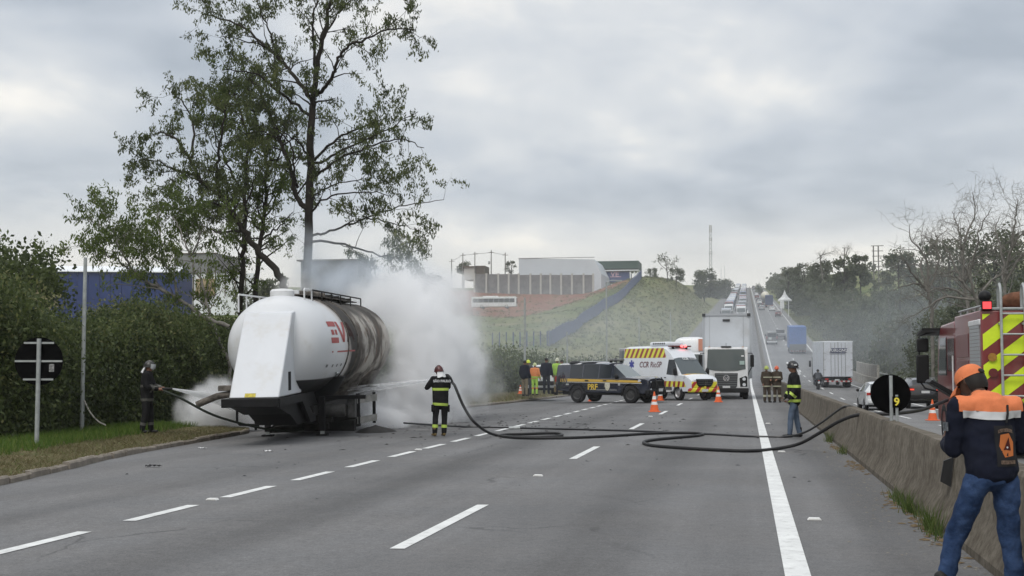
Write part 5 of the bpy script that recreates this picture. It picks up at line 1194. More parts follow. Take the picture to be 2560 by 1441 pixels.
def flatbed():
    o = empty('pickup_truck', (0, 0, 0), 0, 'silver pickup with an open bed driving beside the dark van', 'pickup'); MB().bb((-.9, -2.6, .75), (.9, -2.5, 1.2)).build('tailgate', M_carsil, o, bevel=.03)
    for s in (-1, 1): MB().bb((s*.86-.05, -2.5, .75), (s*.86+.05, -.2, 1.2)).build('bed_side', M_carsil, o); [wheel(o, (s*.78, y, .38), .38, .25) for y in (-1.5, 1.6)]
    MB().bb((-.86, -2.5, .7), (.86, -.2, .76)).build('bed_floor', M_black, o); MB().bb((-.88, -.2, .6), (.88, 2.6, 1.15)).build('body', M_carsil, o, bevel=.12); MB().prism([(-.2, 1.1), (-.05, 1.75), (1.0, 1.75), (1.6, 1.1)], 'x', -.74, .74).build('cabin', M_glass, o, bevel=.05); MB().bb((-.85, -2.72, .45), (.85, -2.55, .65)).build('rear_bumper', M_black, o, bevel=.03)
    return o
put(flatbed(), 5.95, 236)
put(car('car', 'dark red car in the right lane beyond the blue truck', M_carred, suv=True), 8.3, 345); put(car('car', 'small white car just uphill of the dark red car', M_carwht), 7.6, 392)
dk = put(rear_truck('dark_truck', 'dark blue box truck climbing the hill beyond the white car', 2.5, 6, 4.0, mat('dark_blue_box', (.045, .06, .12), .5), tarp=True), 7.3, 425)
tk = put(rear_truck('cement_truck', 'truck with a pale rounded top right behind the dark blue box truck', 2.4, 5, 2.4, M_cargry, tarp=True), 6.5, 455); MB().ell((0, 2.5, 3.2), (1.5, 2.2, 1.5), 14, 9).build('drum', mat('cream_drum', (.6, .57, .48), .6), tk)
pal = [(M_carwht, 'white'), (M_carsil, 'silver'), (M_cargry, 'grey'), (M_carblk, 'black'), (M_carred, 'dark red')]
for i, (X, Y, k) in enumerate([(4.6, 400, 1), (4.5, 432, 2), (4.7, 470, 0), (4.6, 505, 2), (8.0, 520, 3), (4.5, 560, 4), (7.9, 575, 2), (4.7, 615, 0), (8.1, 640, 4), (4.6, 690, 1), (7.9, 720, 3), (4.5, 770, 2), (8, 800, 0), (4.6, 850, 3), (8, 865, 2)]):
    m, nm = pal[k]; c = car('car', f'small {nm} car far up the opposite carriageway driving towards the crest', m, 'cars far up the opposite carriageway'); put(c, X, Y)
# the queue behind the lorry: vehicles face the camera
QG = 'vehicles queuing up the hill'
protos = [lorry('queued_lorry', f'{c} lorry standing in the queue up the hill', (2.4, 6.5, 2.95), p, QG, False, 2.75, b_) for c, p, b_ in (('white', M_carwht, M_white), ('grey', M_carsil, mat('silver_box', (.42, .45, .5), .5)), ('red', mat('lorry_red', (.25, .03, .03), .4), mat('silver_box', (.42, .45, .5), .5)), ('blue', mat('lorry_blue', (.08, .15, .33), .4), M_white))]
cprot = [car('queued_car', f'{c} car standing in the queue up the hill', m, QG) for c, m in (('white', M_carwht), ('silver', M_carsil), ('black', M_carblk))]
used = set(); Y = 262.
i = 0
while Y < 900:
    for X in (-1.35, -4.95):
        r = random.random(); p = random.choice(protos) if r < .62 else random.choice(cprot)
        if p.name in used: c = copy_tree(p)
        else: c = p; used.add(p.name)
        put(c, X+random.uniform(-.2, .2), Y+random.uniform(-3, 3), math.pi, False)
        c['label'] = p['label'].split(' standing')[0].split(' in the')[0]+(' in the queue column beside the median barrier' if X > -2 else ' in the queue column on the verge side')
    Y += 17+Y*.006
for p in protos+cprot:
    if p.name not in used: put(p, -1.4, 250, math.pi, False)
# white tank lorry and an older lorry waiting behind the ambulance
tl = lorry('tank_lorry', 'white tank lorry with orange panel waiting left of the box lorry', (2.2, 1.0, 1.6), M_dirtywhite, None, False, 2.75, M_black); tl.location = (-3.75, 86, 0); tl.rotation_euler = (0, 0, math.pi)
tb_ = MB(); tb_.loft([[Vector((abs(math.cos(q))**.55*math.copysign(w_, math.cos(q)), y_, 2.85+abs(math.sin(q))**.55*math.copysign(h_, math.sin(q)))) for q in np.linspace(0, 2*math.pi, 36, endpoint=False)] for y_, w_, h_ in ((-10, .7, .5), (-9.8, 1.1, .85), (-9.5, 1.22, 1.), (-2.7, 1.22, 1.), (-2.35, 1.1, .88), (-2.2, .8, .6))]); tb_.build('tank', M_white, tl)
MB().bb((-1.24, -2.34, 2.88), (1.24, -2.3, 2.95)).build('tank_band', M_carsil, tl); MB().bb((-1.25, -2.4, 2.9), (-.5, -2.1, 3.7)).build('orange_panel', mat('faded_orange', (.5, .2, .12), .6), tl)
MB().tube([(-.9, -2.6, 4.1), (-.9, -2.6, 4.55), (-.9, -8.5, 4.55), (-.9, -8.5, 4.1)], .03, 6).build('railing', M_dirtywhite, tl)
ol = lorry('parked_lorry', 'grey lorry half hidden behind the police pickup and the ambulance', (2.3, 5, 3.1), M_cargry, None, False, 3.0, mat('grey_load', (.16, .15, .14), .8, var=.4, vscale=2)); ol.location = (-6.9, 82, zx(-6.9, 82)); ol.rotation_euler = (0, 0, math.pi)
MB().bb((-1.2, -2.2, 3.0), (1.2, -.35, 3.05)).build('roof_edge', M_dirtywhite, ol)
# bus on the field
def bus():
    o = empty('bus', (0, 0, 0), 0, 'white bus with dark windows parked on the grass below the red earth', 'bus'); L_, w = 12., 1.25
    MB().prism([(-6, .45), (-6, 2.9), (-5.85, 3.1), (5.8, 3.1), (6, 2.9), (6, .45)], 'x', -w, w).build('body', mat('bus_white', (.62, .66, .66), .4, dirt=(.5, .52, .5), dscale=.4), o, bevel=.08)
    for s in (-1, 1):
        for k in range(8): MB().bb((s*w-.02, -5.6+1.4*k, 1.55), (s*w+.02, -5.6+1.4*k+1.34, 2.6)).build('side_window', M_glass, o)
        for y in (-3.2, 3.4): wheel(o, (s*1.1, y, .5), .5, .3)
    MB().bb((-1.1, 5.98, 1.3), (1.1, 6.04, 2.8)).build('windscreen', M_glass, o); MB().bb((-.8, -3, 3.1), (.8, 1, 3.3)).build('roof_unit', M_white, o, bevel=.05)
    MB().bb((-1.27, .8, .45), (-1.262, 1.6, 2.5)).build('door', M_glass, o)
    return o
bs = bus(); p = at(1236, 795, 332); bs.location = (p.x, p.y, HT(p.x, p.y)+.8); bs.rotation_euler = (0, R(-1), R(-88))
# ================================================================== fire engine on the opposite carriageway (origin: rear left corner line, y forward)
M_fred = mat('fire_engine_red', (.17, .018, .022), .3, coat=.4, var=.1, vscale=1.5, dirt=(.20, .085, .075), dscale=1.2)
M_shut = mat('aluminium_shutter', (.42, .44, .46), .4, metal=.5)
def fire_engine():
    o = empty('fire_engine', (5.86, 27.0, zo(27)), 0, 'red fire engine with lime chevrons and a ladder on its rear', 'fire engine'); w = 1.23
    bd = MB().bb((-w, .0, .55), (w, 3.3, 2.98)).build('rear_body', M_fred, o, bevel=.03)
    # chevrons on the back, mirrored about the middle; each stripe one piece
    zb0, zt0 = .75, 2.90
    def clip(poly, f):
        out = []
        for a, b in zip(poly, poly[1:]+poly[:1]):
            fa, fb = f(a), f(b)
            if fa >= 0: out.append(a)
            if fa*fb < 0: t = fa/(fa-fb); out.append((a[0]+(b[0]-a[0])*t, a[1]+(b[1]-a[1])*t))
        return out
    for k in range(-6, 12):
        for s in (-1, 1):
            c = .30+k*.62; sl = .78     # band c < z - sl*xx < c+.31, xx measured from the outer edge
            P = [(0, zb0), (w-.06, zb0), (w-.06, zt0), (0, zt0)]
            P = clip(P, lambda p: p[1]-sl*p[0]-c); P = clip(P, lambda p: c+.33-(p[1]-sl*p[0])) if len(P) > 2 else P
            if len(P) > 2:
                q = [(s*(w-.03-x), -.006, z) for x, z in P]; MB().add(q+[(x, -.001, z) for x, _, z in q], [tuple(range(len(q)))]).build('chevron', M_lime, bd, smooth=0)
    # ladder with hooked rails
    ld = MB().tube([(-.86, -.12, .6), (-.86, -.12, 3.3), (-.86, -.09, 3.42), (-.86, -.0, 3.5), (-.86, .12, 3.46), (-.86, .18, 3.3), (-.86, .18, 3.0)], .028, 8).build('ladder_rail', M_steel, o)
    MB().tube([(-.41, -.12, .6), (-.41, -.12, 3.3), (-.41, -.09, 3.42), (-.41, -.0, 3.5), (-.41, .12, 3.46), (-.41, .18, 3.3), (-.41, .18, 3.0)], .028, 8).build('ladder_rail', M_steel, o)
    for k in range(6): MB().cyl((-.86, -.12, .85+.41*k), (-.41, -.12, .85+.41*k), .02, n=8).build('ladder_rung', M_steel, o)
    for z in (1.2, 2.7):
        for x in (-.86, -.41): MB().box((x-.02, -.06, z), (.05, .12, .04)).build('ladder_bracket', M_steel, o)
    MB().bb((-w-.01, -.02, 2.98), (w+.01, .1, 3.03)).build('top_rail', M_steel, o, bevel=.01)
    MB().lathe([(.085, 0), (.085, .03), (.07, .045), (.01, .05)], (-1.03, -.05, 2.03), 'y', 18).build('amber_lamp', mat('round_amber', (.32, .16, .02), .35, var=.2, vscale=20), o)
    MB().lathe([(.09, 0), (.09, .03), (.01, .05)], (-1.02, -.05, 1.72), 'y', 18).build('red_lamp', mat('round_red', (.11, .012, .012), .4), o)
    rl = MB().bb((-1.22, -.09, 2.98), (-1.02, .06, 3.16)).build('corner_beacon', M_gap, o, bevel=.01); MB().bb((-1.2, -.1, 3.0), (-1.04, -.088, 3.14)).build('lit_panel', mat('lit_corner_red', (.6, .03, .03), .3, emit=(1, .06, .07, 1.4)), rl)
    MB().ell((-1.1, .25, 3.27), (.13, .16, .12), 12, 8).build('spotlight', M_black, o); MB().cyl((-1.1, .25, 2.98), (-1.1, .25, 3.2), .03, n=6).build('spotlight_stem', M_black, o)
    MB().ell((-.35, .6, 3.16), (.42, .35, .22), 12, 8).build('rolled_canvas', mat('rusty_canvas', (.13, .06, .035), .9, var=.4, vscale=6, bump=.6, bscale=8), o)
    MB().tube([(-1.14, .2, 3.08), (-1.14, 3.2, 3.08)], .025, 6).build('roof_rail', M_steel, o)
    for y in (.3, 1.2, 2.1, 3.0): MB().cyl((-1.14, y, 2.96), (-1.14, y, 3.08), .02, n=6).build('rail_post', M_steel, o)
    # roller shutter and recessed panels on the left side
    for k in range(24): MB().bb((-w-.02, .14, .92+.074*k), (-w-.001, 1.25, .92+.074*k+.066)).build('shutter_slat', M_shut, o)
    MB().bb((-w-.03, .05, 2.68), (-w+.05, 1.34, 2.80)).build('shutter_box', M_dirtywhite, o, bevel=.02)
    for z0, z1 in ((2.05, 2.55), (1.45, 1.98), (.95, 1.38)): MB().bb((-w-.012, 1.5, z0), (-w-.001, 3.1, z1)).build('side_panel', mat('dull_red_panel', (.15, .05, .055), .35, var=.15, vscale=2), o, bevel=.006)
    for z in (1.40, 1.32, 1.24): MB().bb((-w-.016, 1.5, z), (-w-.002, 3.2, z+.035)).build('trim_strip', M_shut, o)
    # cab
    cab = MB().prism([(3.4, .6), (3.4, 2.80), (3.6, 2.90), (5.6, 2.86), (6.05, 2.55), (6.3, 1.6), (6.3, .55), (5.9, .5), (4.6, .5)], 'x', -w+.02, w-.02).build('cab', M_fred, o, smooth=30, bevel=.05)
    MB().prism([(4.7, 1.65), (4.7, 2.55), (5.65, 2.55), (6.0, 1.65)], 'x', -w+.005, -w+.018).build('door_window', M_glass, o); MB().bb((-w+.005, 3.55, 1.75), (-w+.018, 4.5, 2.5)).build('rear_door_window', mat('dusty_glass', (.06, .04, .042), .2), o)
    mr_ = MB().tube([(-w, 6.1, 2.72), (-w-.25, 6.15, 2.68), (-w-.42, 6.15, 2.6), (-w-.42, 6.15, 1.5), (-w-.3, 6.12, 1.32), (-w, 6.1, 1.25)], .022, 6).build('mirror_frame', M_black, o)
    MB().bb((-w-.48, 6.05, 2.22), (-w-.2, 6.2, 2.56)).build('mirror', M_black, mr_, bevel=.04); MB().bb((-w-.50, 6.05, 1.45), (-w-.2, 6.2, 2.15)).build('mirror', M_black, mr_, bevel=.04)
    MB().prism([(5.7, 2.74), (5.7, 2.80), (6.75, 2.70), (6.75, 2.64)], 'x', -w-.40, w).build('sun_visor', M_black, o)
    MB().cyl((-w-.05, 3.35, 1.25), (-w-.05, 3.35, 2.1), .02, n=6).build('grab_handle', M_dirtywhite, o)
    # opened compartment flap and pump outlet
    MB().prism([(-w-.72, 1.50), (-w-.66, 1.57), (-w+.02, 1.16), (-w-.04, 1.08)], 'y', 2.2, 3.0).build('open_flap', M_black, o, bevel=.015)
    MB().tube([(-w+.1, 2.9, .78), (-w-.12, 2.3, .86), (-w-.28, 1.4, .92), (-w-.33, 1.05, .92)], .055, 8).build('pump_outlet', M_steel, o)
    for y in (3.4, 4.3): MB().bb((-w-.04, y, .35), (-w, y+.06, 1.1)).build('step_post', mat('red_step', (.2, .06, .06), .5), o)
    MB().bb((-w-.06, 3.4, .35), (-w+.1, 4.36, .42)).build('step', M_shut, o)
    for s in (-1, 1):
        wheel(o, (s*(w-.16), 5.3, .5), .5, .3, 'wheel', M_steel); wheel(o, (s*(w-.24), 1.75, .5), .5, .48, 'wheel', M_steel)
        MB().tube([(s*(w+.01), 1.75+.6*math.cos(a), .5+.6*math.sin(a)) for a in np.linspace(.1, math.pi-.1, 12)], .04, 6).build('wheel_arch', M_black, o)
    MB().bb((-1.0, .2, .42), (1.0, 6, .62)).build('chassis', M_black, o); MB().bb((-w, -.1, .45), (w, .1, .62)).build('rear_bumper', M_steel, o, bevel=.02)
    return o
fire_engine()

# ================================================================== people
def blob(name, caps, m, parent, voxel=.018, smooth=5, wrinkle=0., wsize=.12):
    """union of tapered capsules turned into one continuous skin.  cap: (p0, p1, r0, r1[, hint]); r a number or (side, front) pair"""
    b = MB()
    for c in caps:
        p0, p1, r0, r1 = [c[0], c[1], c[2], c[3]]; hint = c[4] if len(c) > 4 else (0, 1, 0)
        p0, p1 = Vector(p0), Vector(p1); r0 = (r0, r0) if not isinstance(r0, tuple) else r0; r1 = (r1, r1) if not isinstance(r1, tuple) else r1
        ax = p1-p0
        if ax.length < 1e-5: ax = Vector((0, 0, 1))
        L_ = ax.length; ax.normalize(); rings = []; e0, e1 = min(r0), min(r1)
        hv = Vector(hint); hv = hv if abs(ax.dot(hv.normalized())) < .95 else Vector((1, 0, 0))
        for t, k in ((-1, .05), (-.86, .5), (-.5, .866), (0, 1)): rings.append(b.ring(p0+ax*e0*t, ax, r0[0]*k, r0[1]*k, 14, hv))
        for t, k in ((0, 1), (.5, .866), (.86, .5), (1, .05)): rings.append(b.ring(p1+ax*e1*t, ax, r1[0]*k, r1[1]*k, 14, hv))
        b.loft(rings)
    o = b.build('tmp', m, None, smooth=0)
    r = o.modifiers.new('r', 'REMESH'); r.mode = 'VOXEL'; r.voxel_size = voxel
    if wrinkle:
        tx = bpy.data.textures.new('w', 'CLOUDS'); tx.noise_scale = wsize; tx.noise_depth = 3
        d = o.modifiers.new('d', 'DISPLACE'); d.texture = tx; d.strength = wrinkle; d.mid_level = .5; d.texture_coords = 'GLOBAL'
    s = o.modifiers.new('s', 'SMOOTH'); s.factor = .5; s.iterations = smooth
    dg = bpy.context.evaluated_depsgraph_get(); dg.update(); me = bpy.data.meshes.new_from_object(o.evaluated_get(dg)); bpy.data.objects.remove(o)
    me.name = name; me.shade_smooth(); me.materials.clear(); return link_mesh(name, me, parent, [m])
def band(src, p, axis, half, m, name, parent, off=.007, keep=None):
    """strip of a garment's own surface between two planes, lifted off it"""
    bm = bmesh.new(); bm.from_mesh(src.data); ax = Vector(axis).normalized(); p = Vector(p)
    for sg in (1, -1):
        g = bm.verts[:]+bm.edges[:]+bm.faces[:]; bmesh.ops.bisect_plane(bm, geom=g, plane_co=p+ax*half*sg, plane_no=ax*sg, clear_outer=True)
    if keep: bmesh.ops.delete(bm, geom=[f for f in bm.faces if not keep(f.calc_center_median())], context='FACES')
    bm.normal_update()
    for v in bm.verts: v.co += v.normal*off
    me = bpy.data.meshes.new(name); bm.to_mesh(me); bm.free(); me.shade_smooth(); return link_mesh(name, me, parent, [m])
M_skin = mat('skin', (.25, .13, .085), .5, var=.08, vscale=12); M_skind = mat('dark_skin', (.085, .045, .03), .5, var=.08, vscale=12)
M_turn = mat('black_turnout_cloth', (.012, .012, .013), .85, var=.35, vscale=7, bump=.4, bscale=14); M_brownc = mat('brown_turnout_cloth', (.055, .042, .032), .85, var=.25, vscale=6)
M_jean = mat('blue_denim', (.085, .115, .165), .85, var=.22, vscale=6, bump=.35, bscale=40); M_jeand = mat('dark_blue_denim', (.014, .030, .075), .9, color2=(.040, .072, .155), vscale=7, bump=.6, bscale=22)
M_band = mat('lime_reflective_band', (.42, .56, .10), .5, var=.12, vscale=25); M_silver = mat('silver_reflective', (.52, .53, .54), .4); M_boot = mat('tan_boot', (.12, .085, .035), .7, var=.25, vscale=12); M_bootb = mat('black_boot', (.012, .012, .012), .6)
M_hair = mat('dark_hair', (.012, .010, .009), .6); M_glove = mat('grey_glove', (.13, .12, .11), .8); M_navyc = mat('navy_cloth', (.008, .010, .020), .85, var=.3, vscale=5, bump=.3, bscale=12)
def hand(p, d, palm_n, s=1., curl=.5):
    """capsules for a hand: palm from wrist p along d, four unequal fingers curling towards palm_n and a thumb from the side"""
    d = Vector(d).normalized(); n = Vector(palm_n); n = (n-d*n.dot(d)).normalized(); sd = d.cross(n); c = []
    p = Vector(p); k = p+d*.085*s; c.append((p, k, (.022*s, .034*s), (.020*s, .042*s), n))
    for i, l in enumerate((.070, .080, .075, .058)):
        b = k+sd*(.030-.020*i)*s; m1 = b+(d*math.cos(curl)+n*math.sin(curl))*l*.55*s; e = m1+(d*math.cos(curl*2.3)+n*math.sin(curl*2.3))*l*.5*s
        c += [(b, m1, .0105*s, .0095*s), (m1, e, .0095*s, .008*s)]
    t0 = p+d*.03*s+sd*.030*s; t1 = t0+(d*.6+sd*.55+n*.4).normalized()*.045*s; c += [(t0, t1, .014*s, .011*s), (t1, t1+(d*.8+n*.6).normalized()*.032*s, .011*s, .009*s)]
    return c
def human(name, label, J, cloth, loc, rz, skin=None, vox=.016, group=None, s=1., hands=(1, 1), curl=.6):
    """J: joints in metres, person faces +y.  Returns root and parts"""
    o = empty(name, loc, rz, label, 'person', group); V = {k: Vector(v) for k, v in J.items()}; sk = skin or M_skin
    hd = V['head']; fw = V.get('face', Vector((0, 1, 0))).normalized(); up = V.get('up', Vector((0, 0, 1))).normalized(); rt = fw.cross(up).normalized(); up = rt.cross(fw)
    nk = V['neck']; C = []
    C += [(hd-up*.01-fw*.01, hd+up*.035-fw*.012, (.078, .094), (.074, .088), fw), (hd-up*.07+fw*.018, hd-up*.03+fw*.02, (.052, .06), (.066, .08), fw), (nk, hd-up*.06-fw*.02, .058, .054)]
    C += [(hd+fw*.088-up*.015, hd+fw*.104-up*.038, .010, .015), (hd+fw*.074-up*.075, hd+fw*.076-up*.075, (.028, .012), (.028, .012), fw)]
    for q in (-1, 1): C += [(hd+rt*q*.080-fw*.01-up*.02, hd+rt*q*.082-fw*.016+up*.025, .012, .014)]
    # core of the body and limbs, hidden under the clothes, so that the body is one piece
    C += [(V['pelvis'], V['chest'], (.11, .08), (.13, .09), (0, 1, 0)), (V['chest'], nk, (.13, .08), .055)]
    for q in 'LR':
        C += [(nk, V['sh'+q], .05, .05), (V['sh'+q], V['el'+q], .042, .036), (V['el'+q], V['wr'+q], .036, .028), (V['pelvis'], V['hip'+q], .08, .08), (V['hip'+q], V['kn'+q], .07, .05), (V['kn'+q], V['an'+q], .048, .036)]
        if hands[0 if q == 'L' else 1]:
            d = V['wr'+q]-V['el'+q]; C += hand(V['wr'+q], V.get('hd'+q, d), V.get('pn'+q, Vector((0, 0, -1)) if abs(d.normalized().z) < .7 else Vector((.6 if q == 'L' else -.6, .5, 0))), 1., curl)
    b = blob('body', C, sk, o, vox if vox < .012 else .0085 if vox < .02 else .015, 2)
    if vox < .02:
        for q in (-1, 1): MB().ell(hd+fw*.083+rt*q*.032+up*.008, (.010, .010, .008), 8, 6).build('eye', M_hair, b)
    return o, b, V, (hd, fw, up, rt)
def jacket(o, V, m, vox=.016, fat=1., long=.0, collar=True, wr=.012):
    C = [(V['pelvis']+Vector((0, 0, .02-long)), V['chest']-Vector((0, 0, .06)), (.195*fat, .140*fat), (.205*fat, .145*fat)), (V['chest']-Vector((0, 0, .06)), V['chest']+Vector((0, 0, .10)), (.205*fat, .145*fat), (.17*fat, .12*fat)), (V['chest']+Vector((0, 0, .08)), V['neck']-Vector((0, 0, .01)), (.12*fat, .10*fat), .07*fat)]
    for q in 'LR':
        w = V['wr'+q]; e = V['el'+q]; w2 = w+(e-w)*.10
        C += [(V['chest']+Vector((0, 0, .10)), V['sh'+q], .085*fat, .085*fat), (V['sh'+q], e, .080*fat, .064*fat), (e, w2, .064*fat, .054*fat)]
    return blob('jacket', C, m, o, vox, 5, wr, .10)
def trousers(o, V, m, vox=.016, fat=1., wr=.012, cuff=.02):
    C = [(V['pelvis']+Vector((0, 0, .10)), V['pelvis']-Vector((0, 0, .02)), (.165*fat, .115*fat), (.175*fat, .125*fat))]
    for q in 'LR':
        a = V['an'+q]+(V['kn'+q]-V['an'+q])*cuff
        C += [(V['pelvis']-Vector((0, 0, .02)), V['hip'+q], .10*fat, .098*fat), (V['hip'+q], V['kn'+q], .098*fat, .074*fat), (V['kn'+q], a, .074*fat, .062*fat)]
    return blob('trousers', C, m, o, vox, 5, wr, .09)
def boots(o, V, m, vox=.014):
    for q in 'LR':
        a = V['an'+q]; t = V['toe'+q]; d = (t-a); d.z = 0; d.normalize()
        blob('boot', [(a+Vector((0, 0, .12)), a-Vector((0, 0, .02)), .056, .054), (Vector((a.x, a.y, .045))-d*.03, Vector((t.x, t.y, max(.032, t.z)))-d*.02, (.042, .044), (.045, .032), (0, 0, 1))], m, o, vox, 3)
def helmet(o, H, m, visor=True, brim=True, flap=None, tint=None, sc=1.):
    hd, fw, up, rt = H; M_ = Matrix((rt, fw, up)).transposed(); r = .118*sc; b = MB(); rings = []
    for k in range(9):
        t = k/8; a = t*math.pi*.56; rings.append([hd+up*(.0+r*1.22*math.cos(a))+M_ @ Vector((r*.93*math.sin(a)*math.cos(q), r*1.12*math.sin(a)*math.sin(q)-.008, 0)) for q in np.linspace(0, 2*math.pi, 20, endpoint=False)])
    rings[0] = [p*.3+(hd+up*r*1.22)*.7 for p in rings[0]]
    h = b.loft(rings).build('helmet', m, o, smooth=60)
    if brim: b2 = MB(); b2.loft([[hd+up*z+M_ @ Vector((w*math.cos(q), w*1.2*math.sin(q)-.012, 0)) for q in np.linspace(0, 2*math.pi, 20, endpoint=False)] for w, z in ((r*.9, .0), (r*1.06, -.012), (r*1.06, -.02), (r*.9, -.012))], cap=False); b2.build('brim', m, h)
    MB().tube([hd+up*(r*1.24*math.cos(a))+fw*(r*1.14*math.sin(a)-.008) for a in np.linspace(-1.3, 1.3, 10)], .011, 6).build('comb', m, h)
    if visor:
        V = []
        for z, f in ((.055, 1.22), (.0, 1.30), (-.055, 1.24)):
            for q in np.linspace(-1.15, 1.15, 9): V.append(hd+up*(z+.015)+rt*(r*1.08*math.sin(q))+fw*(r*f*math.cos(q)))
        MB().add(V, [(j*9+i, j*9+i+1, (j+1)*9+i+1, (j+1)*9+i) for j in range(2) for i in range(8)]).build('visor', tint or mat('silver_visor', (.5, .52, .54), .15, metal=.3), h)
    if flap:
        V = []
        for j in range(5):
            t = j/4
            for i in range(9): q = math.pi*(1.18+.64*i/8); V.append(hd+M_ @ Vector(((r*.96+.05*t)*math.cos(q), (r*1.1+.075*t)*math.sin(q), -.02-.15*t+.012*math.sin(i*1.7+t*3))))
        MB().add(V, [(j*9+i, j*9+i+1, (j+1)*9+i+1, (j+1)*9+i) for j in range(4) for i in range(8)]).build('neck_flap', flap, h)
    return h
def keep_torso(V, r=.30): return lambda c: abs(c.x-V['chest'].x) < .235
STAND = dict(pelvis=(0, 0, .95), chest=(0, 0, 1.32), neck=(0, 0, 1.50), head=(0, .02, 1.655), shL=(-.185, 0, 1.43), shR=(.185, 0, 1.43), elL=(-.27, -.02, 1.15), elR=(.27, -.02, 1.15), wrL=(-.27, .10, .92), wrR=(.27, .10, .92), hipL=(-.095, 0, .90), hipR=(.095, 0, .90), knL=(-.11, .02, .49), knR=(.11, .02, .49), anL=(-.115, 0, .09), anR=(.115, 0, .09), toeL=(-.14, .16, .04), toeR=(.14, .16, .04))
def pose(**k): d = dict(STAND); d.update(k); return d
FACE = lambda a: R(a-90)          # facing direction, degrees from +X
# ---- central firefighter, back to the camera, hose over the right shoulder
J = pose(chest=(-.0, .02, 1.32), neck=(-.02, .05, 1.50), head=(-.03, .08, 1.64), face=(-.35, .95, -.1), up=(-.08, .1, 1), elL=(-.33, .10, 1.22), wrL=(-.10, .34, 1.36), hdL=(.5, .6, .2), pnL=(0, 0, 1), elR=(.24, .14, 1.24), wrR=(.06, .36, 1.38), hdR=(-.5, .5, .2), pnR=(0, 0, -1), knL=(-.12, .03, .49), anL=(-.15, -.02, .09), anR=(.10, .02, .09), toeL=(-.17, .13, .04), toeR=(.10, .18, .04), hipL=(-.10, 0, .9))
loc = gnd(1101, 1090, -.06); loc.z = zx(loc.x, loc.y)
o, b, V, H = human('person', 'firefighter seen from behind spraying water, with a white neck flap and lime bands', J, None, loc, FACE(118))
jk = jacket(o, V, M_turn, fat=1.06, long=.16); tr_ = trousers(o, V, M_turn, fat=1.05); boots(o, V, M_boot)
band(jk, (0, 0, 1.18), (0, 0, 1), .032, M_band, 'reflective_band', jk, keep=keep_torso(V)); band(jk, (0, 0, .80), (.06, 0, 1), .032, M_band, 'reflective_band', jk)
for q in 'LR': band(tr_, V['an'+q]+(V['kn'+q]-V['an'+q])*.40, V['kn'+q]-V['an'+q], .038, M_band, 'reflective_band', tr_, keep=(lambda c: c.x < 0) if q == 'L' else (lambda c: c.x > 0))
helmet(o, H, mat('black_red_helmet', (.018, .013, .013), .3, color2=(.10, .016, .016), vscale=9), visor=False, flap=mat('white_flap', (.62, .63, .64), .7, var=.08, vscale=15, bump=.4, bscale=18))
text('SÃO PAULO', .085, M_silver, jk, frame((0, -.158, 1.385), (1, 0, 0), (0, .12, 1)), 'lettering', .004, bold=.003)
for s in (-1, 1): MB().box((s*.20, .0, .70), (.05, .17, .19)).build('cargo_pocket', M_turn, tr_, bevel=.02)
Rf = Matrix.Rotation(FACE(118), 3, 'Z')
H1 = [loc+Rf @ Vector(q) for q in ((-.06, .55, 1.41), (.0, .40, 1.42), (.10, .2, 1.47), (.17, .02, 1.535), (.215, -.13, 1.47), (.26, -.22, 1.33))]+H1[1:]
o_ = MB().tube(bezier(H1, 8), .034, 10).build('fire_hose', M_hose); tag(o_, 'thick black fire hose looping across the road from the fire engine to the firefighter', 'hose')
n2 = H1[0]; MB_ = MB().tube([H1[1], H1[0], H1[0]+(H1[0]-H1[1])*.8], [.036, .04, .028], 10).build('hose_nozzle', M_black); tag(MB_, 'black nozzle held up by the central firefighter', 'nozzle')
jet(H1[0]+(H1[0]-H1[1])*.8, at(880, 975, 35.5), .03, .16, .35, 'faint water jet from the hose of the central firefighter')
# ---- firefighter on the verge, side on, aiming a jet to the right
J = pose(head=(0, .05, 1.64), neck=(0, .02, 1.50), face=(.05, 1, -.12), elL=(-.25, .10, 1.17), wrL=(-.06, .33, 1.10), elR=(.25, .03, 1.15), wrR=(.08, .28, 1.08), hdL=(.4, .8, 0), hdR=(-.3, .8, 0), knL=(-.10, .06, .49), anL=(-.11, .08, .09), toeL=(-.11, .25, .04), anR=(.11, -.08, .09), toeR=(.12, .1, .04), knR=(.11, 0, .49))
x, y = -14.6, 29.6; zv = vz(x, y)+.02
o, b, V, H = human('person', 'firefighter in black gear standing on the verge, aiming a hose at the trailer', J, None, (x, y, zv), FACE(12))
jk = jacket(o, V, M_turn, fat=1.08, long=.14); tr_ = trousers(o, V, M_turn, fat=1.12); boots(o, V, M_bootb)
M_dim = mat('dull_grey_band', (.10, .10, .09), .7, var=.2, vscale=20)
band(jk, (0, 0, .82), (0, 0, 1), .035, M_dim, 'reflective_band', jk); band(jk, (0, 0, 1.16), (0, 0, 1), .03, M_dim, 'reflective_band', jk, keep=keep_torso(V))
for q in 'LR': band(tr_, V['an'+q]+(V['kn'+q]-V['an'+q])*.35, V['kn'+q]-V['an'+q], .035, M_dim, 'reflective_band', tr_, keep=(lambda c: c.x < 0) if q == 'L' else (lambda c: c.x > 0)); band(jk, V['el'+q]+(V['wr'+q]-V['el'+q])*.55, V['wr'+q]-V['el'+q], .03, M_dim, 'reflective_band', jk, keep=(lambda c, w=(V['el'+q]+V['wr'+q])/2: (c-w).length < .13))
helmet(o, H, mat('dark_helmet', (.028, .028, .026), .35), visor=True, flap=mat('white_flap', (.6, .6, .6), .7))
hd, fw, up, rt = H; MB().ell(hd+fw*.085-up*.055, (.05, .035, .03), 10, 7, Matrix((rt, fw, up)).transposed()).build('face_mask', mat('mask_white', (.5, .5, .5), .6), b)
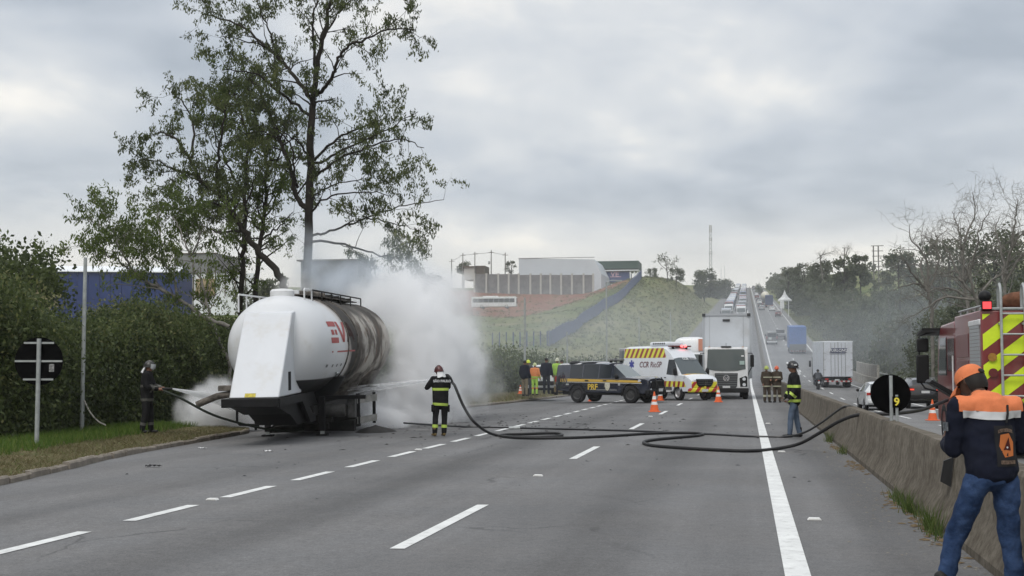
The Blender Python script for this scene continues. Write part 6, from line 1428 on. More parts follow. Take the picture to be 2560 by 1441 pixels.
nz = Vector((x, y, zv)); R12 = Matrix.Rotation(FACE(12), 3, 'Z'); n0 = nz+R12 @ Vector((.02, .30, 1.09)); n1 = nz+R12 @ Vector((.0, .62, 1.09))
tag(MB().tube([n0, n0*.5+n1*.5, n1], [.03, .035, .022], 10).build('hose_nozzle', M_black), 'dark hose nozzle in the hands of the firefighter on the verge', 'nozzle')
jet(n1, at(585, 1004, 32.0), .02, .2, 1.15, 'white water jet from the nozzle of the firefighter on the verge')
P = [n0, n0+Vector((.5, .1, -.22)), n0+Vector((1.3, .7, -.72)), n0+Vector((2.2, 2.4, -1.12)), n0+Vector((2.8, 4.2, -1.12))]
tag(MB().tube(bezier(P, 8), .03, 8).build('fire_hose', mat('dark_green_hose', (.02, .028, .02), .6)), 'dark hose running from the nozzle on the verge down behind the trailer', 'hose')
# ---- firefighter in jeans by the barrier, facing left, arms down
J = pose(head=(0, .03, 1.66), face=(0, 1, .02), elL=(-.26, -.02, 1.15), wrL=(-.24, .16, .93), elR=(.26, .02, 1.15), wrR=(.24, .18, .94), knL=(-.10, .10, .49), anL=(-.11, .13, .09), toeL=(-.11, .30, .04), anR=(.10, -.13, .09), toeR=(.11, .04, .04), knR=(.10, -.05, .49))
loc = gnd(1987, 1094, 0); o, b, V, H = human('person', 'firefighter in jeans and black jacket with lime bands standing by the barrier', J, None, loc, FACE(186))
jk = jacket(o, V, M_turn, fat=1.1, long=.10); tr_ = trousers(o, V, M_jean, fat=.98, wr=.02); boots(o, V, M_bootb)
band(jk, (0, 0, .87), (0, 0, 1), .032, M_band, 'reflective_band', jk, keep=keep_torso(V)); band(jk, (0, 0, 1.21), (0, 0, 1), .032, M_band, 'reflective_band', jk)
for q in 'LR': band(jk, V['el'+q]+(V['wr'+q]-V['el'+q])*.58, V['wr'+q]-V['el'+q], .032, M_band, 'reflective_band', jk, keep=(lambda c, w=(V['el'+q]+V['wr'+q])/2: (c-w).length < .13))
hl = helmet(o, H, mat('black_helmet', (.014, .014, .016), .25), visor=False, flap=mat('white_flap', (.6, .6, .6), .7)); hd, fw, up, rt = H
MB().ell(hd+fw*.125+up*.085, (.085, .03, .035), 12, 7, Matrix((rt, fw, up)).transposed()).build('raised_visor', mat('clear_visor', (.7, .72, .74), .15), hl); MB().box(hd-fw*.05+up*.06-rt*.105, (.02, .07, .035)).build('helmet_label', M_silver, hl); MB().box(hd-fw*.05+up*.06+rt*.105, (.02, .07, .035)).build('helmet_label', M_silver, hl)
for q in 'LR': blob('glove', hand(V['wr'+q]-(V['wr'+q]-V['el'+q]).normalized()*.02, V['wr'+q]-V['el'+q], (.6 if q == 'L' else -.6, .5, 0), 1.12, .6), M_glove, o, .010, 2)
MB().box((.22, -.05, .80), (.07, .10, .20)).build('belt_pouch', M_bootb, jk, bevel=.025)
# ---- two firefighters talking farther down the barrier
for (px, py, face, hc, lab, xo) in ((1917, 1007, 300, ((.35, .42, .10), 'yellow'), 'firefighter in brown gear with a yellow helmet and mask, facing a colleague', 0), (1943, 1007, 250, ((.62, .12, .05), 'orange'), 'firefighter in brown gear with an orange helmet standing at the barrier', 1)):
    loc = gnd(px, py, 0); J = pose(elL=(-.25, .05, 1.16), wrL=(-.10, .24, 1.12), elR=(.26, 0, 1.15), wrR=(.26, .1, .93), knL=(-.13, .02, .49), anL=(-.15, 0, .09), toeL=(-.18, .15, .04))
    o, b, V, H = human('person', lab, J, None, loc, FACE(face), vox=.02); jk = jacket(o, V, M_brownc, .022, 1.12, .16); t_ = trousers(o, V, M_brownc, .022, 1.12); boots(o, V, M_bootb, .02)
    M_cream = mat('cream_reflective', (.42, .42, .32), .6)
    band(jk, (0, 0, .80), (0, 0, 1), .03, M_cream, 'reflective_band', jk); band(jk, (0, 0, 1.24), (0, 0, 1), .022, M_cream, 'reflective_band', jk, keep=keep_torso(V)); band(t_, (0, 0, .33), (0, 0, 1), .05, M_cream, 'reflective_band', t_)
    helmet(o, H, mat(hc[1]+'_helmet', hc[0], .4), visor=False); hd, fw, up, rt = H
    if not xo: MB().ell(hd+fw*.085-up*.045, (.055, .035, .035), 10, 7, Matrix((rt, fw, up)).transposed()).build('face_mask', mat('mask_white', (.5, .5, .5), .6), b)
# ---- group on the far verge by the silver car
def bystander(px, py, Y, face, jm, tm, hat, label, fat=1., jlong=.0, bands=None, stoop=0., h=1.0, boots_m=None):
    p = at(px, py, Y); J = pose(); 
    if stoop: J = pose(chest=(0, stoop*.6, 1.26), neck=(0, stoop, 1.42), head=(0, stoop*1.2, 1.55), shL=(-.185, stoop*.85, 1.36), shR=(.185, stoop*.85, 1.36), elL=(-.24, stoop+.1, 1.1), elR=(.24, stoop+.1, 1.1), wrL=(-.1, stoop+.28, 1.05), wrR=(.1, stoop+.28, 1.05))
    o, b, V, H = human('person', label, J, None, p, FACE(face), vox=.024, group='people on the far verge'); o.scale = (h, h, h)
    jk = jacket(o, V, jm, .026, fat, jlong); t_ = trousers(o, V, tm, .026, 1.02); boots(o, V, boots_m or M_bootb, .024); hd, fw, up, rt = H
    if hat: helmet(o, H, hat, visor=False, sc=.96)
    else: MB().ell(hd+up*.03-fw*.015, (.09, .105, .09), 12, 8).build('hair', M_hair, b)
    for z, m in (bands or ()): band(jk if z > .8 else t_, (0, 0, z), (0, 0, 1), .04, m, 'reflective_band', jk if z > .8 else t_)
    return o
M_hiviz = mat('hi_viz_green', (.36, .58, .10), .7, var=.08, vscale=8); M_hior = mat('hi_viz_orange', (.62, .22, .08), .7); M_khaki = mat('khaki_cloth', (.20, .17, .12), .85, var=.12, vscale=6); M_greyc = mat('grey_cloth', (.07, .075, .085), .85); M_tanc = mat('tan_cloth', (.27, .22, .13), .85)
YB = 64.
bystander(1312, 991, 62.5, 60, M_navyc, M_khaki, None, 'person in a black vest and khaki trousers seen from behind on the far verge', 1.25, h=1.0)
bystander(1321, 988, 64.5, 250, M_greyc, M_greyc, mat('yellow_helmet_bright', (.62, .72, .05), .4), 'person in a bright yellow helmet behind the black-vested person', 1.)
bystander(1337, 989, 64., 80, M_hior, M_hiviz, mat('lime_cap', (.5, .55, .3), .5), 'person in an orange top and lime trousers beside the silver car', 1., bands=[(1.0, M_hiviz), (.4, M_hior)], h=.92)
bystander(1366, 986, 65.5, 80, M_navyc, mat('dark_blue_cloth', (.02, .024, .035), .85), None, 'tall person in dark clothes in the middle of the group on the far verge', 1.15, h=1.06)
bystander(1393, 985, 66., 300, M_hiviz, M_tanc, mat('pale_cap', (.55, .56, .45), .6), 'person in a lime shirt and tan trousers with a pale helmet, beside the pickup', 1., bands=[(.42, M_silver)], h=1.04)
bystander(1405, 984, 67.2, 220, M_hiviz, M_tanc, None, 'person in a lime shirt half hidden behind the rear of the pickup', 1., h=1.0)
sc_ = car('silver_hatchback', 'small silver car standing on the far verge behind the group of people', M_carwht, suv=True); p = at(1352, 987, 71.); sc_.location = (p.x, p.y, p.z); sc_.rotation_euler = (0, 0, R(12))
p = at(1301, 985, 64.5); cn = cone((p.x, p.y, p.z), .45, 'orange marker cone behind the legs of the khaki-trousered person')
# ---- motorcyclist
mo = empty('motorcycle', (5.9, 112, zo(112)), R(2), 'dark motorcycle riding away beside the white box truck', 'motorcycle')
for y, nm in ((-.65, 'rear_wheel'), (.68, 'front_wheel')): wheel(mo, (0, y, .3), .3, .14, nm, M_rim)
MB().tube([(0, -.65, .3), (0, -.1, .45), (0, .45, .75), (0, .68, .3)], .04, 8).build('frame', M_black, mo); MB().ell((0, .2, .82), (.17, .3, .16), 12, 8).build('fuel_tank', M_carblk, mo); MB().bb((-.13, -.75, .74), (.13, -.05, .84)).build('seat', M_black, mo, bevel=.04)
MB().bb((-.17, -.3, .28), (.17, .3, .62)).build('engine', M_darksteel, mo, bevel=.05); MB().tube([(-.36, .38, 1.08), (0, .5, 1.02), (.36, .38, 1.08)], .018, 6).build('handlebar', M_black, mo); MB().box((0, -.93, .60), (.18, .02, .14)).build('number_plate', M_plate, mo); MB().box((0, -.85, .76), (.14, .06, .06)).build('tail_light', M_redlamp, mo); MB().cyl((.16, -.8, .35), (.16, .1, .35), .05, n=8).build('exhaust', M_rim, mo)
J = pose(pelvis=(0, -.3, .90), chest=(0, -.15, 1.25), neck=(0, -.08, 1.42), head=(0, -.04, 1.56), shL=(-.19, -.12, 1.36), shR=(.19, -.12, 1.36), elL=(-.34, .08, 1.15), elR=(.34, .08, 1.15), wrL=(-.33, .34, 1.1), wrR=(.33, .34, 1.1), hipL=(-.12, -.28, .88), hipR=(.12, -.28, .88), knL=(-.26, .12, .76), knR=(.26, .12, .76), anL=(-.2, -.05, .4), anR=(.2, -.05, .4), toeL=(-.22, .12, .35), toeR=(.22, .12, .35))
o, b, V, H = human('person', 'motorcyclist in dark clothes and helmet riding beside the white box truck', J, None, mo.location, R(2), vox=.024); jacket(o, V, M_greyc, .026, 1.1); trousers(o, V, M_greyc, .026); helmet(o, H, M_bootb, visor=False, sc=1.15)
for q in 'LR': blob('boot', [(V['an'+q]+Vector((0, 0, .05)), V['an'+q], .05, .05), (V['an'+q], V['toe'+q], .045, .04)], M_bootb, o, .024, 2)
# ---- man in the orange cap by the barrier, nearest the camera, looking down at a phone
J = dict(pelvis=(.0, -.02, .96), chest=(.0, .03, 1.30), neck=(-.015, .09, 1.47), head=(-.03, .20, 1.575), face=(-.42, .76, -.5), up=(-.2, .45, .87), shL=(-.205, .04, 1.40), shR=(.205, .04, 1.40), elL=(-.25, .05, 1.11), elR=(.275, .06, 1.12), wrL=(-.17, .30, 1.15), wrR=(.10, .33, 1.14), hdL=(.35, .6, .45), pnL=(.6, -.2, .5), hdR=(-.4, .6, .4), pnR=(-.6, -.2, .5),
         hipL=(-.10, -.02, .90), hipR=(.10, -.02, .90), knL=(-.20, .14, .50), knR=(.13, .0, .49), anL=(-.33, .10, .09), anR=(.15, -.05, .09), toeL=(-.42, .25, .04), toeR=(.20, .11, .04))
o, b, V, H = human('person', 'man in an orange cap and navy jacket looking down at a phone', J, None, (1.60, 9.1, 0), FACE(108), skin=M_skind, vox=.0075, curl=.75)
o.scale = (.96, .96, .96); jk = jacket(o, V, M_navyc, .011, .96, .02, wr=.036); tr_ = trousers(o, V, M_jeand, .011, .98, .038); boots(o, V, M_bootb, .012)
M_capo = mat('orange_cap_cloth', (.66, .20, .085), .8, var=.08, vscale=10, bump=.25, bscale=60)
# orange yoke and silver stripe follow the jacket
bm_ = (0, .0, 1.47); band(jk, (0, .03, 1.49), (0, -.25, 1), .095, M_capo, 'orange_yoke', jk, .006, keep=lambda c: abs(c.x) < .235 and c.z > 1.33); band(jk, (0, .02, 1.372), (0, -.25, 1), .026, M_silver, 'silver_stripe', jk, .008, keep=lambda c: abs(c.x) < .215)
hd, fw, up, rt = H; Mh = Matrix((rt, fw, up)).transposed()
rings = []
for k in range(9):
    a = k/8*math.pi*.5; rings.append([hd+up*(.034+.092*math.cos(a))+Mh @ Vector((.094*math.sin(a)**.8*math.cos(q), .112*math.sin(a)**.8*math.sin(q)-.010, 0)) for q in np.linspace(0, 2*math.pi, 24, endpoint=False)])
rings.append([hd+up*.016+Mh @ Vector((.095*math.cos(q), .113*math.sin(q)-.010, 0)) for q in np.linspace(0, 2*math.pi, 24, endpoint=False)])
rings[0] = [p*.2+(hd+up*.126)*.8 for p in rings[0]]
cp = MB().loft(rings, cap=False).build('cap', M_capo, o, smooth=60)
Vv = []
for j in range(6):
    t = j/5
    for i in range(9): q = math.pi*(.14+.72*i/8); Vv.append(hd+Mh @ Vector(((.094+.0*t)*math.cos(q)*(1-.12*t), (.104)*math.sin(q)+.10*t*math.sin(q)**.6, .018-.035*t*t-.02*abs(math.cos(q)))))
MB().add(Vv+[v-up*.004 for v in Vv], [(j*9+i, j*9+i+1, (j+1)*9+i+1, (j+1)*9+i) for j in range(5) for i in range(8)]+[(54+j*9+i, 54+(j+1)*9+i, 54+(j+1)*9+i+1, 54+j*9+i+1) for j in range(5) for i in range(8)]).build('peak', M_capo, cp)
MB().ell(hd-fw*.120+up*.030, (.036, .008, .020), 12, 6, Mh).build('strap_opening', M_hair, cp)
hr = MB(); hr.loft([[hd+up*z+Mh @ Vector((.0885*w*math.cos(q), .105*w*math.sin(q)-.013, 0)) for q in np.linspace(math.pi*1.02, math.pi*1.98, 16)] for z, w in ((.03, 1.02), (-.02, 1.02), (-.06, .95), (-.09, .80))], cap=False); hr.build('hair', M_hair, b)
# emblem on the back: orange hexagon with a dark A
from mathutils.bvhtree import BVHTree
BV = BVHTree.FromPolygons([v.co.copy() for v in jk.data.vertices], [tuple(p.vertices) for p in jk.data.polygons])
def onback(x, z, off=.0):
    """point on the back of the jacket at side x and height z"""
    h = BV.ray_cast(Vector((x, -1, z)), Vector((0, 1, 0)))[0]; return Vector((x, (h.y if h else -.13)-off, z))
n = 8; em = MB().add([onback(.06+.085*(2*i/n-1), 1.14+.14*(2*j/n-1), .004) for j in range(n+1) for i in range(n+1)], [(j*(n+1)+i, j*(n+1)+i+1, (j+1)*(n+1)+i+1, (j+1)*(n+1)+i) for j in range(n) for i in range(n)]).build('emblem_patch', M_gap, jk)
hx = [(-.058, -.005), (-.042, .072), (.028, .082), (.058, .02), (.042, -.072), (-.028, -.082)]; V_ = []
for k in (0., .5, 1.): V_ += [onback(.06+x*k, 1.145+z*k, .008) for x, z in hx]
MB().add(V_, [(k*6+i, k*6+(i+1) % 6, (k+1)*6+(i+1) % 6, (k+1)*6+i) for k in range(2) for i in range(6)]).build('emblem', mat('emblem_orange', (.42, .13, .04), .7), em)
MB().add([onback(.06+x, 1.145+z, .012) for x, z in ((-.034, -.03), (.03, -.036), (.022, .055))], [(0, 1, 2)]).build('emblem_triangle', mat('emblem_dark', (.06, .012, .01), .7), em, smooth=0)
MB().ell(onback(.06, 1.13, .014), (.007, .002, .007), 8, 5).build('emblem_dot', M_silver, em)
M_print = mat('dull_print', (.12, .085, .065), .8, var=.6, vscale=60)
for nm, zz, hh, arc in (('arched_print', 1.25, .012, .22), ('lower_print', 1.03, .013, 0.)):
    MB().add([onback(.06+x, zz-arc*x*x/.06*.9+k, .008) for k in (-hh, hh) for x in np.linspace(-.06, .06, 9)], [(i, i+1, i+10, i+9) for i in range(8)]).build(nm, M_print, em)
MB().tube([onback(.10, 1.42, .015), onback(.085, 1.36, .02), onback(.07, 1.30, .016)], .008, 6).build('strap', M_gap, jk)
q = V['elL']*.45+V['shL']*.55; MB().box(q+Vector((-.082, -.01, .0)), (.008, .06, .06)).build('sleeve_badge', mat('badge_grey', (.10, .11, .12), .7, var=.6, vscale=40), jk)
phn = (V['wrL']+V['wrR'])/2+Vector((0, .115, .075)); Rm = Matrix.Rotation(R(108-90), 3, 'Z'); pw = Vector((1.60, 9.1, 0))+Rm @ (phn*.96)
ph_ = MB().box((0, 0, 0), (.075, .010, .150)).build('phone', M_black, None, bevel=.004); ph_.location = pw; ph_.rotation_euler = (R(-40), 0, R(18)); tag(ph_, 'dark mobile phone held by the man in the orange cap', 'phone')
# ================================================================== vegetation
def leaf_cloud(C, Rr, per, size, droop=.0, shell=.5, aspect=.45, tintc=None):
    """leaf-sized quads filling ellipsoids: C (n,3) centres, Rr (n,3) radii"""
    C = np.asarray(C, float); Rr = np.asarray(Rr, float); n = len(C); m = n*per; idx = np.repeat(np.arange(n), per)
    d = RNG.normal(size=(m, 3)); d /= np.linalg.norm(d, axis=1)[:, None]; r = (shell**3+(1-shell**3)*RNG.random(m))**(1/3)
    P = C[idx]+d*r[:, None]*Rr[idx]*(1+.18*RNG.normal(size=(m, 1)))
    t = tintc[idx] if tintc is not None else RNG.random(n)[idx]
    return quads_at(P, size, droop, aspect, np.clip(t*.6+RNG.random(m)*.4, 0, 1))
def quads_at(P, size, droop, aspect, tint):
    m = len(P); a = RNG.normal(size=(m, 3)); a[:, 2] -= droop*2; a /= np.linalg.norm(a, axis=1)[:, None]
    b = np.cross(a, RNG.normal(size=(m, 3))); b /= np.linalg.norm(b, axis=1)[:, None]; s = (size*RNG.uniform(.6, 1.35, m))[:, None]
    a = a*s*.5; b = b*s*.5*aspect
    V = np.stack([P-a, P+b-a*.1, P+a, P-b-a*.1], 1).reshape(-1, 3); Q = np.arange(4*m).reshape(-1, 4)
    return V, Q, tint
def join(parts):
    V, Q, T, o = [], [], [], 0
    for v, q, t in parts: V.append(v); Q.append(q+o); T.append(t); o += len(v)
    return np.concatenate(V), np.concatenate(Q), np.concatenate(T)
L_euc = leaf_mat('eucalyptus_leaf', (.04, .055, .022), (.11, .135, .045), (.19, .20, .08), .5)
L_euc2 = leaf_mat('bright_tree_leaf', (.045, .07, .018), (.125, .17, .035), (.2, .23, .07), .5)
L_hedge = leaf_mat('dark_shrub_leaf', (.035, .052, .018), (.10, .13, .042), (.18, .18, .07), .4)
L_wood = leaf_mat('woodland_leaf', (.06, .072, .045), (.12, .14, .085), (.19, .18, .13), .35)
L_scrub = leaf_mat('scrub_leaf', (.085, .10, .04), (.16, .17, .072), (.24, .21, .12), .35)
M_bark = mat('dark_bark', (.028, .024, .020), .9, var=.3, vscale=5, bump=.6, bscale=10); M_barkg = mat('grey_bark', (.17, .16, .145), .9, var=.25, vscale=4)
def tree(name, label, limbs, leaf_m, bark, leaf_n=7, leaf_s=.20, twig=.9, dens=1.0, droop=.9, up=.25, group=None, cat='tree', spread=1., leaves=True, lvl2=1.0, lsz=.34):
    """limbs: [(points, r0, r1, leafiness)]; side branches and twigs grow from them"""
    base = limbs[0][0][0]; root = empty(name, base, 0, label, cat, group); tb = MB(); bb = MB(); LP = []
    def rv(): return Vector((random.gauss(0, 1), random.gauss(0, 1), random.gauss(0, 1)))
    def path(p, d, L_, n, wob, upb):
        pts = [p]; d = d.normalized()
        for k in range(n):
            d = (d+rv()*wob+Vector((0, 0, upb))).normalized(); pts.append(pts[-1]+d*L_/n)
        return pts
    for pts, r0, r1, leafy in limbs:
        P = bezier([Vector(q)-base for q in pts], 5); n = len(P)
        for i in range(1, n-1): P[i] = P[i]+rv()*.035
        tb.tube(P, [r0+(r1-r0)*i/(n-1) for i in range(n)], 7, cap=False)
        ln = sum((b-a).length for a, b in zip(P, P[1:])); k = max(1, int(ln*1.7*dens*leafy))
        for j in range(k):
            t = .12+.88*random.random()**.75 if leafy >= 1 else .3+.7*random.random(); f = t*(n-1); i = min(n-2, int(f)); p = P[i].lerp(P[i+1], f-i); ax = (P[i+1]-P[i]).normalized()
            r = r0+(r1-r0)*t; s = rv(); s = (s-ax*s.dot(ax)).normalized(); d = ax*.55+s*.9*spread+Vector((0, 0, up)); L1 = random.uniform(.8, 2.1)*twig*(1.15-.4*t)
            q = path(p, d, L1, 5, .22, .02); rr = max(.008, min(.05, r*.45)); bb.tube(q, [rr*(1-.8*m/5) for m in range(6)], 4, cap=False)
            for u in range(int(random.choice((2, 3, 4))*lvl2)):
                m = random.choice((2, 3, 4, 5)); q2 = path(q[m], (q[m]-q[m-1]).normalized()+rv()*.7, random.uniform(.35, .9)*twig, 3, .3, -.06*droop); bb.tube(q2, [.009, .007, .005, .003], 3, cap=False)
                if leaves:
                    for w in q2[1:]:
                        for z in range(leaf_n): LP.append(w+rv()*.085+Vector((0, 0, -.08*droop)))
                elif random.random() < 2: 
                    for w in range(2): q3 = path(q2[random.choice((1, 2))], rv()+Vector((0, 0, .4)), random.uniform(.3, .7)*twig, 3, .3, 0); bb.tube(q3, [.007, .006, .004, .003], 3, cap=False)
    tb.build('trunk', bark, root, smooth=60); bb.build('branches', bark, root, smooth=60)['kind'] = 'stuff'
    if leaves and LP:
        LP = np.array([tuple(p) for p in LP]); t = .5+.5*np.sin(LP[:, 0]*1.1+LP[:, 2]*1.7)*np.sin(LP[:, 1]*1.3+1)
        V, Q, T = quads_at(LP, leaf_s, droop, lsz, np.clip(t*.55+RNG.random(len(LP))*.45, 0, 1)); np_mesh('crown', V, Q, leaf_m, root, colors=T)
    return root
def zp(x, y, Y): return at(340+x*.4997, y*.4997, Y)
def zq(x, y, Y): return at(180+x*.3608, y*.3608+380, Y)
def limb(pts, r0, r1, f=1., z=zp): return ([z(*p) for p in pts], r0, r1, f)
# tall tree behind the trailer
bx_ = zp(858, 1400, 50); root0 = Vector((bx_.x-.1, 50, HT(bx_.x, 50)-.2))
T1 = [([root0, zp(858, 1400, 50), zp(868, 1010, 50), zp(880, 600, 50), zp(885, 500, 50), zp(900, 360, 50.3), zp(940, 180, 50.4), zp(962, 60, 50.6), zp(985, -60, 50.8), zp(1000, -150, 51)], .205, .04, .35),
      limb([(870, 580, 50), (780, 510, 49.6), (690, 440, 49), (600, 370, 48.6), (440, 350, 48)], 0.072, .02, 1.25), limb([(882, 500, 50), (800, 390, 50.5), (740, 320, 51), (650, 230, 51.6), (520, 130, 52), (400, 85, 52.4), (330, 75, 52.6)], 0.096, .02, 1.25),
      limb([(900, 350, 50.3), (888, 200, 49.6), (882, 120, 49.2), (910, 0, 49), (930, -90, 49)], 0.064, .02, 1.25), limb([(900, 480, 50), (960, 420, 49.4), (1005, 330, 48.8), (1035, 250, 48.4), (1130, 200, 48), (1290, 150, 47.6), (1400, 150, 47.3)], 0.088, .02, 1.25),
      limb([(915, 300, 50.3), (945, 180, 51), (1010, 70, 51.6), (1090, -20, 52)], 0.064, .02, 1.25), limb([(740, 320, 51), (680, 200, 50.4), (640, 90, 50), (600, -20, 49.8)], 0.048, .02, 1.25), limb([(650, 230, 51.6), (560, 210, 51), (430, 180, 50.6)], 0.040, .015, 1.3),
      limb([(893, 800, 50), (1010, 690, 49.3), (1120, 640, 48.8), (1230, 600, 48.4)], 0.064, .015, 1.25), limb([(886, 835, 50), (1000, 770, 50.6), (1130, 710, 51.2), (1270, 640, 51.7), (1410, 560, 52)], 0.064, .015, 1.25), limb([(878, 900, 50), (960, 830, 49), (1120, 750, 48.4), (1300, 700, 48), (1440, 740, 47.7)], 0.064, .015, .9),
      limb([(880, 1000, 50), (930, 950, 51), (1050, 910, 51.6), (1190, 890, 52)], 0.048, .015, 1.25), limb([(880, 1060, 50), (950, 990, 49.2), (1120, 960, 48.8), (1260, 980, 48.4)], 0.048, .015, 1.25), limb([(880, 1180, 50), (1000, 1150, 50.5), (1150, 1090, 51), (1350, 1030, 51.5), (1540, 1000, 52)], 0.056, .012, .9), limb([(880, 1210, 50), (1080, 1230, 49.4), (1250, 1290, 49), (1420, 1250, 48.6)], 0.056, .012, 1.1), limb([(1150, 1090, 51), (1290, 1120, 51.4), (1430, 1160, 51.7)], 0.032, .01, 1.2),
      limb([(865, 1050, 50), (805, 990, 50), (775, 850, 50.2), (720, 700, 50.6), (660, 560, 51), (610, 440, 51.4), (560, 400, 51.6)], 0.120, .03, 1.25), limb([(810, 940, 50), (790, 840, 49.4), (770, 720, 49), (690, 620, 48.6)], 0.056, .02, 1.25), limb([(720, 700, 50.6), (760, 600, 50), (780, 480, 49.6)], 0.048, .02, 1.25), limb([(855, 770, 50), (800, 700, 49.2), (700, 640, 48.6)], 0.048, .015, 1.25)]
tree('tall_tree', 'tall airy tree with a dark straight trunk rising behind the burnt trailer', T1, L_euc, M_bark, leaf_n=13, leaf_s=.155, twig=1.0, dens=1.3, droop=.9)
b0 = zp(714, 1375, 48); T2 = [([Vector((b0.x+.9, 48, HT(b0.x, 48))), b0+Vector((.35, 0, -1.2)), b0, zp(620, 1270, 48), zp(540, 1150, 48), zp(480, 1060, 48), zp(420, 980, 48.2), zp(330, 900, 48.4), zp(270, 800, 48.6), zp(200, 700, 48.8), zp(120, 660, 49)], .17, .03, .6),
      limb([(420, 980, 48.2), (400, 850, 47.6), (420, 720, 47), (450, 560, 46.6), (470, 450, 46.4)], .08, .02, 1.2), limb([(330, 900, 48.4), (230, 860, 49), (110, 810, 49.4), (20, 800, 49.6)], .06, .015, 1.2), limb([(270, 800, 48.6), (290, 650, 49.2), (240, 520, 49.6), (180, 470, 49.8)], .06, .015, 1.2), limb([(480, 1060, 48), (380, 1020, 47.2), (260, 1040, 46.8), (120, 1050, 46.4)], .05, .012, 1.2), limb([(540, 1150, 48), (420, 1160, 48.6), (330, 1130, 49), (250, 1180, 49.4)], .05, .012), limb([(540, 1150, 48), (560, 1000, 47.4), (600, 860, 47)], .06, .015, 1.2)]
tree('leaning_tree', 'dark tree trunk leaning to the left in front of the tall tree', T2, L_euc, M_bark, leaf_n=15, leaf_s=.155, twig=.95, dens=1.5, droop=.8)
b1 = zp(530, 1430, 52); b2 = zp(600, 1430, 52.5)
T3 = [([Vector((b1.x, 52, HT(b1.x, 52))), b1, zp(540, 1200, 52), zp(550, 900, 52), zp(560, 700, 52.3), zp(500, 500, 52.6), zp(470, 420, 52.8)], .13, .03, 1.1), ([Vector((b2.x, 52.5, HT(b2.x, 52.5))), b2, zp(630, 1150, 52.5), zp(655, 850, 52.8), zp(600, 600, 53), zp(560, 450, 53.2)], .13, .03, 1.1), limb([(545, 1000, 52), (470, 850, 51.4), (400, 700, 51), (370, 560, 50.8)], .06, .015, 1.3), limb([(650, 900, 52.7), (720, 780, 52), (760, 640, 51.6)], .05, .015, 1.3), limb([(635, 1100, 52.5), (700, 1000, 53), (740, 900, 53.4)], .05, .015, 1.2), limb([(540, 1250, 52), (480, 1150, 52.6), (430, 1080, 53)], .05, .012, 1.2), limb([(630, 1160, 52.5), (560, 1080, 53), (520, 960, 53.4)], .05, .012, 1.2), limb([(630, 1200, 52.5), (720, 1130, 52), (790, 1060, 51.6)], .05, .012, 1.2)]
tree('twin_stem_tree', 'leafy tree with two thin upright stems between the tall tree and the leaning trunk', T3, L_euc2, M_bark, leaf_n=15, leaf_s=.155, twig=1.0, dens=1.5, droop=.8)
b3 = zq(1085, 1480, 43); T4 = [([Vector((b3.x+.3, 43, HT(b3.x, 43))), b3, zq(1010, 1280, 43), zq(960, 1150, 43), zq(920, 1000, 43), zq(870, 850, 43.2), zq(820, 720, 43.4), zq(760, 560, 43.7), zq(700, 440, 44)], .075, .02, .5), limb([(1090, 1215, 42.5), (870, 1120, 42.5), (740, 1020, 42.4), (560, 920, 42.2), (450, 850, 42), (370, 740, 41.8), (300, 600, 41.6), (250, 450, 41.4)], .085, .015, .75, zq), limb([(740, 1020, 42.4), (680, 840, 42.8), (600, 740, 43.2), (520, 640, 43.6), (450, 540, 44)], .05, .012, 1.2, zq), limb([(600, 740, 43.2), (620, 620, 43.6), (600, 470, 44), (560, 380, 44.3)], .04, .012, 1.3, zq), limb([(450, 850, 42), (330, 760, 41.4), (200, 690, 41), (80, 640, 40.6)], .04, .012, 1.3, zq), limb([(300, 600, 41.6), (200, 520, 42), (110, 480, 42.4)], .035, .01, 1.3, zq), limb([(820, 720, 43.4), (880, 600, 43), (920, 480, 42.6)], .04, .012, 1.2, zq)]
tree('slanting_tree', 'thin pale-stemmed tree slanting left beside the tank', T4, L_euc2, M_barkg, leaf_n=14, leaf_s=.145, twig=.9, dens=2.3, droop=.8)

# dark shrubs behind the near verge: a hanging mass of leaves
def shrub_mass(name, pts, label, n, leaf_m, size, per, rmin, rmax, jit=2.2):
    C, Rr, tt = [], [], []
    for _ in range(n):
        t = random.random()*(len(pts)-1); i = min(len(pts)-2, int(t)); f = t-i; a, b = pts[i], pts[i+1]
        x = a[0]+(b[0]-a[0])*f; y = a[1]+(b[1]-a[1])*f; top = a[2]+(b[2]-a[2])*f; top += (top-HT(x, y))*.22*mnoise.noise(Vector((x*.35, y*.35, 3))); dj = random.uniform(-.4, 1)*jit; r = random.uniform(rmin, rmax)
        x -= dj*.55; y += dj*.8; g = HT(x, y); z = g+random.uniform(.0, 1.)**.8*max(.4, top-g-r*.6)
        C.append((x, y, z)); Rr.append((r*1.15, r*1.15, r*.8)); tt.append(random.random())
    V, Q, T = leaf_cloud(C, Rr, per, size, .5, .45, .5, np.array(tt)); o = np_mesh(name, V, Q, leaf_m, colors=T); tag(o, label, 'shrubs', kind='stuff'); return o
def hp(px, Y, ytop): p = at(px, 1000, Y); return (p.x, Y, at(px, ytop, Y).z)
shrub_mass('shrubbery', [hp(-120, 26, 668), hp(0, 29, 708), hp(120, 32, 735), hp(230, 35, 755), hp(330, 38, 762), hp(440, 41, 768), hp(520, 44, 790), hp(600, 47, 815), hp(680, 50, 840)], 'dense dark green shrubs behind the near verge', 620, L_hedge, .125, 520, .55, 1.25)
shrub_mass('shrubbery', [hp(-60, 29.5, 660), hp(60, 32, 700), hp(180, 35, 722), hp(300, 38, 738), hp(420, 42, 745), hp(520, 46, 775)], 'loose lighter shrubs rising out of the dark ones', 70, L_scrub, .12, 190, .35, .8)
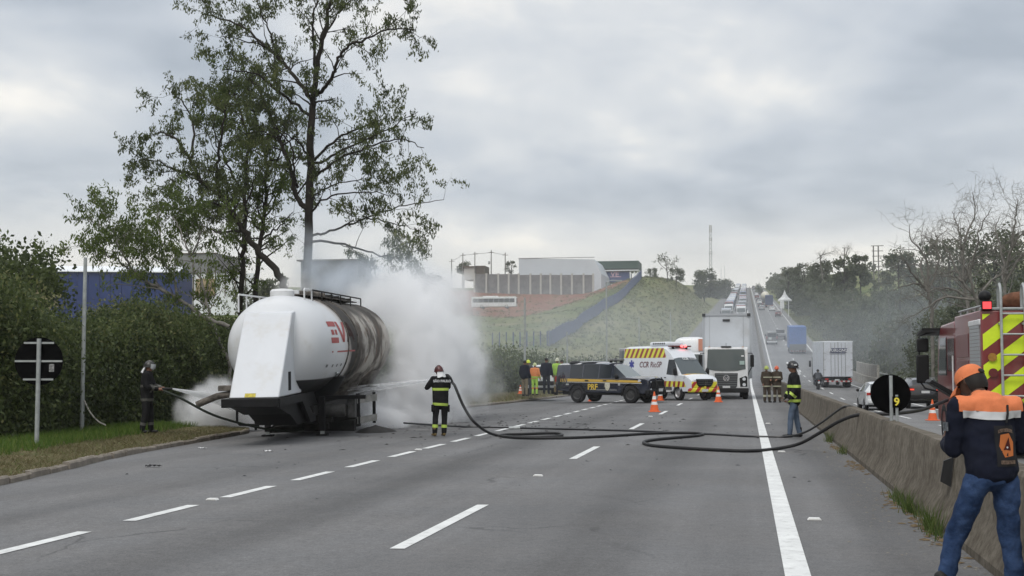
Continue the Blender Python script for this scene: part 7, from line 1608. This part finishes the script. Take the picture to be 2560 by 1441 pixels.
shrub_mass('shrubbery', [hp(640, 62, 850), hp(800, 66, 840), hp(950, 72, 850), hp(1080, 78, 862), hp(1200, 84, 868), hp(1300, 90, 872), hp(1400, 98, 882), hp(1470, 108, 900), hp(1560, 125, 905)], 'green bushes behind the far verge and the smoke', 300, L_hedge, .26, 160, .9, 1.9, 4)
shrub_mass('shrubbery', [hp(1420, 118, 905), hp(1520, 128, 890), hp(1620, 140, 884), hp(1720, 150, 880)], 'rough scrub at the foot of the grassy mound', 130, L_scrub, .3, 90, .7, 1.5, 5)
# rough tufts over field and mound
def tufts(name, n, f, label, s0, s1, leaf_m, per=9):
    P = np.array([f() for _ in range(n)]); Rr = np.stack([RNG.uniform(s0, s1, n)]*2+[RNG.uniform(s0, s1, n)*.6], 1); V, Q, T = leaf_cloud(P, Rr, per, (s0+s1)*.42, -.6, .2, .35); tag(np_mesh(name, V, Q, leaf_m, colors=T), label, 'weeds', kind='stuff')
def fm():
    y = 120+340*random.random()**.8; x = -12-20*random.random(); return (x, y, HT(x, y)+.1)
def ff():
    y = 95+300*random.random(); x = -30-110*random.random(); return (x, y, HT(x, y)+.05)
tufts('ground_weeds', 3000, fm, 'tufts of rough grass over the mound', .25, .7, L_scrub, 10); tufts('ground_weeds', 5000, ff, 'scattered weeds and tufts over the field', .2, .75, L_scrub, 10)
def fr():
    y = 70+300*random.random(); x = 11.9+4*random.random(); return (x, y, HT(x, y)+.15)
tufts('ground_weeds', 2600, fr, 'grass along the foot of the wood', .2, .6, L_scrub, 10)
# ---- dense single trees
def dense_tree(name, label, px, pyb, pyt, Y, w, leaf_m=L_wood, k=14, per=170, size=.5, group=None, bark=M_bark, gap=.35, flat=.8):
    b = at(px, pyb, Y); t = at(px, pyt, Y); h = t.z-b.z; o = empty(name, b, 0, label, 'tree', group); C, Rr = [], []
    for i in range(k):
        a = random.uniform(0, 6.28); u = random.random(); zz = h*(gap+(1-gap)*u*.92); r = w*(.55*math.sqrt(max(.05, 1-((u-.4)/.75)**2))); C.append((math.cos(a)*r, math.sin(a)*r, zz)); q = w*random.uniform(.22, .42); Rr.append((q, q, q*flat))
    V, Q, T = leaf_cloud(C, Rr, per, size, .3, .4, .6); np_mesh('crown', V, Q, leaf_m, o, colors=T)
    m = MB(); m.tube(bezier([(0, 0, -3), (.1*w*random.uniform(-1, 1), 0, h*.4), (0, .05*w, h*.85)], 4), [max(.06, h*.022)]*4+[h*.018]*3+[h*.006]*2, 6, cap=False)
    for c in C[:9]: m.tube([Vector((0, 0, h*.3)), Vector(c)*.6+Vector((0, 0, h*.12)), Vector(c)], [h*.01, h*.007, h*.003], 4, cap=False)
    m.build('trunk', bark, o); return o
HG = 'trees on the hill left of the road'
dense_tree('tree', 'rounded dark tree on the hilltop beside the mast', 1762, 745, 676, 470, 5.6, k=26, per=120, size=.8, group=HG, gap=.1)
dense_tree('tree', 'low spreading dark tree at the roadside left of the crest', 1805, 752, 700, 560, 6.5, k=26, per=110, size=1.0, group=HG, gap=.0)
dense_tree('tree', 'small pale bush at the top end of the blue fence', 1628, 702, 672, 360, 2.6, k=12, per=60, size=.4, group=HG, gap=.2)
dense_tree('tree', 'bushy tree left of the mast on the mound top', 1690, 712, 668, 385, 3.2, k=16, per=70, size=.45, group=HG, gap=.2)
dense_tree('tree', 'small dark tree behind the utility poles', 1160, 700, 656, 440, 3.2, k=12, per=90, size=.6, group=HG)
dense_tree('tree', 'thin tree against the end of the white warehouse', 1277, 700, 650, 425, 2.4, k=10, per=60, size=.45, group=HG)
b_ = at(1668, 700, 370); tree('sparse_tree', 'wispy tall tree on the mound top with a bare crown', [([b_-Vector((0, 0, 1)), at(1668, 680, 370), at(1664, 655, 370), at(1660, 640, 370)], .14, .05, 1.6), ([at(1668, 685, 370), at(1680, 668, 370), at(1688, 652, 371)], .09, .03, 1.6), ([at(1667, 675, 370), at(1650, 660, 369), at(1645, 648, 369)], .08, .03, 1.4)], L_wood, M_bark, leaf_n=2, leaf_s=.4, twig=1.2, dens=1., droop=.3)
for i, (px, pt, Y, w) in enumerate([(905, 690, 210, 4), (965, 682, 230, 4.5), (1030, 672, 215, 4.2), (1090, 690, 240, 4), (1010, 700, 190, 3.4), (720, 690, 180, 4), (640, 700, 170, 4)]):
    dense_tree('tree', ['bushy tree in the smoke just right of the trailer top', 'broad tree fading into smoke behind the trailer', 'tallest of the smoky trees behind the central smoke', 'rightmost of the smoky trees below the utility poles', 'short tree in the middle of the smoke bank', 'tree at the field edge behind the tall trunk', 'tree at the field edge left of the tall trunk'][i], px, 790, pt, Y, w, group='trees behind the smoke', k=14, per=90, size=.55, gap=.05)
for i, (px, pt, Y, w, l) in enumerate([(-20, 612, 44, 3.4, 'tree with loose crown cut by the left edge of the picture'), (40, 640, 47, 2.2, 'small tree rising above the shrubs at the far left')]):
    dense_tree('tree', l, px, 800, pt, Y, w, L_hedge, 18, 260, .2, gap=.2)
# ---- the wood on the right: one mass with some trees that stand out
def wood():
    C, Rr, tt, parts = [], [], [], []; bb = MB()
    for i in range(300):
        Y = 58+(random.random()**1.7)*820; X = 13.6+abs(random.gauss(0, 1))*9+(3 if Y < 75 else 0); g = HT(X, Y); h = random.uniform(5.5, 10.5)*(.75+.25*min(1, (X-12)/8)); w = random.uniform(1.8, 3.4); k = 7 if Y > 300 else 11
        c, r = [], []
        for j in range(k):
            a = random.uniform(0, 6.28); u = random.random(); c.append((X+math.cos(a)*w*.6, Y+math.sin(a)*w*.6, g+h*(.06+.88*u))); q = w*random.uniform(.32, .55)*(1.15-.5*u); r.append((q, q, q*.85))
        per, s = (150, .26) if Y < 130 else (90, .42) if Y < 280 else (45, .8)
        parts.append(leaf_cloud(c, r, per, s, .4, .4, .5, np.full(k, random.random())*.7+RNG.random(k)*.3))
        if Y < 200:
            for j in range(3): q = c[random.randrange(k)]; bb.tube([(X, Y, g-.5), (X*.5+q[0]*.5, Y*.5+q[1]*.5, g+h*.35), q], [.12, .07, .02], 5, cap=False)
    V, Q, T = join(parts); o = np_mesh('woodland', V, Q, L_wood, colors=T); tag(o, 'hazy dark green wood covering the slope beside the opposite carriageway', 'wood', kind='stuff')
    tag(bb.build('wood_stems', M_barkg, o), kind='stuff')
wood()
SK = 'trees standing out above the wood'
for px, pb, pt, Y, w, t in [(2010, 740, 660, 360, 4.2, 'dark domed tree highest on the skyline left of the wood'), (1970, 745, 668, 400, 3.2, 'round-topped small tree at the left shoulder of the wood'), (2055, 735, 655, 330, 3.6, 'flat-topped dark tree on the skyline of the wood'), (2110, 735, 638, 270, 3.0, 'dark tree below the thin T-shaped pole'), (2150, 720, 640, 250, 2.6, 'small crowned tree beside the pylon frame'), (2250, 720, 632, 170, 3.0, 'bushy tree just right of the pylon'), (1905, 760, 712, 640, 5.0, 'small dark tree at the crest beside the road'), (2370, 760, 600, 118, 3.4, 'dark leafy tree among the bare branches'), (2480, 740, 570, 112, 3.8, 'tallest dark leafy tree behind the bare branches at the right')]:
    dense_tree('tree', t, px, pb, pt, Y, w, L_wood, 20, 130 if Y < 200 else 80, .32 if Y < 200 else .6, SK, gap=.15)
def bare(px, pyb, Y, tips, label, r=.14):
    b = at(px, pyb, Y); base_ = Vector((b.x, Y, HT(b.x, Y)-.5)); L_ = []
    fork = at(px-10, pyb-70, Y)
    for i, (tx, ty, dy) in enumerate(tips):
        e = at(tx, ty, Y+dy); m1 = fork.lerp(e, .35)+Vector((random.uniform(-.4, .4), dy*.1, .5)); m2 = fork.lerp(e, .7)+Vector((random.uniform(-.4, .4), 0, .35))
        L_.append(([base_, b, fork, m1, m2, e] if i == 0 else [fork, m1, m2, e], r if i == 0 else r*.55, .015, 1.1))
    return tree('bare_tree', label, L_, L_wood, M_barkg, leaves=False, twig=1.25, dens=1.1, up=.45, lvl2=1.3, group='bare trees at the edge of the wood')
bare(2330, 800, 84, [(2275, 560, 0), (2310, 590, 2), (2240, 640, -2), (2370, 570, 1), (2220, 730, -1)], 'bare grey tree leaning left over the road edge')
bare(2420, 780, 80, [(2430, 480, 0), (2380, 530, 2), (2480, 520, -2), (2350, 600, 1), (2330, 690, 2), (2500, 610, -1)], 'tallest bare tree in the middle of the leafless group')
bare(2520, 780, 76, [(2545, 500, 0), (2500, 540, 2), (2590, 520, -2), (2470, 640, 1), (2600, 600, -1)], 'bare tree at the right edge above the fire engine')
bare(2450, 820, 70, [(2350, 690, 0), (2290, 740, 1), (2410, 640, -1), (2520, 680, 1), (2260, 800, 0)], 'low tangled bare tree sprawling in front of the wood')
bare(2130, 720, 290, [(2120, 618, 0), (2100, 640, 2), (2150, 640, -2)], 'distant leafless tree on the skyline left of the pylon', .2); bare(2060, 720, 320, [(2085, 628, 0), (2060, 645, 2), (2040, 650, -2)], 'faint leafless tree above the flat-topped dark tree', .2)
# ================================================================== smoke and haze
def vol_mat(name, color, aniso=.15, dens=None):
    m = bpy.data.materials.new(name); m.use_nodes = True; nt = m.node_tree; nt.nodes.clear()
    o = nt.nodes.new('ShaderNodeOutputMaterial'); v = nt.nodes.new('ShaderNodeVolumePrincipled'); v.inputs['Color'].default_value = (*color, 1); v.inputs['Anisotropy'].default_value = aniso
    if dens is not None: v.inputs['Density'].default_value = dens; v.inputs['Density Attribute'].default_value = ''
    else: v.inputs['Density'].default_value = 1.
    nt.links.new(v.outputs[0], o.inputs['Volume']); return m
def smoke(name, label, puffs, vox, m, nscale, warp, lo, hi, gain, stretch=(1, 1, 1)):
    """puffs: (centre, radii, weight); soft ellipsoids torn by noise, baked into a volume grid"""
    mn = [min(c[i]-r[i]*1.25 for c, r, w in puffs) for i in range(3)]; mx = [max(c[i]+r[i]*1.25 for c, r, w in puffs) for i in range(3)]; mn[2] = max(mn[2], -.25)
    ng = bpy.data.node_groups.new(name, 'GeometryNodeTree'); ng.interface.new_socket('Geometry', in_out='OUTPUT', socket_type='NodeSocketGeometry')
    N = ng.nodes.new; L = ng.links.new; out = N('NodeGroupOutput'); vc = N('GeometryNodeVolumeCube'); vc.inputs['Min'].default_value = mn; vc.inputs['Max'].default_value = mx
    for i, a in enumerate('XYZ'): vc.inputs['Resolution '+a].default_value = max(8, int((mx[i]-mn[i])/vox))
    pos = N('GeometryNodeInputPosition')
    def vm(op, a, b=None, sc=None):
        q = N('ShaderNodeVectorMath'); q.operation = op
        for i, k in enumerate((a, b)):
            if k is None: continue
            if isinstance(k, (tuple, list, Vector)): q.inputs[i].default_value = k
            else: L(k, q.inputs[i])
        if sc is not None: q.inputs['Scale'].default_value = sc
        return q.outputs['Value'] if op in ('LENGTH', 'DISTANCE') else q.outputs[0]
    def ma(op, a, b=None):
        q = N('ShaderNodeMath'); q.operation = op
        for i, k in enumerate((a, b)):
            if k is None: continue
            if isinstance(k, (int, float)): q.inputs[i].default_value = k
            else: L(k, q.inputs[i])
        return q.outputs[0]
    def mr(v, a, b, c=0., d=1.):
        q = N('ShaderNodeMapRange'); q.interpolation_type = 'SMOOTHSTEP'; L(v, q.inputs[0])
        for i, k in zip((1, 2, 3, 4), (a, b, c, d)): q.inputs[i].default_value = k
        return q.outputs[0]
    sp = vm('MULTIPLY', pos.outputs[0], stretch)
    n1 = N('ShaderNodeTexNoise'); n1.inputs['Scale'].default_value = nscale; n1.inputs['Detail'].default_value = 3; L(sp, n1.inputs['Vector'])
    wv = vm('SCALE', vm('SUBTRACT', n1.outputs['Color'], (.5, .5, .5)), None, warp); P = vm('ADD', pos.outputs[0], wv)
    tot = None
    for c, r, w in puffs:
        d = vm('LENGTH', vm('DIVIDE', vm('SUBTRACT', P, tuple(c)), tuple(r))); f = ma('MULTIPLY', mr(d, 1.1, .1), w); tot = f if tot is None else ma('ADD', tot, f)
    n2 = N('ShaderNodeTexNoise'); n2.inputs['Scale'].default_value = nscale*2.3; n2.inputs['Detail'].default_value = 6; n2.inputs['Roughness'].default_value = .6; L(vm('ADD', sp, vm('SCALE', wv, None, .4)), n2.inputs['Vector'])
    den = ma('MULTIPLY', ma('MULTIPLY', tot, mr(n2.outputs[0], lo, hi, .12, 1.)), gain)
    L(den, vc.inputs['Density']); sm = N('GeometryNodeSetMaterial'); sm.inputs['Material'].default_value = m; L(vc.outputs[0], sm.inputs[0]); L(sm.outputs[0], out.inputs[0])
    me = bpy.data.meshes.new(name); me.from_pydata([tuple((a+b)/2 for a, b in zip(mn, mx))], [], []); o = link_mesh(name, me, None, [m]); g = o.modifiers.new('smoke', 'NODES'); g.node_group = ng
    return tag(o, label, 'smoke', kind='stuff')
def pf(px, py, Y, rx, ry, rd, w):
    c = at(px, py, Y); s = 3200/((c-Vector((0, 0, CAMH))).length*.99); return (c, (rx/s, rd, ry/s), w)
M_smoke = vol_mat('white_smoke', (.985, .99, 1.), .0)
smoke('smoke', 'thick white smoke billowing from the burnt rear of the trailer',
      [pf(1055, 965, 40.5, 135, 125, 2.4, 1.), pf(1065, 835, 41.5, 115, 120, 2.2, .95), pf(1010, 745, 43, 110, 80, 2.2, .7), pf(1110, 740, 43.5, 85, 70, 1.8, .55), pf(935, 775, 44, 90, 80, 2., .55), pf(1135, 905, 42.5, 75, 105, 2., .8), pf(1190, 975, 44, 60, 60, 1.6, .35),
       pf(1000, 1045, 39, 125, 55, 1.8, 1.), pf(925, 1015, 38.0, 75, 60, 1.2, .8), pf(1120, 1040, 41, 70, 50, 1.8, .7), pf(530, 1028, 34.4, 66, 58, 1.2, 2.2), pf(590, 1040, 35.2, 62, 55, 1.1, 2.2), pf(655, 1050, 36., 60, 45, 1., 1.2), pf(960, 1050, 36.8, 70, 45, 1.2, 1.2), pf(735, 715, 44.5, 60, 40, 1.2, .45), pf(1050, 1000, 43.5, 120, 90, 2., .7), pf(1150, 850, 44, 110, 150, 2.4, .16), pf(1180, 940, 44.5, 90, 100, 2.2, .16), pf(1080, 720, 45, 140, 70, 2.2, .16), pf(930, 720, 45, 120, 60, 2., .2)], .1, M_smoke, .85, 2.1, .38, .60, 3.0)
M_smoke2 = vol_mat('thin_blue_smoke', (.86, .92, 1.), .0)
smoke('drifting_smoke', 'thin bluish smoke rising past the tall tree trunk', [pf(820, 690, 46.5, 130, 70, 1.6, 1.), pf(790, 620, 47, 80, 75, 1.6, .55), pf(900, 700, 46, 130, 70, 1.8, .9), pf(1050, 700, 46, 140, 60, 2., .5), pf(960, 640, 47, 120, 60, 2., .3), pf(1130, 800, 47, 100, 120, 2.2, .35)], .18, M_smoke2, .55, 1.8, .36, .66, 1.0)
smoke('smoke_veil', 'thin bluish smoke drifting low over the vehicles and the wood', [((-8, 84, 2.5), (16, 22, 6.5), .6), ((-20, 110, 4), (20, 30, 8), .55), ((3, 128, 3.5), (14, 34, 7), .5), ((17, 120, 4.5), (12, 36, 8.5), 1.25), ((-2, 150, 6), (22, 40, 9), .4), ((-24, 190, 9), (18, 50, 10), .4), ((-14, 62, 2), (9, 12, 5), .5)], 1.5, M_smoke2, .07, 9, .3, .7, .016)
def haze():
    b = MB().bb((-1600, -170, -6), (1600, 3100, 104)); tag(b.build('haze', vol_mat('haze_air', (.97, .97, .96), .2, .00025), None, smooth=0), 'pale haze hanging over the whole landscape', 'haze', kind='stuff')
haze()
